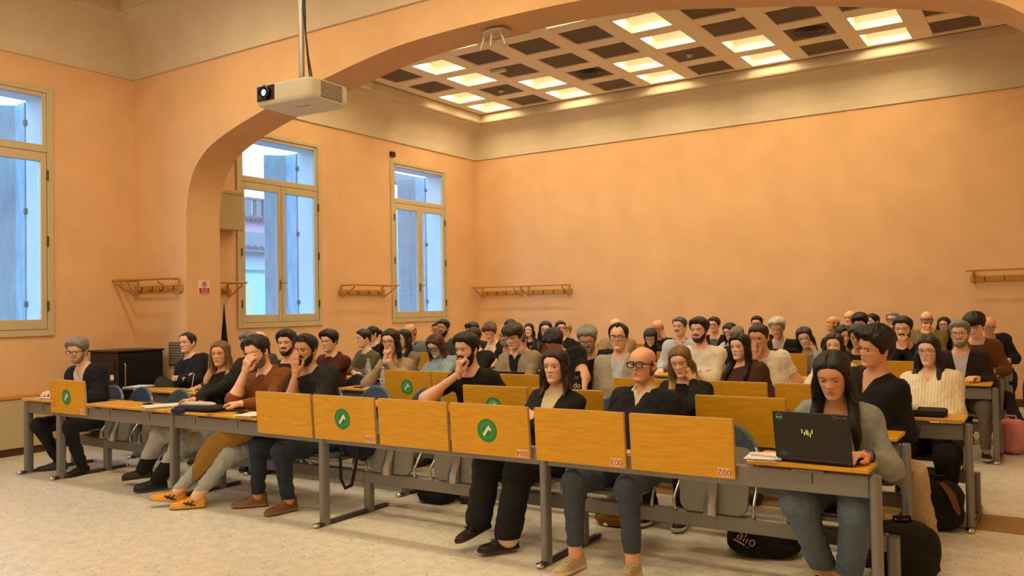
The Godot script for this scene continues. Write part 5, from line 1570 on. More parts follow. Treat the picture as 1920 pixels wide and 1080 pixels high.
func build_hair(o: Dictionary, near: bool, seed_: int) -> MB:
	var f := FastNoiseLite.new()
	f.seed = seed_
	f.frequency = 0.01
	f.fractal_octaves = 3
	var style: String = o.get("hair", "short")
	var fem: bool = o.get("f", false)
	var hc := lin(o.hc)
	var hc2 := lin(o.get("hc2", o.hc))
	var ht: float = o.get("ht", 0.012)
	var wild: float = o.get("wild", 0.12)
	var rec: float = o.get("rec", 0.0)
	var nape: float = o.get("nape", -0.075)
	var fringe: float = o.get("fringe", 0.0)
	var part_: float = o.get("part", 0.0)
	var longish := style in ["long", "bun"]
	var thick := func(p: Vector3, deg: float, phi: float) -> float:
		if style == "fringe":
			var in_side := smoothstep(68.0, 84.0, deg) * smoothstep(-0.085, -0.06, p.y) * (1.0 - smoothstep(0.015, 0.04, p.y))
			return lerpf(-0.006, 0.004, in_side)
		if style == "hijab":
			if deg < 62.0 and p.y < 0.045 and p.y > -0.10 and p.y < 0.075 - deg * 0.0006:
				return -0.008
			return ht
		var e := p.y - hairline(deg, rec, nape, fringe, longish)
		var m := smoothstep(-0.010, 0.012, e)
		var t := ht * (0.42 + 0.58 * smoothstep(-0.03, 0.085, p.y))
		if not longish:
			t *= 1.0 + 0.35 * smoothstep(0.0, 0.06, p.z) * smoothstep(0.05, 0.085, p.y)
		else:
			t *= 1.0 - 0.55 * exp(-pow((p.x - part_ * 0.08) / 0.010, 2.0)) * smoothstep(-0.04, 0.02, p.z)
		t += 0.45 * wild * ht * (f.get_noise_3d(p.x * 2600.0, p.y * 2600.0, p.z * 2600.0) + 0.7 * f.get_noise_3d(p.x * 6000.0 + 50.0, p.y * 5200.0, p.z * 6000.0))
		t += ht * 0.10 * f.get_noise_3d(p.x * 9000.0, p.y * 1500.0, p.z * 9000.0)
		return lerpf(-0.007, t, m)
	var colr := func(p: Vector3) -> Color:
		if style == "hijab":
			return hc
		return strand(f, p, hc)
	var b := shell(near, fem, thick, colr)
	if style == "bun":
		b.col = hc
		b.ball(Vector3(0.0, 0.02, -0.135), Vector3(0.04, 0.042, 0.035), 12, 8)
		for k in 4:
			b.tube([Vector3(0, 0.02, -0.15), Vector3(0.02 * (k - 1.5), 0.0, -0.18), Vector3(0.03 * (k - 1.5), -0.03 - 0.01 * k, -0.19)], [0.012, 0.008, 0.002], 6)
		b.col = Color.WHITE
	if style == "hijab":
		# cloth falls round the neck on to the shoulders
		var rings := []
		var cols := []
		for q in [[-0.085, 0.062, 0.055, 0.02], [-0.115, 0.078, 0.080, 0.005], [-0.15, 0.095, 0.095, -0.01], [-0.20, 0.135, 0.115, -0.02], [-0.26, 0.165, 0.135, -0.03], [-0.30, 0.14, 0.12, -0.03]]:
			var r := []
			for j in 28:
				var a := TAU * j / 28
				var k: float = 1.0 + 0.05 * sin(a * 7.0 + q[0] * 60.0)
				r.append(Vector3(q[1] * cos(a) * k, q[0], q[3] + q[2] * sin(a) * k))
			rings.append(r)
			cols.append(hc)
		b.loft(rings, true, true, true, cols)
		b.col = Color.WHITE
	if style == "long":
		var hl: float = o.get("hlen", -0.3)
		var rows := 16 if near else 10
		var seg := 26 if near else 16
		# the back of the hair
		var rings := []
		var cols := []
		for i in rows + 1:
			var t := float(i) / rows
			var y := lerpf(0.045, hl + 0.02, t)
			var down := smoothstep(-0.08, -0.24, y)
			var a := lerpf(0.074 + ht * 0.9, 0.100, smoothstep(0.0, -0.14, y)) * lerpf(1.0, 1.12, down)
			var bk := lerpf(0.098 + ht, 0.170, down)
			var op := deg_to_rad(lerpf(lerpf(80.0, 66.0, smoothstep(0.04, -0.05, y)), 112.0, smoothstep(-0.12, -0.19, y)))
			var th := lerpf(0.024, 0.014, t)
			var outer := []
			var inner := []
			for j in seg + 1:
				var phi := lerpf(op, TAU - op, float(j) / seg)
				var k := 1.0 + (0.02 + 0.10 * wild) * f.get_noise_2d(j * 160.0, y * 900.0) + 0.02 * sin(j * 2.4)
				var d := Vector3(a * sin(phi), y, bk * cos(phi))
				var edge := smoothstep(0.0, 0.08, minf(float(j) / seg, 1.0 - float(j) / seg))
				outer.append(Vector3(d.x * k, y, d.z * k + 0.004))
				var inn := d * (1.0 - th / 0.1 * (0.25 + 0.75 * edge))
				inner.append(Vector3(inn.x, y, inn.z + 0.004))
			inner.reverse()
			var ring := outer + inner
			rings.append(ring)
			var cr := []
			for q in ring:
				cr.append(strand(f, q, hc.lerp(hc2, smoothstep(0.15, 0.8, t)), 0.55))
			cols.append(cr)
		b.loft(rings, true, true, true, cols)
		# locks that fall before the shoulders
		if not o.get("hback", false) or true:
			for s in [-1.0, 1.0]:
				for l in 3:
					var path := []
					var rad := []
					var off: float = l * 0.022
					var cc := []
					var y1: float = hl + l * 0.02
					for i in rows + 1:
						var t := float(i) / rows
						var y := lerpf(0.040, y1, t)
						var out := lerpf(0.068, 0.088, smoothstep(0.04, -0.06, y)) + 0.012 * smoothstep(-0.15, -0.25, y)
						var fw := lerpf(0.040, 0.020, smoothstep(0.04, -0.08, y)) + 0.075 * smoothstep(-0.13, -0.25, y)
						var wv := (0.004 + 0.009 * wild) * sin(t * (9.0 + 4.0 * wild) + l * 2.0 + s)
						path.append(Vector3(s * (out - off * 0.15) + wv, y, fw - off + wv))
						rad.append(lerpf(0.012, 0.025, smoothstep(0.0, 0.25, t)) * (1.0 - 0.75 * smoothstep(0.7, 1.0, t)))
					var start := b.v.size()
					b.tube(path, rad, 9 if near else 6, false, 0.8, Vector3.FORWARD)
					for q in range(start, b.v.size()):
						var tt := clampf((0.04 - b.v[q].y) / (0.04 - hl), 0, 1)
						b.c[q] = strand(f, b.v[q], hc.lerp(hc2, smoothstep(0.15, 0.8, tt)), 0.55)
	return b

func build_brow(o: Dictionary, s: float) -> MB:
	var fem: bool = o.get("f", false)
	var b := MB.new()
	var path := []
	var rad := []
	for i in 6:
		var t := i / 5.0
		var x: float = lerpf(0.013, 0.047, t)
		var y: float = 0.0185 + 0.0065 * sin(t * 2.3) - 0.002 * t
		var phi := atan2(x * 1.15, 0.085)
		var q := head_surface(y, phi, fem, true)
		path.append(Vector3(s * x, y, q.z - absf(q.x - x) * 0.6 + 0.001))
		rad.append((0.0040 if not fem else 0.0030) * (1.0 - 0.6 * t))
	b.col = lin(Color(0.10, 0.07, 0.05)).lerp(lin(o.hc), 0.55) if o.hair != "hijab" else lin(Color(0.08, 0.05, 0.04))
	b.tube(path, rad, 6, false, 0.7)
	return b

func build_beard(o: Dictionary, near: bool, seed_: int, thick0: float, only_lip: bool) -> MB:
	var f := FastNoiseLite.new()
	f.seed = seed_ + 7
	f.frequency = 0.01
	var bc := lin(o.get("bc", o.hc))
	var thick := func(p: Vector3, deg: float, phi: float) -> float:
		var ax := absf(p.x)
		var m := 0.0
		var lips := bump(p.x, p.y, 0.0, -0.0565, 0.0215, 0.0080)
		var mous := smoothstep(0.036, 0.024, ax) * smoothstep(-0.037, -0.042, p.y) * smoothstep(-0.062, -0.050, p.y) if p.z > 0 else 0.0
		if only_lip:
			m = mous
		else:
			var top := -0.070 + 0.042 * smoothstep(28.0, 74.0, deg) + 0.04 * smoothstep(68.0, 82.0, deg)
			m = smoothstep(top + 0.006, top - 0.016, p.y) * smoothstep(100.0, 88.0, deg)
			m = maxf(m, mous)
		m *= 1.0 - clampf(lips * 1.5 - 0.25, 0, 1)
		var t := thick0 * (0.55 + 0.6 * smoothstep(-0.05, -0.10, p.y)) * (1.0 + 0.35 * f.get_noise_3d(p.x * 5000.0, p.y * 5000.0, p.z * 5000.0))
		if p.z > 0.0 and absf(p.x) < 0.03:
			t += 0.003
		return lerpf(-0.006, t, m)
	return shell(near, o.get("f", false), thick, func(p: Vector3) -> Color: return strand(f, p, bc, 0.4))

func build_glasses(kind: int, up := false) -> Array:
	var b := MB.new()
	var ls := [MB.new(), MB.new()]
	var r := [0.0016, 0.0017, 0.0024, 0.0036][kind] as float
	var y := 0.0 if not up else 0.0
	for s in [-1.0, 1.0]:
		var ring := []
		var rx := 0.0245
		var ry := 0.0205 if kind != 3 else 0.0175
		var pw := 2.6 if kind != 3 else 4.5
		for k in 20:
			var a := TAU * k / 20
			var ca := cos(a)
			var sa := sin(a)
			ring.append(Vector3(s * 0.0325 + rx * signf(ca) * pow(absf(ca), 2.0 / pw), y + ry * signf(sa) * pow(absf(sa), 2.0 / pw), 0.0975 - 0.10 * absf(s * 0.0325 + rx * ca) * 0.18))
		b.tube(ring, r, 6, true)
		ls[0 if s < 0 else 1].face(ring, Vector3(0, 0, 1))
		b.tube([Vector3(s * 0.056, y + 0.008, 0.0965), Vector3(s * 0.072, y + 0.008, 0.085), Vector3(s * 0.0775, y + 0.005, 0.02), Vector3(s * 0.078, y - 0.004, -0.01), Vector3(s * 0.076, y - 0.02, -0.022)], r * 1.15, 6)
	b.tube([Vector3(-0.009, y + 0.004, 0.0975), Vector3(0, y + 0.007, 0.101), Vector3(0.009, y + 0.004, 0.0975)], r, 6)
	return [b, ls[0], ls[1]]

# ---- a smooth skin round tapered bones (surface nets)
class SkinNet:
	var bones := []           # [a, b, ra, rb, label]
	var v := PackedVector3Array()
	var n := PackedVector3Array()
	var bone := PackedInt32Array()
	var quads := PackedInt32Array()

	func add(a: Vector3, b: Vector3, ra: float, rb: float, label: int) -> void:
		bones.append([a, b, ra, rb, label])

	func dist(p: Vector3) -> float:      # to the trunk and neck only
		var best := 1e9
		for q in bones:
			if q[4] > 2:
				continue
			var ab: Vector3 = q[1] - q[0]
			var h := clampf((p - q[0]).dot(ab) / maxf(ab.length_squared(), 1e-9), 0.0, 1.0)
			best = minf(best, (p - q[0] - ab * h).length() - lerpf(q[2], q[3], h))
		return best

	func run(cell: float, k: float) -> void:
		var lo := Vector3.ONE * 1e9
		var hi := -lo
		for q in bones:
			var r := Vector3.ONE * (maxf(q[2], q[3]) + cell * 2.5)
			lo = lo.min(q[0] - r).min(q[1] - r)
			hi = hi.max(q[0] + r).max(q[1] + r)
		var nx := int((hi.x - lo.x) / cell) + 2
		var ny := int((hi.y - lo.y) / cell) + 2
		var nz := int((hi.z - lo.z) / cell) + 2
		var total := nx * ny * nz
		var F := PackedFloat32Array()
		F.resize(total)
		var W := PackedFloat32Array()
		W.resize(total)
		var I := PackedByteArray()
		I.resize(total)
		var reach := maxf(2.6 / k, cell * 1.8)
		var sxy := nx * ny
		for bi in bones.size():
			var q: Array = bones[bi]
			var a: Vector3 = q[0]
			var b: Vector3 = q[1]
			var ra: float = q[2]
			var dr: float = q[3] - ra
			var ab := b - a
			var inv := 1.0 / maxf(ab.length_squared(), 1e-9)
			var r := Vector3.ONE * (maxf(q[2], q[3]) + reach)
			var l := ((a.min(b) - r - lo) / cell).floor().clamp(Vector3.ZERO, Vector3(nx - 1, ny - 1, nz - 1))
			var u := ((a.max(b) + r - lo) / cell).ceil().clamp(Vector3.ZERO, Vector3(nx - 1, ny - 1, nz - 1))
			for z in range(int(l.z), int(u.z) + 1):
				for y in range(int(l.y), int(u.y) + 1):
					var i := z * sxy + y * nx + int(l.x)
					var p := lo + Vector3(int(l.x), y, z) * cell - a
					for x in range(int(l.x), int(u.x) + 1):
						var h := clampf(p.dot(ab) * inv, 0.0, 1.0)
						var d := (p - ab * h).length() - ra - dr * h
						if d < reach:
							var e := exp(-k * d)
							F[i] += e
							if e > W[i]:
								W[i] = e
								I[i] = bi
						i += 1
						p.x += cell
		var VI := PackedInt32Array()
		VI.resize(total)
		var corner := [0, 1, nx, nx + 1, sxy, sxy + 1, sxy + nx, sxy + nx + 1]
		var ea := [0, 2, 4, 6, 0, 1, 4, 5, 0, 1, 2, 3]
		var eb := [1, 3, 5, 7, 2, 3, 6, 7, 4, 5, 6, 7]
		var off := [Vector3(0, 0, 0), Vector3(1, 0, 0), Vector3(0, 1, 0), Vector3(1, 1, 0), Vector3(0, 0, 1), Vector3(1, 0, 1), Vector3(0, 1, 1), Vector3(1, 1, 1)]
		for z in nz - 1:
			for y in ny - 1:
				var i := z * sxy + y * nx
				var before := int(F[i] >= 1.0) + int(F[i + nx] >= 1.0) + int(F[i + sxy] >= 1.0) + int(F[i + sxy + nx] >= 1.0)
				for x in nx - 1:
					var j := i + 1
					var now := int(F[j] >= 1.0) + int(F[j + nx] >= 1.0) + int(F[j + sxy] >= 1.0) + int(F[j + sxy + nx] >= 1.0)
					var s := before + now
					if s > 0 and s < 8:
						var at := Vector3.ZERO
						var cnt := 0
						for e in 12:
							var fa := F[i + corner[ea[e]]]
							var fb := F[i + corner[eb[e]]]
							if (fa >= 1.0) != (fb >= 1.0):
								var la := log(maxf(fa, 1e-5))
								var lb := log(maxf(fb, 1e-5))
								at += off[ea[e]].lerp(off[eb[e]], la / (la - lb))
								cnt += 1
						VI[i] = v.size() + 1
						v.append(lo + (Vector3(x, y, z) + at / cnt) * cell)
						var who := 0
						var most := -1.0
						for q in corner:
							if W[i + q] > most:
								most = W[i + q]
								who = I[i + q]
						bone.append(who)
						if x > 0 and y > 0 and z > 0:
							var f0 := F[i] >= 1.0
							if f0 != (F[i + 1] >= 1.0):
								_quad(VI[i], VI[i - nx], VI[i - nx - sxy], VI[i - sxy], f0)
							if f0 != (F[i + nx] >= 1.0):
								_quad(VI[i], VI[i - sxy], VI[i - sxy - 1], VI[i - 1], f0)
							if f0 != (F[i + sxy] >= 1.0):
								_quad(VI[i], VI[i - 1], VI[i - 1 - nx], VI[i - nx], f0)
					before = now
					i += 1
		n.resize(v.size())
		for q in range(0, quads.size(), 4):
			var nn := (v[quads[q + 2]] - v[quads[q]]).cross(v[quads[q + 3]] - v[quads[q + 1]])
			for t in 4:
				n[quads[q + t]] += nn
		for i in n.size():
			n[i] = n[i].normalized()

	func _quad(a: int, b: int, c: int, d: int, flip: bool) -> void:
		if a == 0 or b == 0 or c == 0 or d == 0:
			return
		if flip:
			quads.append_array([a - 1, b - 1, c - 1, d - 1])
		else:
			quads.append_array([a - 1, d - 1, c - 1, b - 1])

	func part_of(labels: PackedInt32Array, which: int, col: Color) -> MB:
		# the quads that wear one label, as a mesh of their own
		var b := MB.new()
		var map := {}
		b.col = col
		for q in range(0, quads.size(), 4):
			if labels[q / 4] != which:
				continue
			var id := []
			for t in 4:
				var i := quads[q + t]
				if not map.has(i):
					map[i] = b.vert(v[i], n[i])
				id.append(map[i])
			b.tri(id[0], id[1], id[2])
			b.tri(id[0], id[2], id[3])
		b.col = Color.WHITE
		return b

# ---- hands: wrist at 0, fingers along +z, back of the hand up, thumb towards +x
func make_hand(curl: float, spread: float, thumb_in: float, cell: float) -> MB:
	var s := SkinNet.new()
	var kx := [0.031, 0.0105, -0.010, -0.0295]
	var kz := [0.086, 0.090, 0.086, 0.077]
	var ln := [[0.040, 0.025, 0.020], [0.044, 0.029, 0.021], [0.041, 0.027, 0.020], [0.033, 0.020, 0.018]]
	s.add(Vector3(0.008, 0, -0.03), Vector3(0.010, 0, 0.02), 0.021, 0.020, 0)
	s.add(Vector3(-0.010, 0, -0.03), Vector3(-0.012, 0, 0.02), 0.020, 0.019, 0)
	for i in 4:
		var kn := Vector3(kx[i], 0.002, kz[i])
		s.add(Vector3(kx[i] * 0.62, -0.001, 0.012), kn, 0.0155, 0.0115, 0)
		var ang := curl * (0.75 + 0.07 * i)
		var side: float = spread * (1.5 - i) * 0.5
		var p := kn
		for jn in 3:
			var d := Vector3(sin(side), -sin(ang), cos(ang)).normalized()
			var q: Vector3 = p + d * ln[i][jn]
			s.add(p, q, [0.0098, 0.0088, 0.0078][jn] * (0.9 if i == 3 else 1.0), [0.0088, 0.0078, 0.0066][jn] * (0.9 if i == 3 else 1.0), 0)
			p = q
			ang += curl * (1.05 if jn == 0 else 0.75)
	var t0 := Vector3(0.020, -0.008, 0.018)
	var t1 := t0 + Vector3(0.028 - 0.010 * thumb_in, -0.010 - 0.012 * thumb_in, 0.030)
	var t2 := t1 + Vector3(0.012 - 0.026 * thumb_in, -0.006 - 0.006 * thumb_in, 0.030)
	var t3 := t2 + Vector3(0.004 - 0.020 * thumb_in, -0.002, 0.024)
	s.add(t0, t1, 0.0165, 0.0115, 0)
	s.add(t1, t2, 0.0112, 0.0098, 0)
	s.add(t2, t3, 0.0098, 0.0078, 0)
	s.run(cell, 260.0)
	var lab := PackedInt32Array()
	lab.resize(s.quads.size() / 4)
	return s.part_of(lab, 0, Color(1, 0.93, 0.90))

# shoe: ankle at 0, sole at -0.085, toe towards +z
func make_shoe(style: String, upper: Color, sole: Color, extra: bool) -> MB:
	var b := MB.new()
	var thick := 0.016
	if style == "chunky":
		thick = 0.045
	elif style in ["sneaker", "boot"]:
		thick = 0.026
	var prof := [[-0.075, 0.020, 0.030], [-0.070, 0.032, 0.066], [-0.045, 0.037, 0.080], [-0.005, 0.039, 0.082], [0.035, 0.041, 0.070], [0.080, 0.046, 0.052], [0.125, 0.049, 0.042], [0.165, 0.045, 0.036], [0.190, 0.034, 0.030], [0.203, 0.016, 0.018]]
	for layer in 2:
		var rings := []
		for q in prof:
			var ring := []
			for j in 16:
				var a := TAU * j / 16
				var ca := cos(a)
				var sa := sin(a)
				if layer == 0:
					ring.append(Vector3(q[1] * 1.06 * signf(ca) * pow(absf(ca), 0.5), -0.085 + thick * 0.5 + thick * 0.5 * signf(sa) * pow(absf(sa), 0.4), q[0] * 1.02))
				else:
					var hh: float = q[2] if style != "loafer" else minf(q[2], 0.062)
					if style == "boot" and q[0] < 0.04:
						hh += 0.03
					var y: float = -0.085 + thick * 0.7 + (hh * maxf(sa, -0.05) if sa > 0 else 0.004 * sa)
					ring.append(Vector3(q[1] * signf(ca) * pow(absf(ca), 0.75) * (1.0 - 0.28 * maxf(sa, 0.0)), y, q[0]))
			rings.append(ring)
		b.col = lin(sole) if layer == 0 else lin(upper)
		b.loft(rings)
	# laces or strap
	if style in ["sneaker", "boot", "oxford"]:
		b.col = lin(sole.lerp(Color(0.85, 0.82, 0.75), 0.5)) if style == "sneaker" and not extra else lin(upper) * 1.5
		for k in 4:
			var z := 0.050 + k * 0.020
			var y := -0.085 + thick * 0.7 + 0.066 - k * 0.0075
			b.tube([Vector3(-0.024, y - 0.006, z), Vector3(0, y + 0.004, z + 0.004), Vector3(0.024, y - 0.006, z)], 0.0034, 6)
	elif style in ["loafer", "chunky"]:
		b.col = lin(Color(0.30, 0.28, 0.27)) if style == "chunky" else lin(upper) * 1.3
		b.tube([Vector3(-0.042, -0.03, 0.085), Vector3(0, -0.012, 0.082), Vector3(0.042, -0.03, 0.085)], 0.009, 8, false, 0.5)
		for s in [-0.008, 0.008]:
			b.tube([Vector3(0, -0.014, 0.09), Vector3(s, -0.018, 0.115)], [0.005, 0.003], 6)
	if extra:      # dark crossing stripes on the side of a running shoe
		b.col = lin(Color(0.04, 0.04, 0.05))
		for s in [-1.0, 1.0]:
			for k in 2:
				b.tube([Vector3(s * 0.044, -0.052, 0.045 + k * 0.03), Vector3(s * 0.037, -0.022, 0.02 + k * 0.03)], 0.0045, 6)
				b.tube([Vector3(s * 0.045, -0.058, 0.00 + k * 0.024), Vector3(s * 0.043, -0.032, 0.085 + k * 0.012)], 0.0045, 6)
	b.col = Color.WHITE
	return b

func joint(a: Vector3, t: Vector3, l1: float, l2: float, pole: Vector3) -> Vector3:
	var d := t - a
	var len := d.length()
	var k := len / ((l1 + l2) * 0.985)
	if k > 1.0:
		l1 *= k
		l2 *= k
	var x := (l1 * l1 - l2 * l2 + len * len) / (2.0 * len)
	var hgt := sqrt(maxf(0.0, l1 * l1 - x * x))
	var dir := d / len
	var up := (pole - dir * pole.dot(dir)).normalized()
	return a + dir * x + up * hgt

const HANDS := {"relaxed": [0.42, 0.14, 0.3], "flat": [0.10, 0.10, 0.05], "fist": [1.18, 0.03, 0.9], "curl": [0.72, 0.06, 0.6]}
var HAND_MB := {}
var DONE := {}

func hand_xf(w: Vector3, dir: Vector3, back: Vector3, left: bool, s: float) -> Transform3D:
	var z := dir.normalized()
	var y := (back - z * back.dot(z)).normalized()
	var x := y.cross(z)
	# the template has the thumb at +x; with the back up and fingers forward that is a left hand when +x is the body's left... mirror for the other
	if left:
		x = -x
	return Transform3D(Basis(x * s, y * s, z * s), w)

func make_person(i: int) -> void:
	var o: Dictionary = PEOPLE[i]
	var near: bool = o.row <= 2 or (o.row == 3 and o.h.x > 5.5)
	var fem: bool = o.get("f", false)
	var s: float = o.get("s", 1.0)
	var O := Vector3(o.px, 0, ROWS[o.row] - 0.53)
	var H: Vector3 = o.h - O
	var Hb := Basis.from_euler(Vector3(deg_to_rad(o.get("pitch", 0.0)), deg_to_rad(o.get("yaw", 0.0)), deg_to_rad(o.get("roll", 0.0))))
	var Hx := Transform3D(Hb * s, H)
	var pt := sin(deg_to_rad(o.get("pitch", 0.0)))
	var skin := lin(o.skin)
	var bulk: float = o.get("bulk", 1.0) * (0.90 if fem else 1.0)
	var pel := Vector3(0, 0.53, 0.02)
	var N := H + Hb * Vector3(0, -0.07, -0.03) * s + Vector3(0, -0.108, -0.03 - 0.07 * maxf(pt, 0.0)) * s
	var up := (N - pel).normalized()
	var by := deg_to_rad(o.get("body", o.get("yaw", 0.0) * 0.55))
	var X := Vector3(cos(by), 0, -sin(by))
	var fw := X.cross(up).normalized()
	X = up.cross(fw).normalized()
	var C := N - up * 0.135
	var Mid := pel.lerp(N, 0.48) + fw * 0.01
	var sk := SkinNet.new()
	# 0 skin, 1 top, 2 trousers, 3 shirt, 4 sock
	var bw := bulk
	sk.add(pel - Vector3(0.075, 0, 0), pel + Vector3(0.075, 0, 0), 0.125 * bw, 0.125 * bw, 2)
	for sg in [-1.0, 1.0]:
		sk.add(pel + X * (0.062 * sg) + up * 0.07, Mid + X * (0.062 * sg * bw), 0.108 * bw, 0.104 * bw, 1)
		sk.add(Mid + X * (0.062 * sg * bw), C + X * (0.078 * sg * bw), 0.104 * bw, 0.098 * bw, 1)
		sk.add(C + X * (0.075 * sg * bw) + up * 0.03, N + X * (sg * 0.05) - up * 0.05, 0.092 * bw, 0.058, 1)
		if fem:
			sk.add(C + X * (0.072 * sg) - up * 0.045 + fw * 0.060, C + X * (0.074 * sg) - up * 0.06 + fw * 0.072, 0.056, 0.052, 1)
	var sw := (0.168 if not fem else 0.150) * lerpf(1.0, bulk, 0.5)
	var SL := N - up * 0.065 + X * sw - fw * 0.005
	var SR := N - up * 0.065 - X * sw - fw * 0.005
	sk.add(N - up * 0.045, SL, 0.050, 0.058 * bulk, 1)
	sk.add(N - up * 0.045, SR, 0.050, 0.058 * bulk, 1)
	var hood: bool = o.get("neck", "crew") == "hood"
	var nr := 0.056 if not fem else 0.048
	sk.add(N - up * 0.03 + fw * 0.004, H + Hb * Vector3(0, -0.045, -0.022) * s, nr * s, nr * 0.96 * s, 0)
	# arms
	var wrists := {}
	var elbows := {}
	for sg in [1.0, -1.0]:
		var left: bool = sg > 0
		var S := SL if left else SR
		var key: String = o.get("al" if left else "ar", "wl")
		if left and o.has("wl"):
			key = "w"
		if not left and o.has("wr"):
			key = "w"
		var W := Vector3.ZERO
		var pole := Vector3(sg * 0.55, -1, -0.25)
		var hd := Vector3(-sg * 0.35, -0.05, 1)
		var back := Vector3.UP
		var pose := "relaxed"
		match key:
			"desk":
				W = Vector3(sg * 0.14, 0.805, maxf(0.36, N.z + 0.22))
			"deskcross":
				W = Vector3(-sg * 0.045, 0.805 + (0.03 if left else 0.0), maxf(0.36, N.z + 0.20))
				hd = Vector3(-sg * 1.0, -0.05, 0.08)
				pole = Vector3(sg * 1.0, -0.5, 0.0)
			"cross":
				W = C + fw * 0.150 * bw - up * (0.10 if left else 0.135) - X * (sg * 0.055)
				hd = -X * sg + up * 0.12
				back = fw
				pole = X * sg * 1.0 - up * 0.6 + fw * 0.05
			"lap":
				W = Vector3(sg * 0.10, 0.665, 0.15)
				hd = Vector3(-sg * 0.9, 0.0, 0.45)
			"chin":
				W = H + Hb * Vector3(sg * 0.022, -0.180, 0.088) * s
				hd = Vector3(-sg * 0.25, 1.0, 0.10)
				back = Vector3(sg * 0.4, 0, 1)
				pose = "fist"
			"cheek":
				W = H + Hb * Vector3(sg * 0.082, -0.150, 0.050) * s
				hd = Vector3(-sg * 0.18, 1.0, 0.05)
				back = Vector3(sg * 0.9, 0, 0.55)
				pose = "fist"
			"mouth":
				W = H + Hb * Vector3(sg * 0.022, -0.190, 0.112) * s
				hd = Hb * Vector3(sg * 0.06, 1.0, -0.04)
				back = Hb * Vector3(sg * 0.25, 0.05, 1)
				pose = "flat"
			"face":
				W = H + Hb * Vector3(sg * 0.065, -0.120, 0.125) * s
				hd = Hb * Vector3(-sg * 0.62, 0.80, 0.02)
				back = Hb * Vector3(sg * 0.25, 0.10, 1)
				pose = "relaxed"
			"w":
				W = (o.wl if left else o.wr) - O
		var ek := "elbL" if left else "elbR"
		var E: Vector3
		var l1 := 0.285
		var l2 := 0.25
		if o.has(ek):
			E = o[ek] - O
		else:
			E = joint(S, W, l1, l2, pole)
		wrists[sg] = W
		elbows[sg] = E
		sk.add(S, E, 0.060 * bulk, 0.049 * bulk, 5)
		sk.add(E, W, 0.046 * bulk, 0.031, 6)
		if key in ["desk", "lap", "w"]:
			hd = ((W - E).normalized() * 0.6 + hd.normalized() * 0.6).normalized()
		var hx := hand_xf(W + hd.normalized() * 0.012, hd, back, not left, s * (0.94 if fem else 1.02))
		wrists[[sg, "xf"]] = hx
		wrists[[sg, "pose"]] = pose
	# legs
	var trw: float = o.get("trw", 1.0)
	var ankles := {}
	for sg in [1.0, -1.0]:
		var left: bool = sg > 0
		var hip := Vector3(sg * 0.088, 0.515, 0.05)
		var A: Vector3 = (o["ankL" if left else "ankR"] - O) if o.has("ankL" if left else "ankR") else Vector3(sg * 0.12, 0.10, 0.37)
		var kk := "kneeL" if left else "kneeR"
		var K: Vector3 = (o[kk] - O) if o.has(kk) else joint(hip, A, 0.45, 0.43, Vector3(sg * 0.12, 1.0, 0.55))
		ankles[sg] = A
		sk.add(hip, K, 0.092 * lerpf(1.0, bulk, 0.5), 0.064 * lerpf(1.0, trw, 0.4), 8)
		sk.add(K, A, 0.060 * lerpf(1.0, trw, 0.5), 0.043 * trw, 7)
	var cell := 0.0178 if near else 0.028
	if o.row == 0:
		cell = 0.0150
	sk.run(cell, 46.0)
	# what each place wears: ga > 0 is the opening of the top, gb > 0 is bare skin, gl > 0 is below a trouser hem
	var neck: String = o.get("neck", "crew")
	var collared: bool = o.get("collar", false)
	var has_shirt: bool = o.has("shirt")
	var open_front: bool = has_shirt and neck != "vee"
	var sleeve: String = o.get("sleeve", "long")
	var hem: float = o.get("hem", 0.11)
	var nv := sk.v.size()
	var ga := PackedFloat32Array()
	ga.resize(nv)
	var gb := PackedFloat32Array()
	gb.resize(nv)
	var gw := PackedFloat32Array()     # > 0 above the waist
	gw.resize(nv)
	for q in nv:
		var c := sk.v[q]
		var L: int = sk.bones[sk.bone[q]][4]
		var r := c - N
		var lx := absf(r.dot(X))
		var lu := r.dot(up)
		var lf := r.dot(fw)
		var A := -0.05
		var B := -0.05
		gw[q] = 0.05
		if L in [7, 8]:
			gw[q] = -0.05
		elif L in [1, 2]:
			gw[q] = clampf((c - pel).dot(up) - 0.035, -0.05, 0.05)
		if L == 5 or L == 6:
			var aa: Vector3 = sk.bones[sk.bone[q]][0]
			var ab: Vector3 = sk.bones[sk.bone[q]][1] - aa
			var t := (c - aa).dot(ab) / ab.length_squared()
			var side := 1 if sk.bone[q] % 2 == 0 else -1
			if sleeve == "short":
				A = (t - 0.60) * 0.28 if L == 5 else 0.05
			elif o.get("rolled", 0) != 0 and o.get("rolled", 0) == (1 if r.dot(X) > 0 else -1):
				A = (t - 0.20) * 0.25 if L == 6 else -0.05
			else:
				A = (t - 0.965) * 0.25 if L == 6 else -0.05
			B = A
		elif L == 7:
			B = hem - c.y if (o.row == 0 or o.has("ankL")) else -0.05
			A = B
		elif L == 0 or L == 1:
			var crew := lu - crew_line(lf, lx)
			A = crew
			B = crew
			if neck == "vee" and lf > 0.0:
				A = maxf(crew, minf(0.062 * (lu + 0.150) / 0.14 - lx, 0.03))
				B = A
				if has_shirt:
					B = maxf(crew, minf(0.040 * (lu + 0.075) / 0.08 - lx, 0.03))
			elif open_front and lf > 0.0:
				var vd := 0.34
				A = maxf(crew, minf(minf(0.012 + 0.066 * clampf((lu + vd) / vd, 0.0, 1.0) - lx, lu + vd + 0.12), 0.03))
				if collared:
					B = maxf(crew, minf(0.040 * (lu + 0.075) / 0.08 - lx, 0.03))
			elif collared and lf > 0.0:
				A = maxf(crew, minf(0.040 * (lu + 0.075) / 0.08 - lx, 0.03))
				B = A
		ga[q] = A
		gb[q] = B
	# folds in the cloth; the body under it lies a little deeper
	var fn := FastNoiseLite.new()
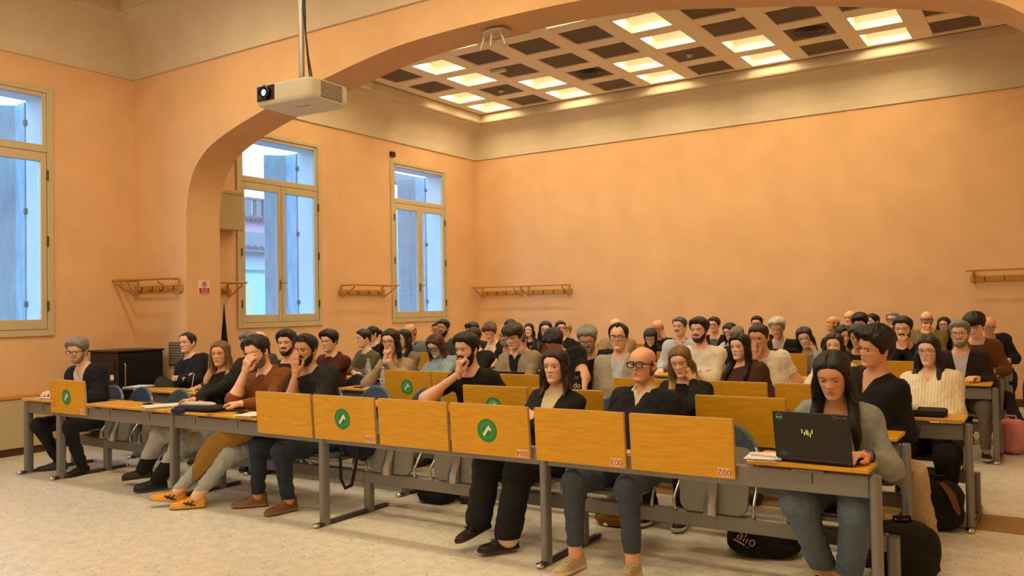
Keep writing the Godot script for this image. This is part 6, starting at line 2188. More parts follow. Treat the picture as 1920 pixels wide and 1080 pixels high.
	fn.seed = 100 + i
	fn.frequency = 1.0
	fn.fractal_octaves = 2
	var inner := sk.v.duplicate()
	for q in nv:
		var p := sk.v[q]
		if gb[q] < 0.0:
			inner[q] = p - sk.n[q] * minf(0.007, -gb[q] * 2.0)
		var w := fn.get_noise_3d(p.x * 9.0, p.y * 16.0, p.z * 9.0)
		var fold := 1.0 - absf(fn.get_noise_3d(p.x * 11.0 + 40.0, p.y * 7.0 + p.x * 6.0, p.z * 11.0)) * 2.4
		var amp := 0.0045 + (0.006 * w + 0.007 * maxf(fold, -0.5)) * clampf(-gb[q] * 25.0, 0.0, 1.0)
		sk.v[q] = p + sk.n[q] * maxf(amp, 0.0015)
	var nrm := func(vs: PackedVector3Array) -> PackedVector3Array:
		var out := PackedVector3Array()
		out.resize(nv)
		for q in range(0, sk.quads.size(), 4):
			var nn := (vs[sk.quads[q + 2]] - vs[sk.quads[q]]).cross(vs[sk.quads[q + 3]] - vs[sk.quads[q + 1]])
			for t in 4:
				out[sk.quads[q + t]] += nn
		for q in nv:
			out[q] = out[q].normalized()
		return out
	var inner_n := sk.n
	sk.n = nrm.call(sk.v)
	var wear := {1: MB.new(), 2: MB.new(), 3: MB.new(), 4: MB.new()}
	var seen := {1: {}, 2: {}, 3: {}, 4: {}}
	for q in range(0, sk.quads.size(), 4):
		for tr in 2:
			var id := [sk.quads[q], sk.quads[q + 1 + tr], sk.quads[q + 2 + tr]]
			for L in [1, 2, 3, 4]:      # top, trousers, the shirt in the opening, socks
				if (L == 3 and not has_shirt) or (L == 4 and not o.has("sock")):
					continue
				var val := []
				for k in id:
					if L == 1:
						val.append(minf(-ga[k], gw[k]))
					elif L == 2:
						val.append(minf(-ga[k], -gw[k]))
					elif L == 3:
						val.append(minf(minf(ga[k], -gb[k]), gw[k]))
					else:
						val.append(minf(ga[k], -gw[k]))
				var b: MB = wear[L]
				if val[0] <= 0.0 and val[1] <= 0.0 and val[2] <= 0.0:
					continue
				var poly := []
				for k in 3:
					var k2 := (k + 1) % 3
					if val[k] > 0.0:
						if not seen[L].has(id[k]):
							seen[L][id[k]] = b.vert(sk.v[id[k]], sk.n[id[k]])
						poly.append(seen[L][id[k]])
					if (val[k] > 0.0) != (val[k2] > 0.0):
						var t: float = val[k] / (val[k] - val[k2])
						poly.append(b.vert(sk.v[id[k]].lerp(sk.v[id[k2]], t), sk.n[id[k]].lerp(sk.n[id[k2]], t).normalized()))
				for k in range(1, poly.size() - 1):
					b.tri(poly[0], poly[k], poly[k + 1])
	var res := {}
	var body := MB.new()
	body.col = skin
	for q in nv:
		body.vert(inner[q], inner_n[q])
	for q in range(0, sk.quads.size(), 4):
		body.tri(sk.quads[q], sk.quads[q + 1], sk.quads[q + 2])
		body.tri(sk.quads[q], sk.quads[q + 2], sk.quads[q + 3])
	body.add(HEADS[[near, fem]], Hx, skin)
	add_eyes(body, Hx, skin, lin(o.get("iris", Color(0.10, 0.06, 0.04))), Vector3(0.06 if o.get("pitch", 0.0) < 15 else 0.0, -0.05 if o.get("pitch", 0.0) < 15 else -0.6, 1), lerpf(0.34, -0.15, clampf((o.get("pitch", 0.0) - 8.0) / 14.0, 0.0, 1.0)))
	for sg in [1.0, -1.0]:
		body.add(HAND_MB[[wrists[[sg, "pose"]], near]], wrists[[sg, "xf"]], skin)
	res.body = body
	res.top = wear[1]
	res.trousers = wear[2]
	if wear[3].ix.size():
		res.shirt = wear[3]
	if wear[4].ix.size():
		res.sock = wear[4]
	var hx2 := MB.new()
	hx2.add(build_hair(o, near, i), Hx)
	res.hair = hx2
	for sg in [-1.0, 1.0]:
		hx2 = MB.new()
		hx2.add(build_brow(o, sg), Hx)
		res["brow%d" % int(sg)] = hx2
	if o.has("beard") or o.has("mous"):
		hx2 = MB.new()
		hx2.add(build_beard(o, near, i, o.get("beard", 0.006), o.has("mous")), Hx)
		res.beard = hx2
	elif o.has("stub"):
		var so := o.duplicate()
		so.bc = ((o.skin as Color) * 0.86).lerp(o.stub, 0.28)
		hx2 = MB.new()
		hx2.add(build_beard(so, near, i, 0.0022, false), Hx)
		res.beard = hx2
	if o.has("glasses"):
		var gl := build_glasses(o.glasses)
		hx2 = MB.new()
		hx2.add(gl[0], Hx)
		res.glasses = hx2
		for k in 2:
			hx2 = MB.new()
			hx2.add(gl[1 + k], Hx)
			res["lens%d" % k] = hx2
	if o.has("shades"):
		var gl := build_glasses(2)
		hx2 = MB.new()
		var tilt := Transform3D(Basis(Vector3.RIGHT, -0.75), Vector3(0, 0.040, 0.012))
		hx2.add(gl[0], Hx * tilt)
		hx2.add(gl[1], Hx * tilt)
		hx2.add(gl[2], Hx * tilt)
		res.sunglasses = hx2
	# neckline, hood, collars, lapels
	var ring := []
	if neck == "crew" or neck == "hood":
		for k in 24:
			var a := TAU * k / 24
			var d := X * cos(a) + fw * sin(a)
			var q := N
			for it in 3:
				q = surf(sk, N + up * crew_line((q - N).dot(fw) if it else sin(a) * 0.065, absf((q - N).dot(X)) if it else absf(cos(a)) * 0.065), d)
			ring.append(q)
	if neck == "crew" and not open_front and not o.get("collar", false):
		var b := MB.new()
		b.tube(ring, 0.0085, 7, true)
		res.collar = b
	elif neck == "hood":
		var b := MB.new()
		var path := []
		var rad := []
		for k in 24:
			var a := TAU * k / 24
			var f := sin(a)
			path.append(ring[k] + (X * cos(a) + fw * f) * lerpf(0.020, 0.006, clampf(f * 0.8 + 0.4, 0.0, 1.0)))
			rad.append(lerpf(0.036, 0.015, clampf(f * 0.8 + 0.4, 0.0, 1.0)))
		b.tube(path, rad, 9, true, 1.0)
		res.hood = b
	if neck == "vee" and not o.get("collar", false):
		var b := MB.new()
		var path := []
		for k in 21:
			var t := k / 20.0 * 2.0 - 1.0
			var lx := t * 0.066
			var lu := lerpf(-0.145, -0.012, absf(t))
			path.append(surf(sk, N + X * lx + up * lu, fw) + fw * 0.005)
		b.tube(path, 0.007, 6)
		res.collar = b
	if o.get("collar", false):
		var b := MB.new()
		var rings := []
		for k in 27:
			var a := deg_to_rad(lerpf(22.0, 338.0, k / 26.0))
			var cx := sin(a)
			var cz := cos(a)
			var front := smoothstep(0.35, 0.95, cz)
			var dd := X * cx + fw * cz
			var top := surf(sk, N + up * (0.046 - 0.040 * front), dd) + dd * 0.007
			var low := surf(sk, N + up * (0.006 - 0.075 * front) + X * (0.022 * cx * front), dd) + dd * (0.010 + 0.004 * front)
			var mid := (top + low) / 2 + dd * 0.008
			var inn := (X * cx + fw * cz) * 0.006
			rings.append([top, mid, low, low - inn, mid - inn, top - inn - up * 0.002])
		b.loft(rings)
		res.collar = b
	if open_front and o.get("top", "") in ["blazer", "suit_jacket", "jacket", "overshirt"]:
		var b: MB
		for sg in [-1.0, 1.0]:
			b = MB.new()
			var rings := []
			for k in 10:
				var t := k / 9.0
				var lu := lerpf(0.012, -0.33, t)
				var lx := 0.012 + 0.066 * clampf((lu + 0.34) / 0.34, 0.0, 1.0)
				var wd := lerpf(0.030, 0.052, sin(t * PI * 0.85)) * (1.0 - 0.85 * smoothstep(0.75, 1.0, t))
				var p0 := surf(sk, N + X * (sg * (lx - 0.004)) + up * lu, fw) + fw * 0.010
				var p1 := surf(sk, N + X * (sg * (lx + wd)) + up * (lu + 0.006), fw) + fw * 0.012
				if k == 0:
					p0 = N + X * (sg * 0.064) + up * 0.020 + fw * 0.01
					p1 = N + X * (sg * 0.088) + up * 0.004 + fw * 0.01
				rings.append([p0, (p0 + p1) / 2 + fw * 0.006, p1, p1 - fw * 0.004, (p0 + p1) / 2 + fw * 0.001, p0 - fw * 0.004])
			b.loft(rings)
			res["lapel%d" % int(sg)] = b
		b = MB.new()
		var path := []
		for k in 13:
			var a := deg_to_rad(lerpf(70.0, 290.0, k / 12.0))
			path.append(N + X * (sin(a) * 0.074) + fw * (cos(a) * 0.068 + 0.002) + up * 0.010)
		b.tube(path, 0.014, 8, false, 1.0)
		res.neckband = b
	if o.has("tie"):
		var b := MB.new()
		var rings := []
		for q in [[-0.045, 0.012], [-0.07, 0.016], [-0.08, 0.012], [-0.18, 0.024], [-0.30, 0.030], [-0.36, 0.032]]:
			var p := surf(sk, N + up * q[0], fw) + fw * 0.010
			rings.append([p - X * q[1], p + fw * 0.006, p + X * q[1], p - fw * 0.003])
		b.loft(rings)
		res.tie = b
	if o.has("pocket"):
		for sg in [-1.0, 1.0]:
			var b := MB.new()
			for layer in [[0.085, 0.035, 0.007], [0.038, 0.039, 0.011]]:
				var rows := []
				for r in 5:
					var lu: float = -0.155 - layer[0] * r / 4.0
					var line := []
					for k in 6:
						line.append(surf(sk, N + X * (sg * 0.088 + lerpf(-1.0, 1.0, k / 5.0) * layer[1]) + up * lu, fw) + fw * layer[2])
					for k in range(5, -1, -1):
						line.append(line[k] - fw * 0.012)
					rows.append(line)
				b.loft(rows)
			res["pocket%d" % int(sg)] = b
	if o.has("necklace"):
		var b := MB.new()
		var path := []
		for k in 21:
			var t := k / 20.0 * 2.0 - 1.0
			path.append(surf(sk, N + X * (t * 0.085) + up * (-0.32 + 0.29 * pow(absf(t), 1.6)), fw) + fw * 0.008)
		b.tube(path, 0.0035, 6)
		b.ball(path[10], Vector3(0.012, 0.015, 0.01), 10, 6)
		var loop := []
		for k in 14:
			var a := TAU * k / 14
			loop.append(path[6] + X * (0.016 * cos(a)) + up * (0.022 * sin(a)) + fw * 0.004)
		b.tube(loop, 0.0035, 6, true)
		res.necklace = b
	if o.has("stripes"):
		for sg in [-1.0, 1.0]:
			for k in 3:
				var b := MB.new()
				var path := []
				for t in 9:
					var u := lerpf(0.06, 0.145, t / 8.0)
					path.append(surf(sk, N + X * (sg * u) + fw * (0.030 - 0.022 * k) + up * 0.02, up) + up * 0.008)
				b.tube(path, 0.006, 6, false, 0.5)
				res["stripe%d" % (k + (3 if sg > 0 else 0))] = b
	if o.has("watch"):
		var b := MB.new()
		var sg := 1.0 if o.has("wl") else -1.0
		var d: Vector3 = (wrists[sg] - elbows[sg]).normalized()
		var at: Vector3 = wrists[sg] - d * 0.02
		var u := d.cross(Vector3(0.3, 0.2, 0.9)).normalized()
		var w2 := d.cross(u)
		var loop := []
		for k in 18:
			var a := TAU * k / 18
			loop.append(at + u * (0.037 * cos(a)) + w2 * (0.037 * sin(a)))
		b.tube(loop, 0.009, 8, true, 0.5)
		b.ball(at + Vector3(0, 0.02, 0.03), Vector3(0.017, 0.017, 0.014), 12, 6)
		res.wristwatch = b
	if true:
		for sg in [1.0, -1.0]:
			var A: Vector3 = ankles[sg]
			var dk := "dirL" if sg > 0 else "dirR"
			var d: Vector3 = o.get(dk, Vector3(sg * 0.12, 0, 1))
			d = d.normalized()
			var rx := Vector3.UP.cross(d).normalized()
			var ba := Basis(rx, d.cross(rx), d)
			res["shoe%d" % int(sg)] = Transform3D(ba, A - Vector3(0, 0.0, 0) + Vector3(0, 0.0, 0))
	DONE[i] = res

# height of a round neckline over the base of the neck, given how far forward and sideways
func crew_line(lf: float, lx: float) -> float:
	return 0.018 - 0.040 * clampf(lf / 0.075, 0.0, 1.0) + 0.10 * clampf(-lf / 0.075, 0.0, 1.0) * 0.2 + 0.9 * maxf(lx - 0.066, 0.0)

func surf(sk: SkinNet, p: Vector3, dir: Vector3) -> Vector3:
	var t := 0.30
	for k in 24:
		var q := p + dir * t
		var d: float = sk.dist(q)
		if d < 0.004:
			return q
		t -= maxf(d * 0.9, 0.004)
		if t < -0.2:
			break
	return p + dir * maxf(t, 0.05)

var cloth_noise: NoiseTexture2D
var rib_tex: ImageTexture

func cloth(c: Color, rib := false) -> StandardMaterial3D:
	var key := "cloth" + c.to_html() + str(rib)
	if not M.has(key):
		if cloth_noise == null:
			cloth_noise = noise_tex(0.05, 3, Color(0.88, 0.88, 0.88), Color(1, 1, 1), 256, 31)
			var im := Image.create(64, 64, false, Image.FORMAT_RGB8)
			for x in 64:
				for y in 64:
					var k := 0.88 + 0.12 * absf(sin(x / 64.0 * PI * 2.0))
					im.set_pixel(x, y, Color(k, k, k * 0.98))
			rib_tex = ImageTexture.create_from_image(im)
		M[key] = tri_mat(rib_tex if rib else cloth_noise, Vector3(22, 1, 22) if rib else Vector3.ONE * 4.0, c, 0.92, false)
	return M[key]

func build_people() -> void:
	for near in [true, false]:
		for fem in [true, false]:
			HEADS[[near, fem]] = make_head(near, fem)
		for k in HANDS:
			HAND_MB[[k, near]] = make_hand(HANDS[k][0], HANDS[k][1], HANDS[k][2], 0.0046 if near else 0.008)
	for i in PEOPLE.size():
		make_person(i)
	var shoes := {}
	for i in PEOPLE.size():
		var o: Dictionary = PEOPLE[i]
		var r: Dictionary = DONE[i]
		var t := thing("person", o.label, "person", Vector3(o.px, 0, ROWS[o.row] - 0.53))
		part("body", r.body.mesh(M.people), t)
		part(o.get("top", "sweater"), r.top.mesh(cloth(o.tc, o.has("rib"))), t)
		part("trousers", r.trousers.mesh(cloth(o.trc)), t)
		if r.has("shirt"):
			part("shirt", r.shirt.mesh(cloth(o.shirt)), t)
		if r.has("sock"):
			part("sock", r.sock.mesh(cloth(o.sock)), t)
		part("headscarf" if o.hair == "hijab" else "hair", r.hair.mesh(M.hair), t)
		for sg in [-1, 1]:
			part("eyebrow", r["brow%d" % sg].mesh(M.hair), t)
		if r.has("beard"):
			part("beard", r.beard.mesh(M.hair), t)
		if r.has("glasses"):
			part("glasses", r.glasses.mesh(flat(Color(0.03, 0.025, 0.025) if o.glasses > 1 else Color(0.10, 0.07, 0.06), 0.3)), t)
			for k in 2:
				part("lens", r["lens%d" % k].mesh(M.lens), t)
		if r.has("sunglasses"):
			part("sunglasses", r.sunglasses.mesh(flat(Color(0.03, 0.025, 0.025), 0.2)), t)
		if r.has("collar"):
			var cc: Color = o.get("cc", o.shirt if o.has("shirt") and o.get("collar", false) else o.tc)
			part("collar", r.collar.mesh(cloth(cc)), t)
		if r.has("hood"):
			part("hood", r.hood.mesh(cloth(o.tc)), t)
		if r.has("neckband"):
			part("collar", r.neckband.mesh(cloth(o.tc)), t)
			for sg in [-1, 1]:
				part("lapel", r["lapel%d" % sg].mesh(cloth(o.tc)), t)
		if r.has("tie"):
			part("tie", r.tie.mesh(cloth(o.tie)), t)
		for sg in [-1, 1]:
			if r.has("pocket%d" % sg):
				part("pocket", r["pocket%d" % sg].mesh(cloth((o.tc as Color) * 0.9)), t)
		if r.has("necklace"):
			part("necklace", r.necklace.mesh(flat(Color(0.80, 0.76, 0.66), 0.25, 0.6)), t)
		for k in 6:
			if r.has("stripe%d" % k):
				part("shoulder_stripe", r["stripe%d" % k].mesh(cloth(Color(0.78, 0.68, 0.50))), t)
		if r.has("wristwatch"):
			part("wristwatch", r.wristwatch.mesh(M.black), t)
		for sg in [1, -1]:
			var key := "shoe%d" % sg
			if r.has(key):
				var st: String = o.get("shoe", "sneaker")
				var sc: Color = o.get("sc", Color(0.07, 0.06, 0.06))
				var so: Color = o.get("sole", Color(0.10, 0.09, 0.085))
				var sk := "%s%s%s%s" % [st, sc.to_html(), so.to_html(), o.has("stripe")]
				if not shoes.has(sk):
					shoes[sk] = make_shoe(st, sc, so, o.has("stripe")).mesh(M.people)
				part("shoe", shoes[sk], t, r[key])

# ------------------------------------------------------------------ things on the tables and the floor
func blob(size: Vector3, seed_: int, rough_: float, p := 3.0, sag := 0.0) -> MB:
	# a soft full shape standing on y = 0
	var f := FastNoiseLite.new()
	f.seed = seed_
	f.frequency = 1.0
	var rings := []
	for i in 15:
		var t := i / 14.0
		var a := PI * t
		var y := 0.5 - 0.5 * signf(cos(a)) * pow(absf(cos(a)), 0.7)
		var rr := pow(sin(a), 2.0 / p) if t > 0.0 and t < 1.0 else 0.0
		var ring := []
		for j in 28:
			var b := TAU * j / 28
			var cx := signf(cos(b)) * pow(absf(cos(b)), 2.0 / p)
			var cz := signf(sin(b)) * pow(absf(sin(b)), 2.0 / p)
			var q := Vector3(cx * rr * size.x / 2, y * size.y, cz * rr * size.z / 2)
			var k := f.get_noise_3d(q.x * 7.0, q.y * 9.0, q.z * 7.0) + 0.5 * f.get_noise_3d(q.x * 18.0, q.y * 12.0, q.z * 18.0)
			q += Vector3(cx, 0.3, cz) * (k * rough_)
			q.y = maxf(0.0, q.y - sag * y * absf(cx) * size.y)
			ring.append(q)
		rings.append(ring)
	var m := MB.new()
	m.loft(rings, true, false, false)
	return m

func bag(label: String, at: Vector3, turn: float, size: Vector3, c: Color, seed_: int, category := "backpack") -> Node3D:
	var t := thing("backpack" if category == "backpack" else "bag", label, category, at, turn)
	part("body", blob(size, seed_, 0.018, 3.4).mesh(cloth(c)), t)
	var b := blob(Vector3(size.x * 0.74, size.y * 0.48, size.z * 0.4), seed_ + 1, 0.008, 4.0)
	part("front_pocket", b.mesh(cloth(c)), t, Transform3D(Basis.IDENTITY, Vector3(0, size.y * 0.06, size.z * 0.36)))
	b = MB.new()
	var h := size.y
	b.tube([Vector3(-0.05, h * 0.96, 0), Vector3(-0.045, h * 1.08, 0.0), Vector3(0.045, h * 1.08, 0.0), Vector3(0.05, h * 0.96, 0)], 0.010, 8)
	part("handle", b.mesh(cloth(c)), t)
	b = MB.new()
	for s in [-1.0, 1.0]:
		b = MB.new()
		b.tube([Vector3(s * size.x * 0.25, h * 0.9, -size.z * 0.42), Vector3(s * size.x * 0.36, h * 0.7, -size.z * 0.62), Vector3(s * size.x * 0.40, h * 0.35, -size.z * 0.60), Vector3(s * size.x * 0.42, h * 0.08, -size.z * 0.44)], 0.022, 8, false, 0.35)
		part("strap", b.mesh(cloth(c)), t)
	return t

func laptop(label: String, at: Vector3, turn: float, w: float, c: Color, open_deg: float, rise := 0.0) -> Node3D:
	# hinge along x at the far (+z) side; the screen looks to -z
	var t := thing("laptop", label, "laptop", at, turn)
	var dp := w * 0.66
	pbox("base", t, flat(c, 0.4), Vector3(0, 0.010, -dp / 2), Vector3(w, 0.018, dp), 0.005)
	pbox("keyboard", t, flat(Color(0.03, 0.03, 0.03), 0.6), Vector3(0, 0.0195, -dp * 0.40), Vector3(w * 0.86, 0.003, dp * 0.45), 0.001)
	pbox("touchpad", t, flat(Color(0.09, 0.09, 0.09), 0.3), Vector3(0, 0.0195, -dp * 0.82), Vector3(w * 0.3, 0.002, dp * 0.24), 0.001)
	var lid := Node3D.new()
	lid.name = "lid_hinge"
	var bx := Basis(Vector3.RIGHT, deg_to_rad(open_deg - 90.0))
	var lo := part("lid", null, t, Transform3D(bx, Vector3(0, 0.022, 0.004)))
	var b := MB.new()
	b.box(Vector3(0, dp * 0.49, 0), Vector3(w, dp * 0.98, 0.008), 0.003)
	lo.mesh = b.mesh(flat(c, 0.35))
	pbox("screen", lo, flat(Color(0.10, 0.12, 0.15), 0.15), Vector3(0, dp * 0.51, -0.0046), Vector3(w * 0.94, dp * 0.86, 0.001), 0.0)
	b = MB.new()
	b.tube([Vector3(-w * 0.42, 0.018, 0.004), Vector3(w * 0.42, 0.018, 0.004)], 0.009, 8)
	part("hinge_bar", b.mesh(flat(Color(0.05, 0.05, 0.055), 0.4)), t)
	return t

func sheet(label: String, at: Vector3, turn: float, n: int, size: Vector2, c: Color, category := "paper") -> Node3D:
	var t := thing("paper_sheets" if category == "paper" else "notebook", label, category, at, turn)
	for k in n:
		var b := MB.new()
		b.box(Vector3(0.012 * sin(k * 2.1), 0.0015 + 0.003 * k, 0.01 * cos(k * 1.7)), Vector3(size.x, 0.0022, size.y), 0.0, Basis(Vector3.UP, 0.16 * sin(k * 1.9)))
		part("sheet", b.mesh(flat(c, 0.8)), t)
	return t

func phone(label: String, at: Vector3, turn: float) -> void:
	var t := thing("phone", label, "phone", at, turn)
	pbox("case", t, M.black, Vector3(0, 0.005, 0), Vector3(0.075, 0.009, 0.155), 0.004)
	pbox("screen", t, flat(Color(0.02, 0.022, 0.025), 0.1), Vector3(0, 0.0098, 0), Vector3(0.069, 0.001, 0.148), 0.0)

func bottle(label: String, at: Vector3) -> void:
	var t := thing("water_bottle", label, "bottle", at)
	var g := StandardMaterial3D.new()
	g.transparency = BaseMaterial3D.TRANSPARENCY_ALPHA
	g.albedo_color = Color(0.9, 0.95, 0.97, 0.30)
	g.roughness = 0.06
	var b := MB.new()
	b.lathe([Vector2(0, 0.002), Vector2(0.030, 0.0), Vector2(0.033, 0.012), Vector2(0.031, 0.05), Vector2(0.033, 0.07), Vector2(0.031, 0.09), Vector2(0.033, 0.13), Vector2(0.030, 0.155), Vector2(0.014, 0.195), Vector2(0.0135, 0.212)], 20)
	part("plastic_body", b.mesh(g), t)
	b = MB.new()
	b.lathe([Vector2(0, 0.210), Vector2(0.0155, 0.210), Vector2(0.0155, 0.226), Vector2(0, 0.228)], 16)
	part("cap", b.mesh(flat(Color(0.80, 0.84, 0.88), 0.4)), t)
	b = MB.new()
	b.lathe([Vector2(0.0338, 0.055), Vector2(0.0338, 0.10)], 20)
	part("bottle_label", b.mesh(flat(Color(0.78, 0.84, 0.92), 0.5)), t)
	b = MB.new()
	b.ball(Vector3(0.012, 0.078, 0.032), Vector3(0.010, 0.012, 0.004), 10, 6)
	part("label_mark", b.mesh(flat(Color(0.10, 0.14, 0.30), 0.5)), t)

func build_props() -> void:
	var top := 0.7685
	# front row, right: black laptop with stickers and papers
	var lp := laptop("open black laptop with a green bar logo and stickers on the front row", Vector3(9.145, top, 9.915), deg_to_rad(-3.0), 0.385, Color(0.045, 0.043, 0.042), 100.0)
	var lid: Node3D = lp.get_node("lid")
	var gm := StandardMaterial3D.new()
	gm.albedo_color = Color(0.75, 0.85, 0.45)
	gm.emission_enabled = true
	gm.emission = Color(0.78, 0.88, 0.42)
	gm.emission_energy_multiplier = 0.5
	for q in [[-0.026, 0.146, 0.020], [-0.014, 0.134, 0.018], [-0.004, 0.142, 0.026], [0.004, 0.138, 0.026], [0.015, 0.128, 0.024], [0.025, 0.146, 0.022]]:
		pbox("logo_bar", lid, gm, Vector3(q[0] - 0.02, q[1] + 0.005, 0.0048), Vector3(0.0042, q[2], 0.0012), 0.0)
	var cy := flat(Color(0.45, 0.72, 0.74), 0.5)
	var hexa := []
	for k in 6:
		hexa.append(Vector3(-0.158 + 0.017 * sin(TAU * k / 6), 0.222 + 0.017 * cos(TAU * k / 6), 0.0048))
	var b := MB.new()
	b.tube(hexa, 0.0012, 5, true)
	b.box(Vector3(-0.158, 0.220, 0.0046), Vector3(0.030, 0.007, 0.001))
	part("hexagon_sticker", b.mesh(cy), lid)
	b = MB.new()
	var circ := []
	for k in 12:
		circ.append(Vector3(0.122 + 0.008 * sin(TAU * k / 12), 0.232 + 0.008 * cos(TAU * k / 12), 0.0048))
	b.tube(circ, 0.0008, 5, true)
	b.box(Vector3(0.150, 0.232, 0.0046), Vector3(0.040, 0.0012, 0.001))
	b.ball(Vector3(0.172, 0.232, 0.0046), Vector3(0.003, 0.003, 0.001), 8, 5)
	part("line_sticker", b.mesh(flat(Color(0.65, 0.64, 0.60), 0.5)), lid)
	b = MB.new()
	for q in [Vector2(-0.152, 0.036), Vector2(-0.165, 0.0225), Vector2(-0.1505, 0.0225), Vector2(-0.136, 0.0225)]:
		b.tube([Vector3(q.x - 0.007, q.y - 0.006, 0.0046), Vector3(q.x + 0.007, q.y - 0.006, 0.0046), Vector3(q.x + 0.007, q.y + 0.006, 0.0046), Vector3(q.x - 0.007, q.y + 0.006, 0.0046)], 0.0009, 4, true)
	part("blocks_sticker", b.mesh(cy), lid)
	var sh := sheet("stack of white papers with a pen left of the open black laptop", Vector3(8.87, top, 9.86), 0.2, 5, Vector2(0.15, 0.21), Color(0.90, 0.88, 0.86))
	b = MB.new()
	b.tube([Vector3(-0.06, 0.02, 0.02), Vector3(0.07, 0.02, 0.06)], 0.004, 8)
	part("pen", b.mesh(flat(Color(0.75, 0.75, 0.78), 0.3)), sh)
	# front row, left
	sheet("white papers under the red folder on the leftmost front tablet", Vector3(1.70, top, 9.76), 0.3, 5, Vector2(0.21, 0.30), Color(0.84, 0.86, 0.92))
	var fo := thing("folder", "thin red folder on the leftmost front tablet", "folder", Vector3(1.52, top + 0.018, 9.70), 0.5)
	pbox("cover", fo, flat(Color(0.55, 0.10, 0.10), 0.5), Vector3(0, 0.004, 0), Vector3(0.20, 0.006, 0.26), 0.002)
	pbox("dark_back", fo, M.black, Vector3(0.0, 0.009, 0), Vector3(0.205, 0.003, 0.10), 0.001)
	phone("black phone on the second tablet from the left raised panel", Vector3(3.20, top, 9.74), 1.2)
	sheet("loose printed papers on the front tablet beside the black phone", Vector3(3.50, top, 9.80), -0.4, 6, Vector2(0.21, 0.30), Color(0.86, 0.86, 0.84))
	var cb := thing("cloth_bag", "black and white cloth bag lying flat before the blonde one with the necklace", "bag", Vector3(4.06, top, 9.80), 0.1)
	part("black_cloth", blob(Vector3(0.50, 0.045, 0.26), 5, 0.02, 4.0).mesh(M.black_cloth), cb)
	part("white_cloth", blob(Vector3(0.34, 0.035, 0.10), 6, 0.015, 3.0).mesh(cloth(Color(0.80, 0.79, 0.76))), cb, Transform3D(Basis(Vector3.UP, 0.2), Vector3(-0.04, 0.035, 0.0)))
	part("blue_hem", blob(Vector3(0.16, 0.05, 0.05), 7, 0.01, 3.0).mesh(cloth(Color(0.10, 0.15, 0.30))), cb, Transform3D(Basis.IDENTITY, Vector3(-0.13, -0.02, 0.14)))
	phone("black phone in front of the cognac sweatshirt", Vector3(4.60, top, 9.80), 1.3)
	sheet("white papers beside the plain raised panel of the navy man", Vector3(4.76, top, 9.84), 0.2, 5, Vector2(0.19, 0.26), Color(0.88, 0.88, 0.86))
	# jacket hanging over a lap
	var jk := thing("draped_jacket", "mustard brown jacket draped over the knees above the yellow sneakers", "jacket", Vector3.ZERO)
	b = MB.new()
	var rings := []
	for q in [[4.74, 0.655, 9.60, 0.07], [4.62, 0.645, 9.74, 0.085], [4.48, 0.60, 9.83, 0.095], [4.36, 0.50, 9.90, 0.09], [4.27, 0.38, 9.95, 0.075], [4.20, 0.27, 9.97, 0.055], [4.17, 0.235, 9.97, 0.03]]:
		var r := []
		for j in 20:
			var a := TAU * j / 20
			var k: float = 1.0 + 0.12 * sin(a * 5.0 + q[1] * 14.0)
			r.append(Vector3(q[0], q[1], q[2]) + Vector3(0.41, -0.83, -0.38).normalized() * (cos(a) * q[3] * k) + Vector3(0.72, 0.1, 0.62).normalized() * (sin(a) * 0.030 * k))
		rings.append(r)
	b.loft(rings)
	part("cloth", b.mesh(cloth(Color(0.60, 0.45, 0.17))), jk)
	# other rows
	sheet("thick stack of printed papers on the second row tablet before the green trousers", Vector3(1.52, top, 8.74), 0.3, 8, Vector2(0.21, 0.29), Color(0.86, 0.84, 0.84))
	var sp := sheet("green spiral notebook being written in, second row near the windows", Vector3(2.36, top, 8.74), 0.1, 3, Vector2(0.15, 0.21), Color(0.45, 0.55, 0.25), "notebook")
	b = MB.new()
	for k in 12:
		var ring := []
		for j in 8:
			var a := TAU * j / 8
			ring.append(Vector3(-0.08 + 0.007 * cos(a), 0.008 + 0.007 * sin(a), -0.095 + k * 0.017))
		b.tube(ring, 0.001, 4, true)
	part("spiral", b.mesh(M.chrome), sp)
	var pen := thing("pen", "pen held upright in the writing hand above the green notebook", "pen", Vector3(2.40, 0.80, 8.70))
	b = MB.new()
	b.tube([Vector3(0, 0.0, 0.0), Vector3(-0.012, 0.15, -0.04)], [0.003, 0.0045], 8)
	part("barrel", b.mesh(flat(Color(0.82, 0.82, 0.80), 0.4)), pen)
	bottle("clear plastic water bottle beside the maroon hooded sweatshirt", Vector3(3.02, 0.7685, 6.62))
	bottle("clear plastic water bottle before the pale blue sweater", Vector3(4.20, 0.7685, 7.66))
	phone("dark tablet phone on the third row table by the clasped hands", Vector3(3.92, top, 7.72), 1.4)
	sheet("white sheet on the third row table behind the empty backrest", Vector3(4.02, top, 7.60), 0.1, 2, Vector2(0.2, 0.28), Color(0.86, 0.86, 0.86))
	laptop("small black laptop seen from behind, before the young one in beige", Vector3(5.86, 0.762, 7.70), 0.0, 0.33, Color(0.04, 0.04, 0.045), 100.0)
	laptop("black laptop with its lid up before the pale grey sweater", Vector3(7.36, top, 3.86), 0.1, 0.37, Color(0.03, 0.03, 0.033), 98.0)
	var kb := thing("drinking_bottle", "black drinking bottle with white lettering left of the grey blazer", "bottle", Vector3(6.545, top, 7.66))
	b = MB.new()
	b.lathe([Vector2(0, 0), Vector2(0.034, 0), Vector2(0.037, 0.008), Vector2(0.037, 0.165), Vector2(0.034, 0.185), Vector2(0.022, 0.20)], 22)
	part("flask", b.mesh(M.black), kb)
	b = MB.new()
	b.lathe([Vector2(0, 0.198), Vector2(0.026, 0.198), Vector2(0.026, 0.236), Vector2(0.020, 0.242), Vector2(0, 0.242)], 18)
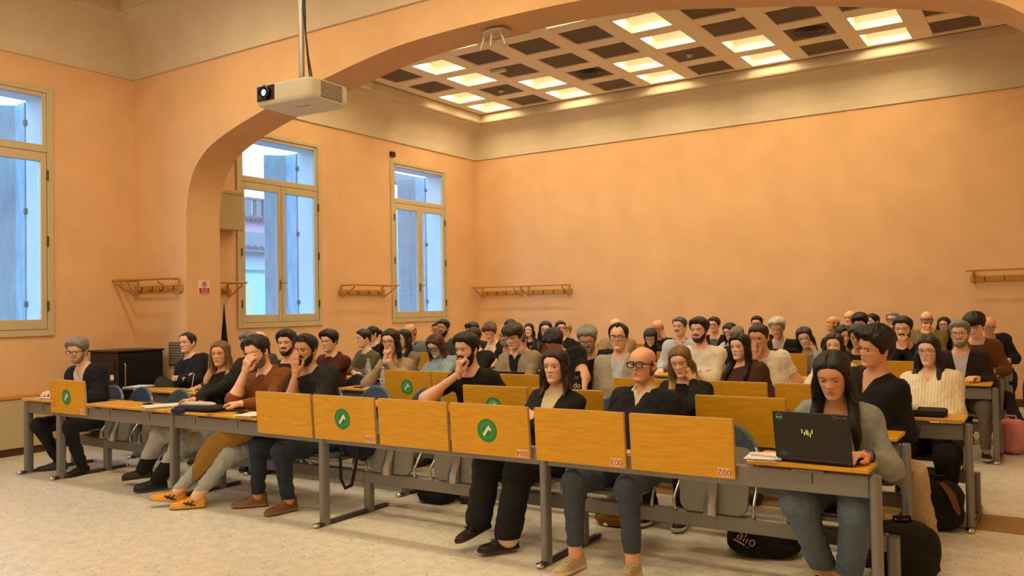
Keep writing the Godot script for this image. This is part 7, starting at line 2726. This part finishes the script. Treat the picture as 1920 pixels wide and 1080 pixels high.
	part("cap", b.mesh(flat(Color(0.06, 0.06, 0.065), 0.3)), kb)
	part("lettering", text_mesh("do", 0.060, flat(Color(0.9, 0.9, 0.88), 0.5), 0.003), kb, Transform3D(Basis(Vector3.UP, 0.35), Vector3(0.010, 0.115, 0.0375)))
	part("lettering", text_mesh("o", 0.055, flat(Color(0.9, 0.9, 0.88), 0.5), 0.003), kb, Transform3D(Basis(Vector3.UP, 0.35), Vector3(0.010, 0.06, 0.0375)))
	# third row by the aisle: case and notebook
	var cs := thing("laptop_case", "flat navy blue padded case on the aisle tablet of the ribbed cream sweater", "case", Vector3(9.36, top, 7.66))
	b = MB.new()
	b.loft([oval(0.16, 0.12, 0.0, 24, 7.0), oval(0.172, 0.132, 0.008, 24, 7.0), oval(0.172, 0.132, 0.034, 24, 7.0), oval(0.163, 0.123, 0.044, 24, 7.0)])
	part("case", b.mesh(cloth(Color(0.05, 0.075, 0.12))), cs)
	b = MB.new()
	b.tube([Vector3(-0.17, 0.022, 0.133), Vector3(0.17, 0.022, 0.133)], 0.0025, 6)
	part("zip", b.mesh(M.black), cs)
	var nb := thing("notebook", "cream notebook with a pen lying on the navy case", "notebook", Vector3(9.27, top + 0.045, 7.68), 0.08)
	pbox("pages", nb, flat(Color(0.82, 0.78, 0.66), 0.7), Vector3(0, 0.009, 0), Vector3(0.16, 0.016, 0.21), 0.002)
	pbox("cover", nb, flat(Color(0.76, 0.72, 0.60), 0.6), Vector3(0, 0.0185, 0), Vector3(0.165, 0.003, 0.215), 0.001)
	b = MB.new()
	b.tube([Vector3(-0.05, 0.025, -0.03), Vector3(0.05, 0.025, 0.05)], 0.005, 8)
	part("pen", b.mesh(flat(Color(0.80, 0.82, 0.90), 0.3)), nb)
	# floor
	bag("large black backpack standing behind the rightmost front leg", Vector3(9.43, 0, 9.10), 0.5, Vector3(0.38, 0.33, 0.28), Color(0.05, 0.05, 0.05), 11)
	var b2 := bag("black shoulder bag with a tan leather flap strap under the cream sweater's bench", Vector3(9.47, 0, 7.82), 0.1, Vector3(0.34, 0.34, 0.22), Color(0.028, 0.024, 0.024), 14, "bag")
	b = MB.new()
	b.tube([Vector3(0.04, 0.33, 0.06), Vector3(0.09, 0.27, 0.13), Vector3(0.12, 0.18, 0.155), Vector3(0.135, 0.14, 0.15)], [0.03, 0.032, 0.026, 0.01], 8, false, 0.25)
	part("leather_strap", b.mesh(flat(Color(0.36, 0.18, 0.07), 0.5)), b2)
	bag("pink backpack on the aisle floor beside the fifth row bench", Vector3(9.78, 0, 4.32), -0.4, Vector3(0.26, 0.36, 0.20), Color(0.90, 0.58, 0.62), 17)
	bag("black backpack on the floor near the back wall at the right edge", Vector3(9.98, 0, 0.75), 0.2, Vector3(0.40, 0.55, 0.28), Color(0.035, 0.035, 0.038), 19)
	var fb := bag("slumped black fabric bag with a pale script logo under the front row's right seats", Vector3(8.60, 0, 8.98), 0.35, Vector3(0.46, 0.19, 0.30), Color(0.025, 0.025, 0.03), 23, "bag")
	part("script_logo", text_mesh("allo", 0.075, flat(Color(0.78, 0.74, 0.66), 0.6), 0.002), fb, Transform3D(Basis(Vector3.UP, 0.0) * Basis(Vector3.RIGHT, -0.5) * Basis(Vector3.BACK, -0.5), Vector3(-0.115, 0.125, 0.150)))
	pbox("logo_underline", fb, flat(Color(0.78, 0.74, 0.66), 0.6), Vector3(-0.15, 0.098, 0.152), Vector3(0.10, 0.008, 0.003), 0.0).rotation = Vector3(-0.5, 0, -0.5)
	bag("small black bag on the floor behind the front row's blank middle panel", Vector3(5.86, 0, 8.86), 0.1, Vector3(0.34, 0.17, 0.22), Color(0.03, 0.03, 0.035), 27, "bag")
	bag("mustard yellow bag on the floor behind the bald man's legs", Vector3(7.46, 0, 8.80), 0.0, Vector3(0.30, 0.16, 0.2), Color(0.55, 0.38, 0.08), 29, "bag")
	# blue bag left on a seat of the front row with its strap hanging
	var bb := thing("shoulder_bag", "navy shoulder bag on the front seat beside panel 006, its black strap hanging down", "bag", Vector3(5.55, 0.435, 9.45))
	part("body", blob(Vector3(0.30, 0.24, 0.18), 33, 0.012, 3.4).mesh(cloth(Color(0.09, 0.12, 0.22))), bb)
	b = MB.new()
	b.tube([Vector3(-0.10, 0.12, 0.10), Vector3(-0.085, 0.0, 0.13), Vector3(-0.075, -0.15, 0.14), Vector3(-0.03, -0.22, 0.14), Vector3(0.04, -0.19, 0.14), Vector3(0.07, -0.06, 0.13), Vector3(0.085, 0.12, 0.10)], 0.017, 8, false, 0.25, Vector3(0, 0, 1))
	part("strap", b.mesh(M.black_cloth), bb)
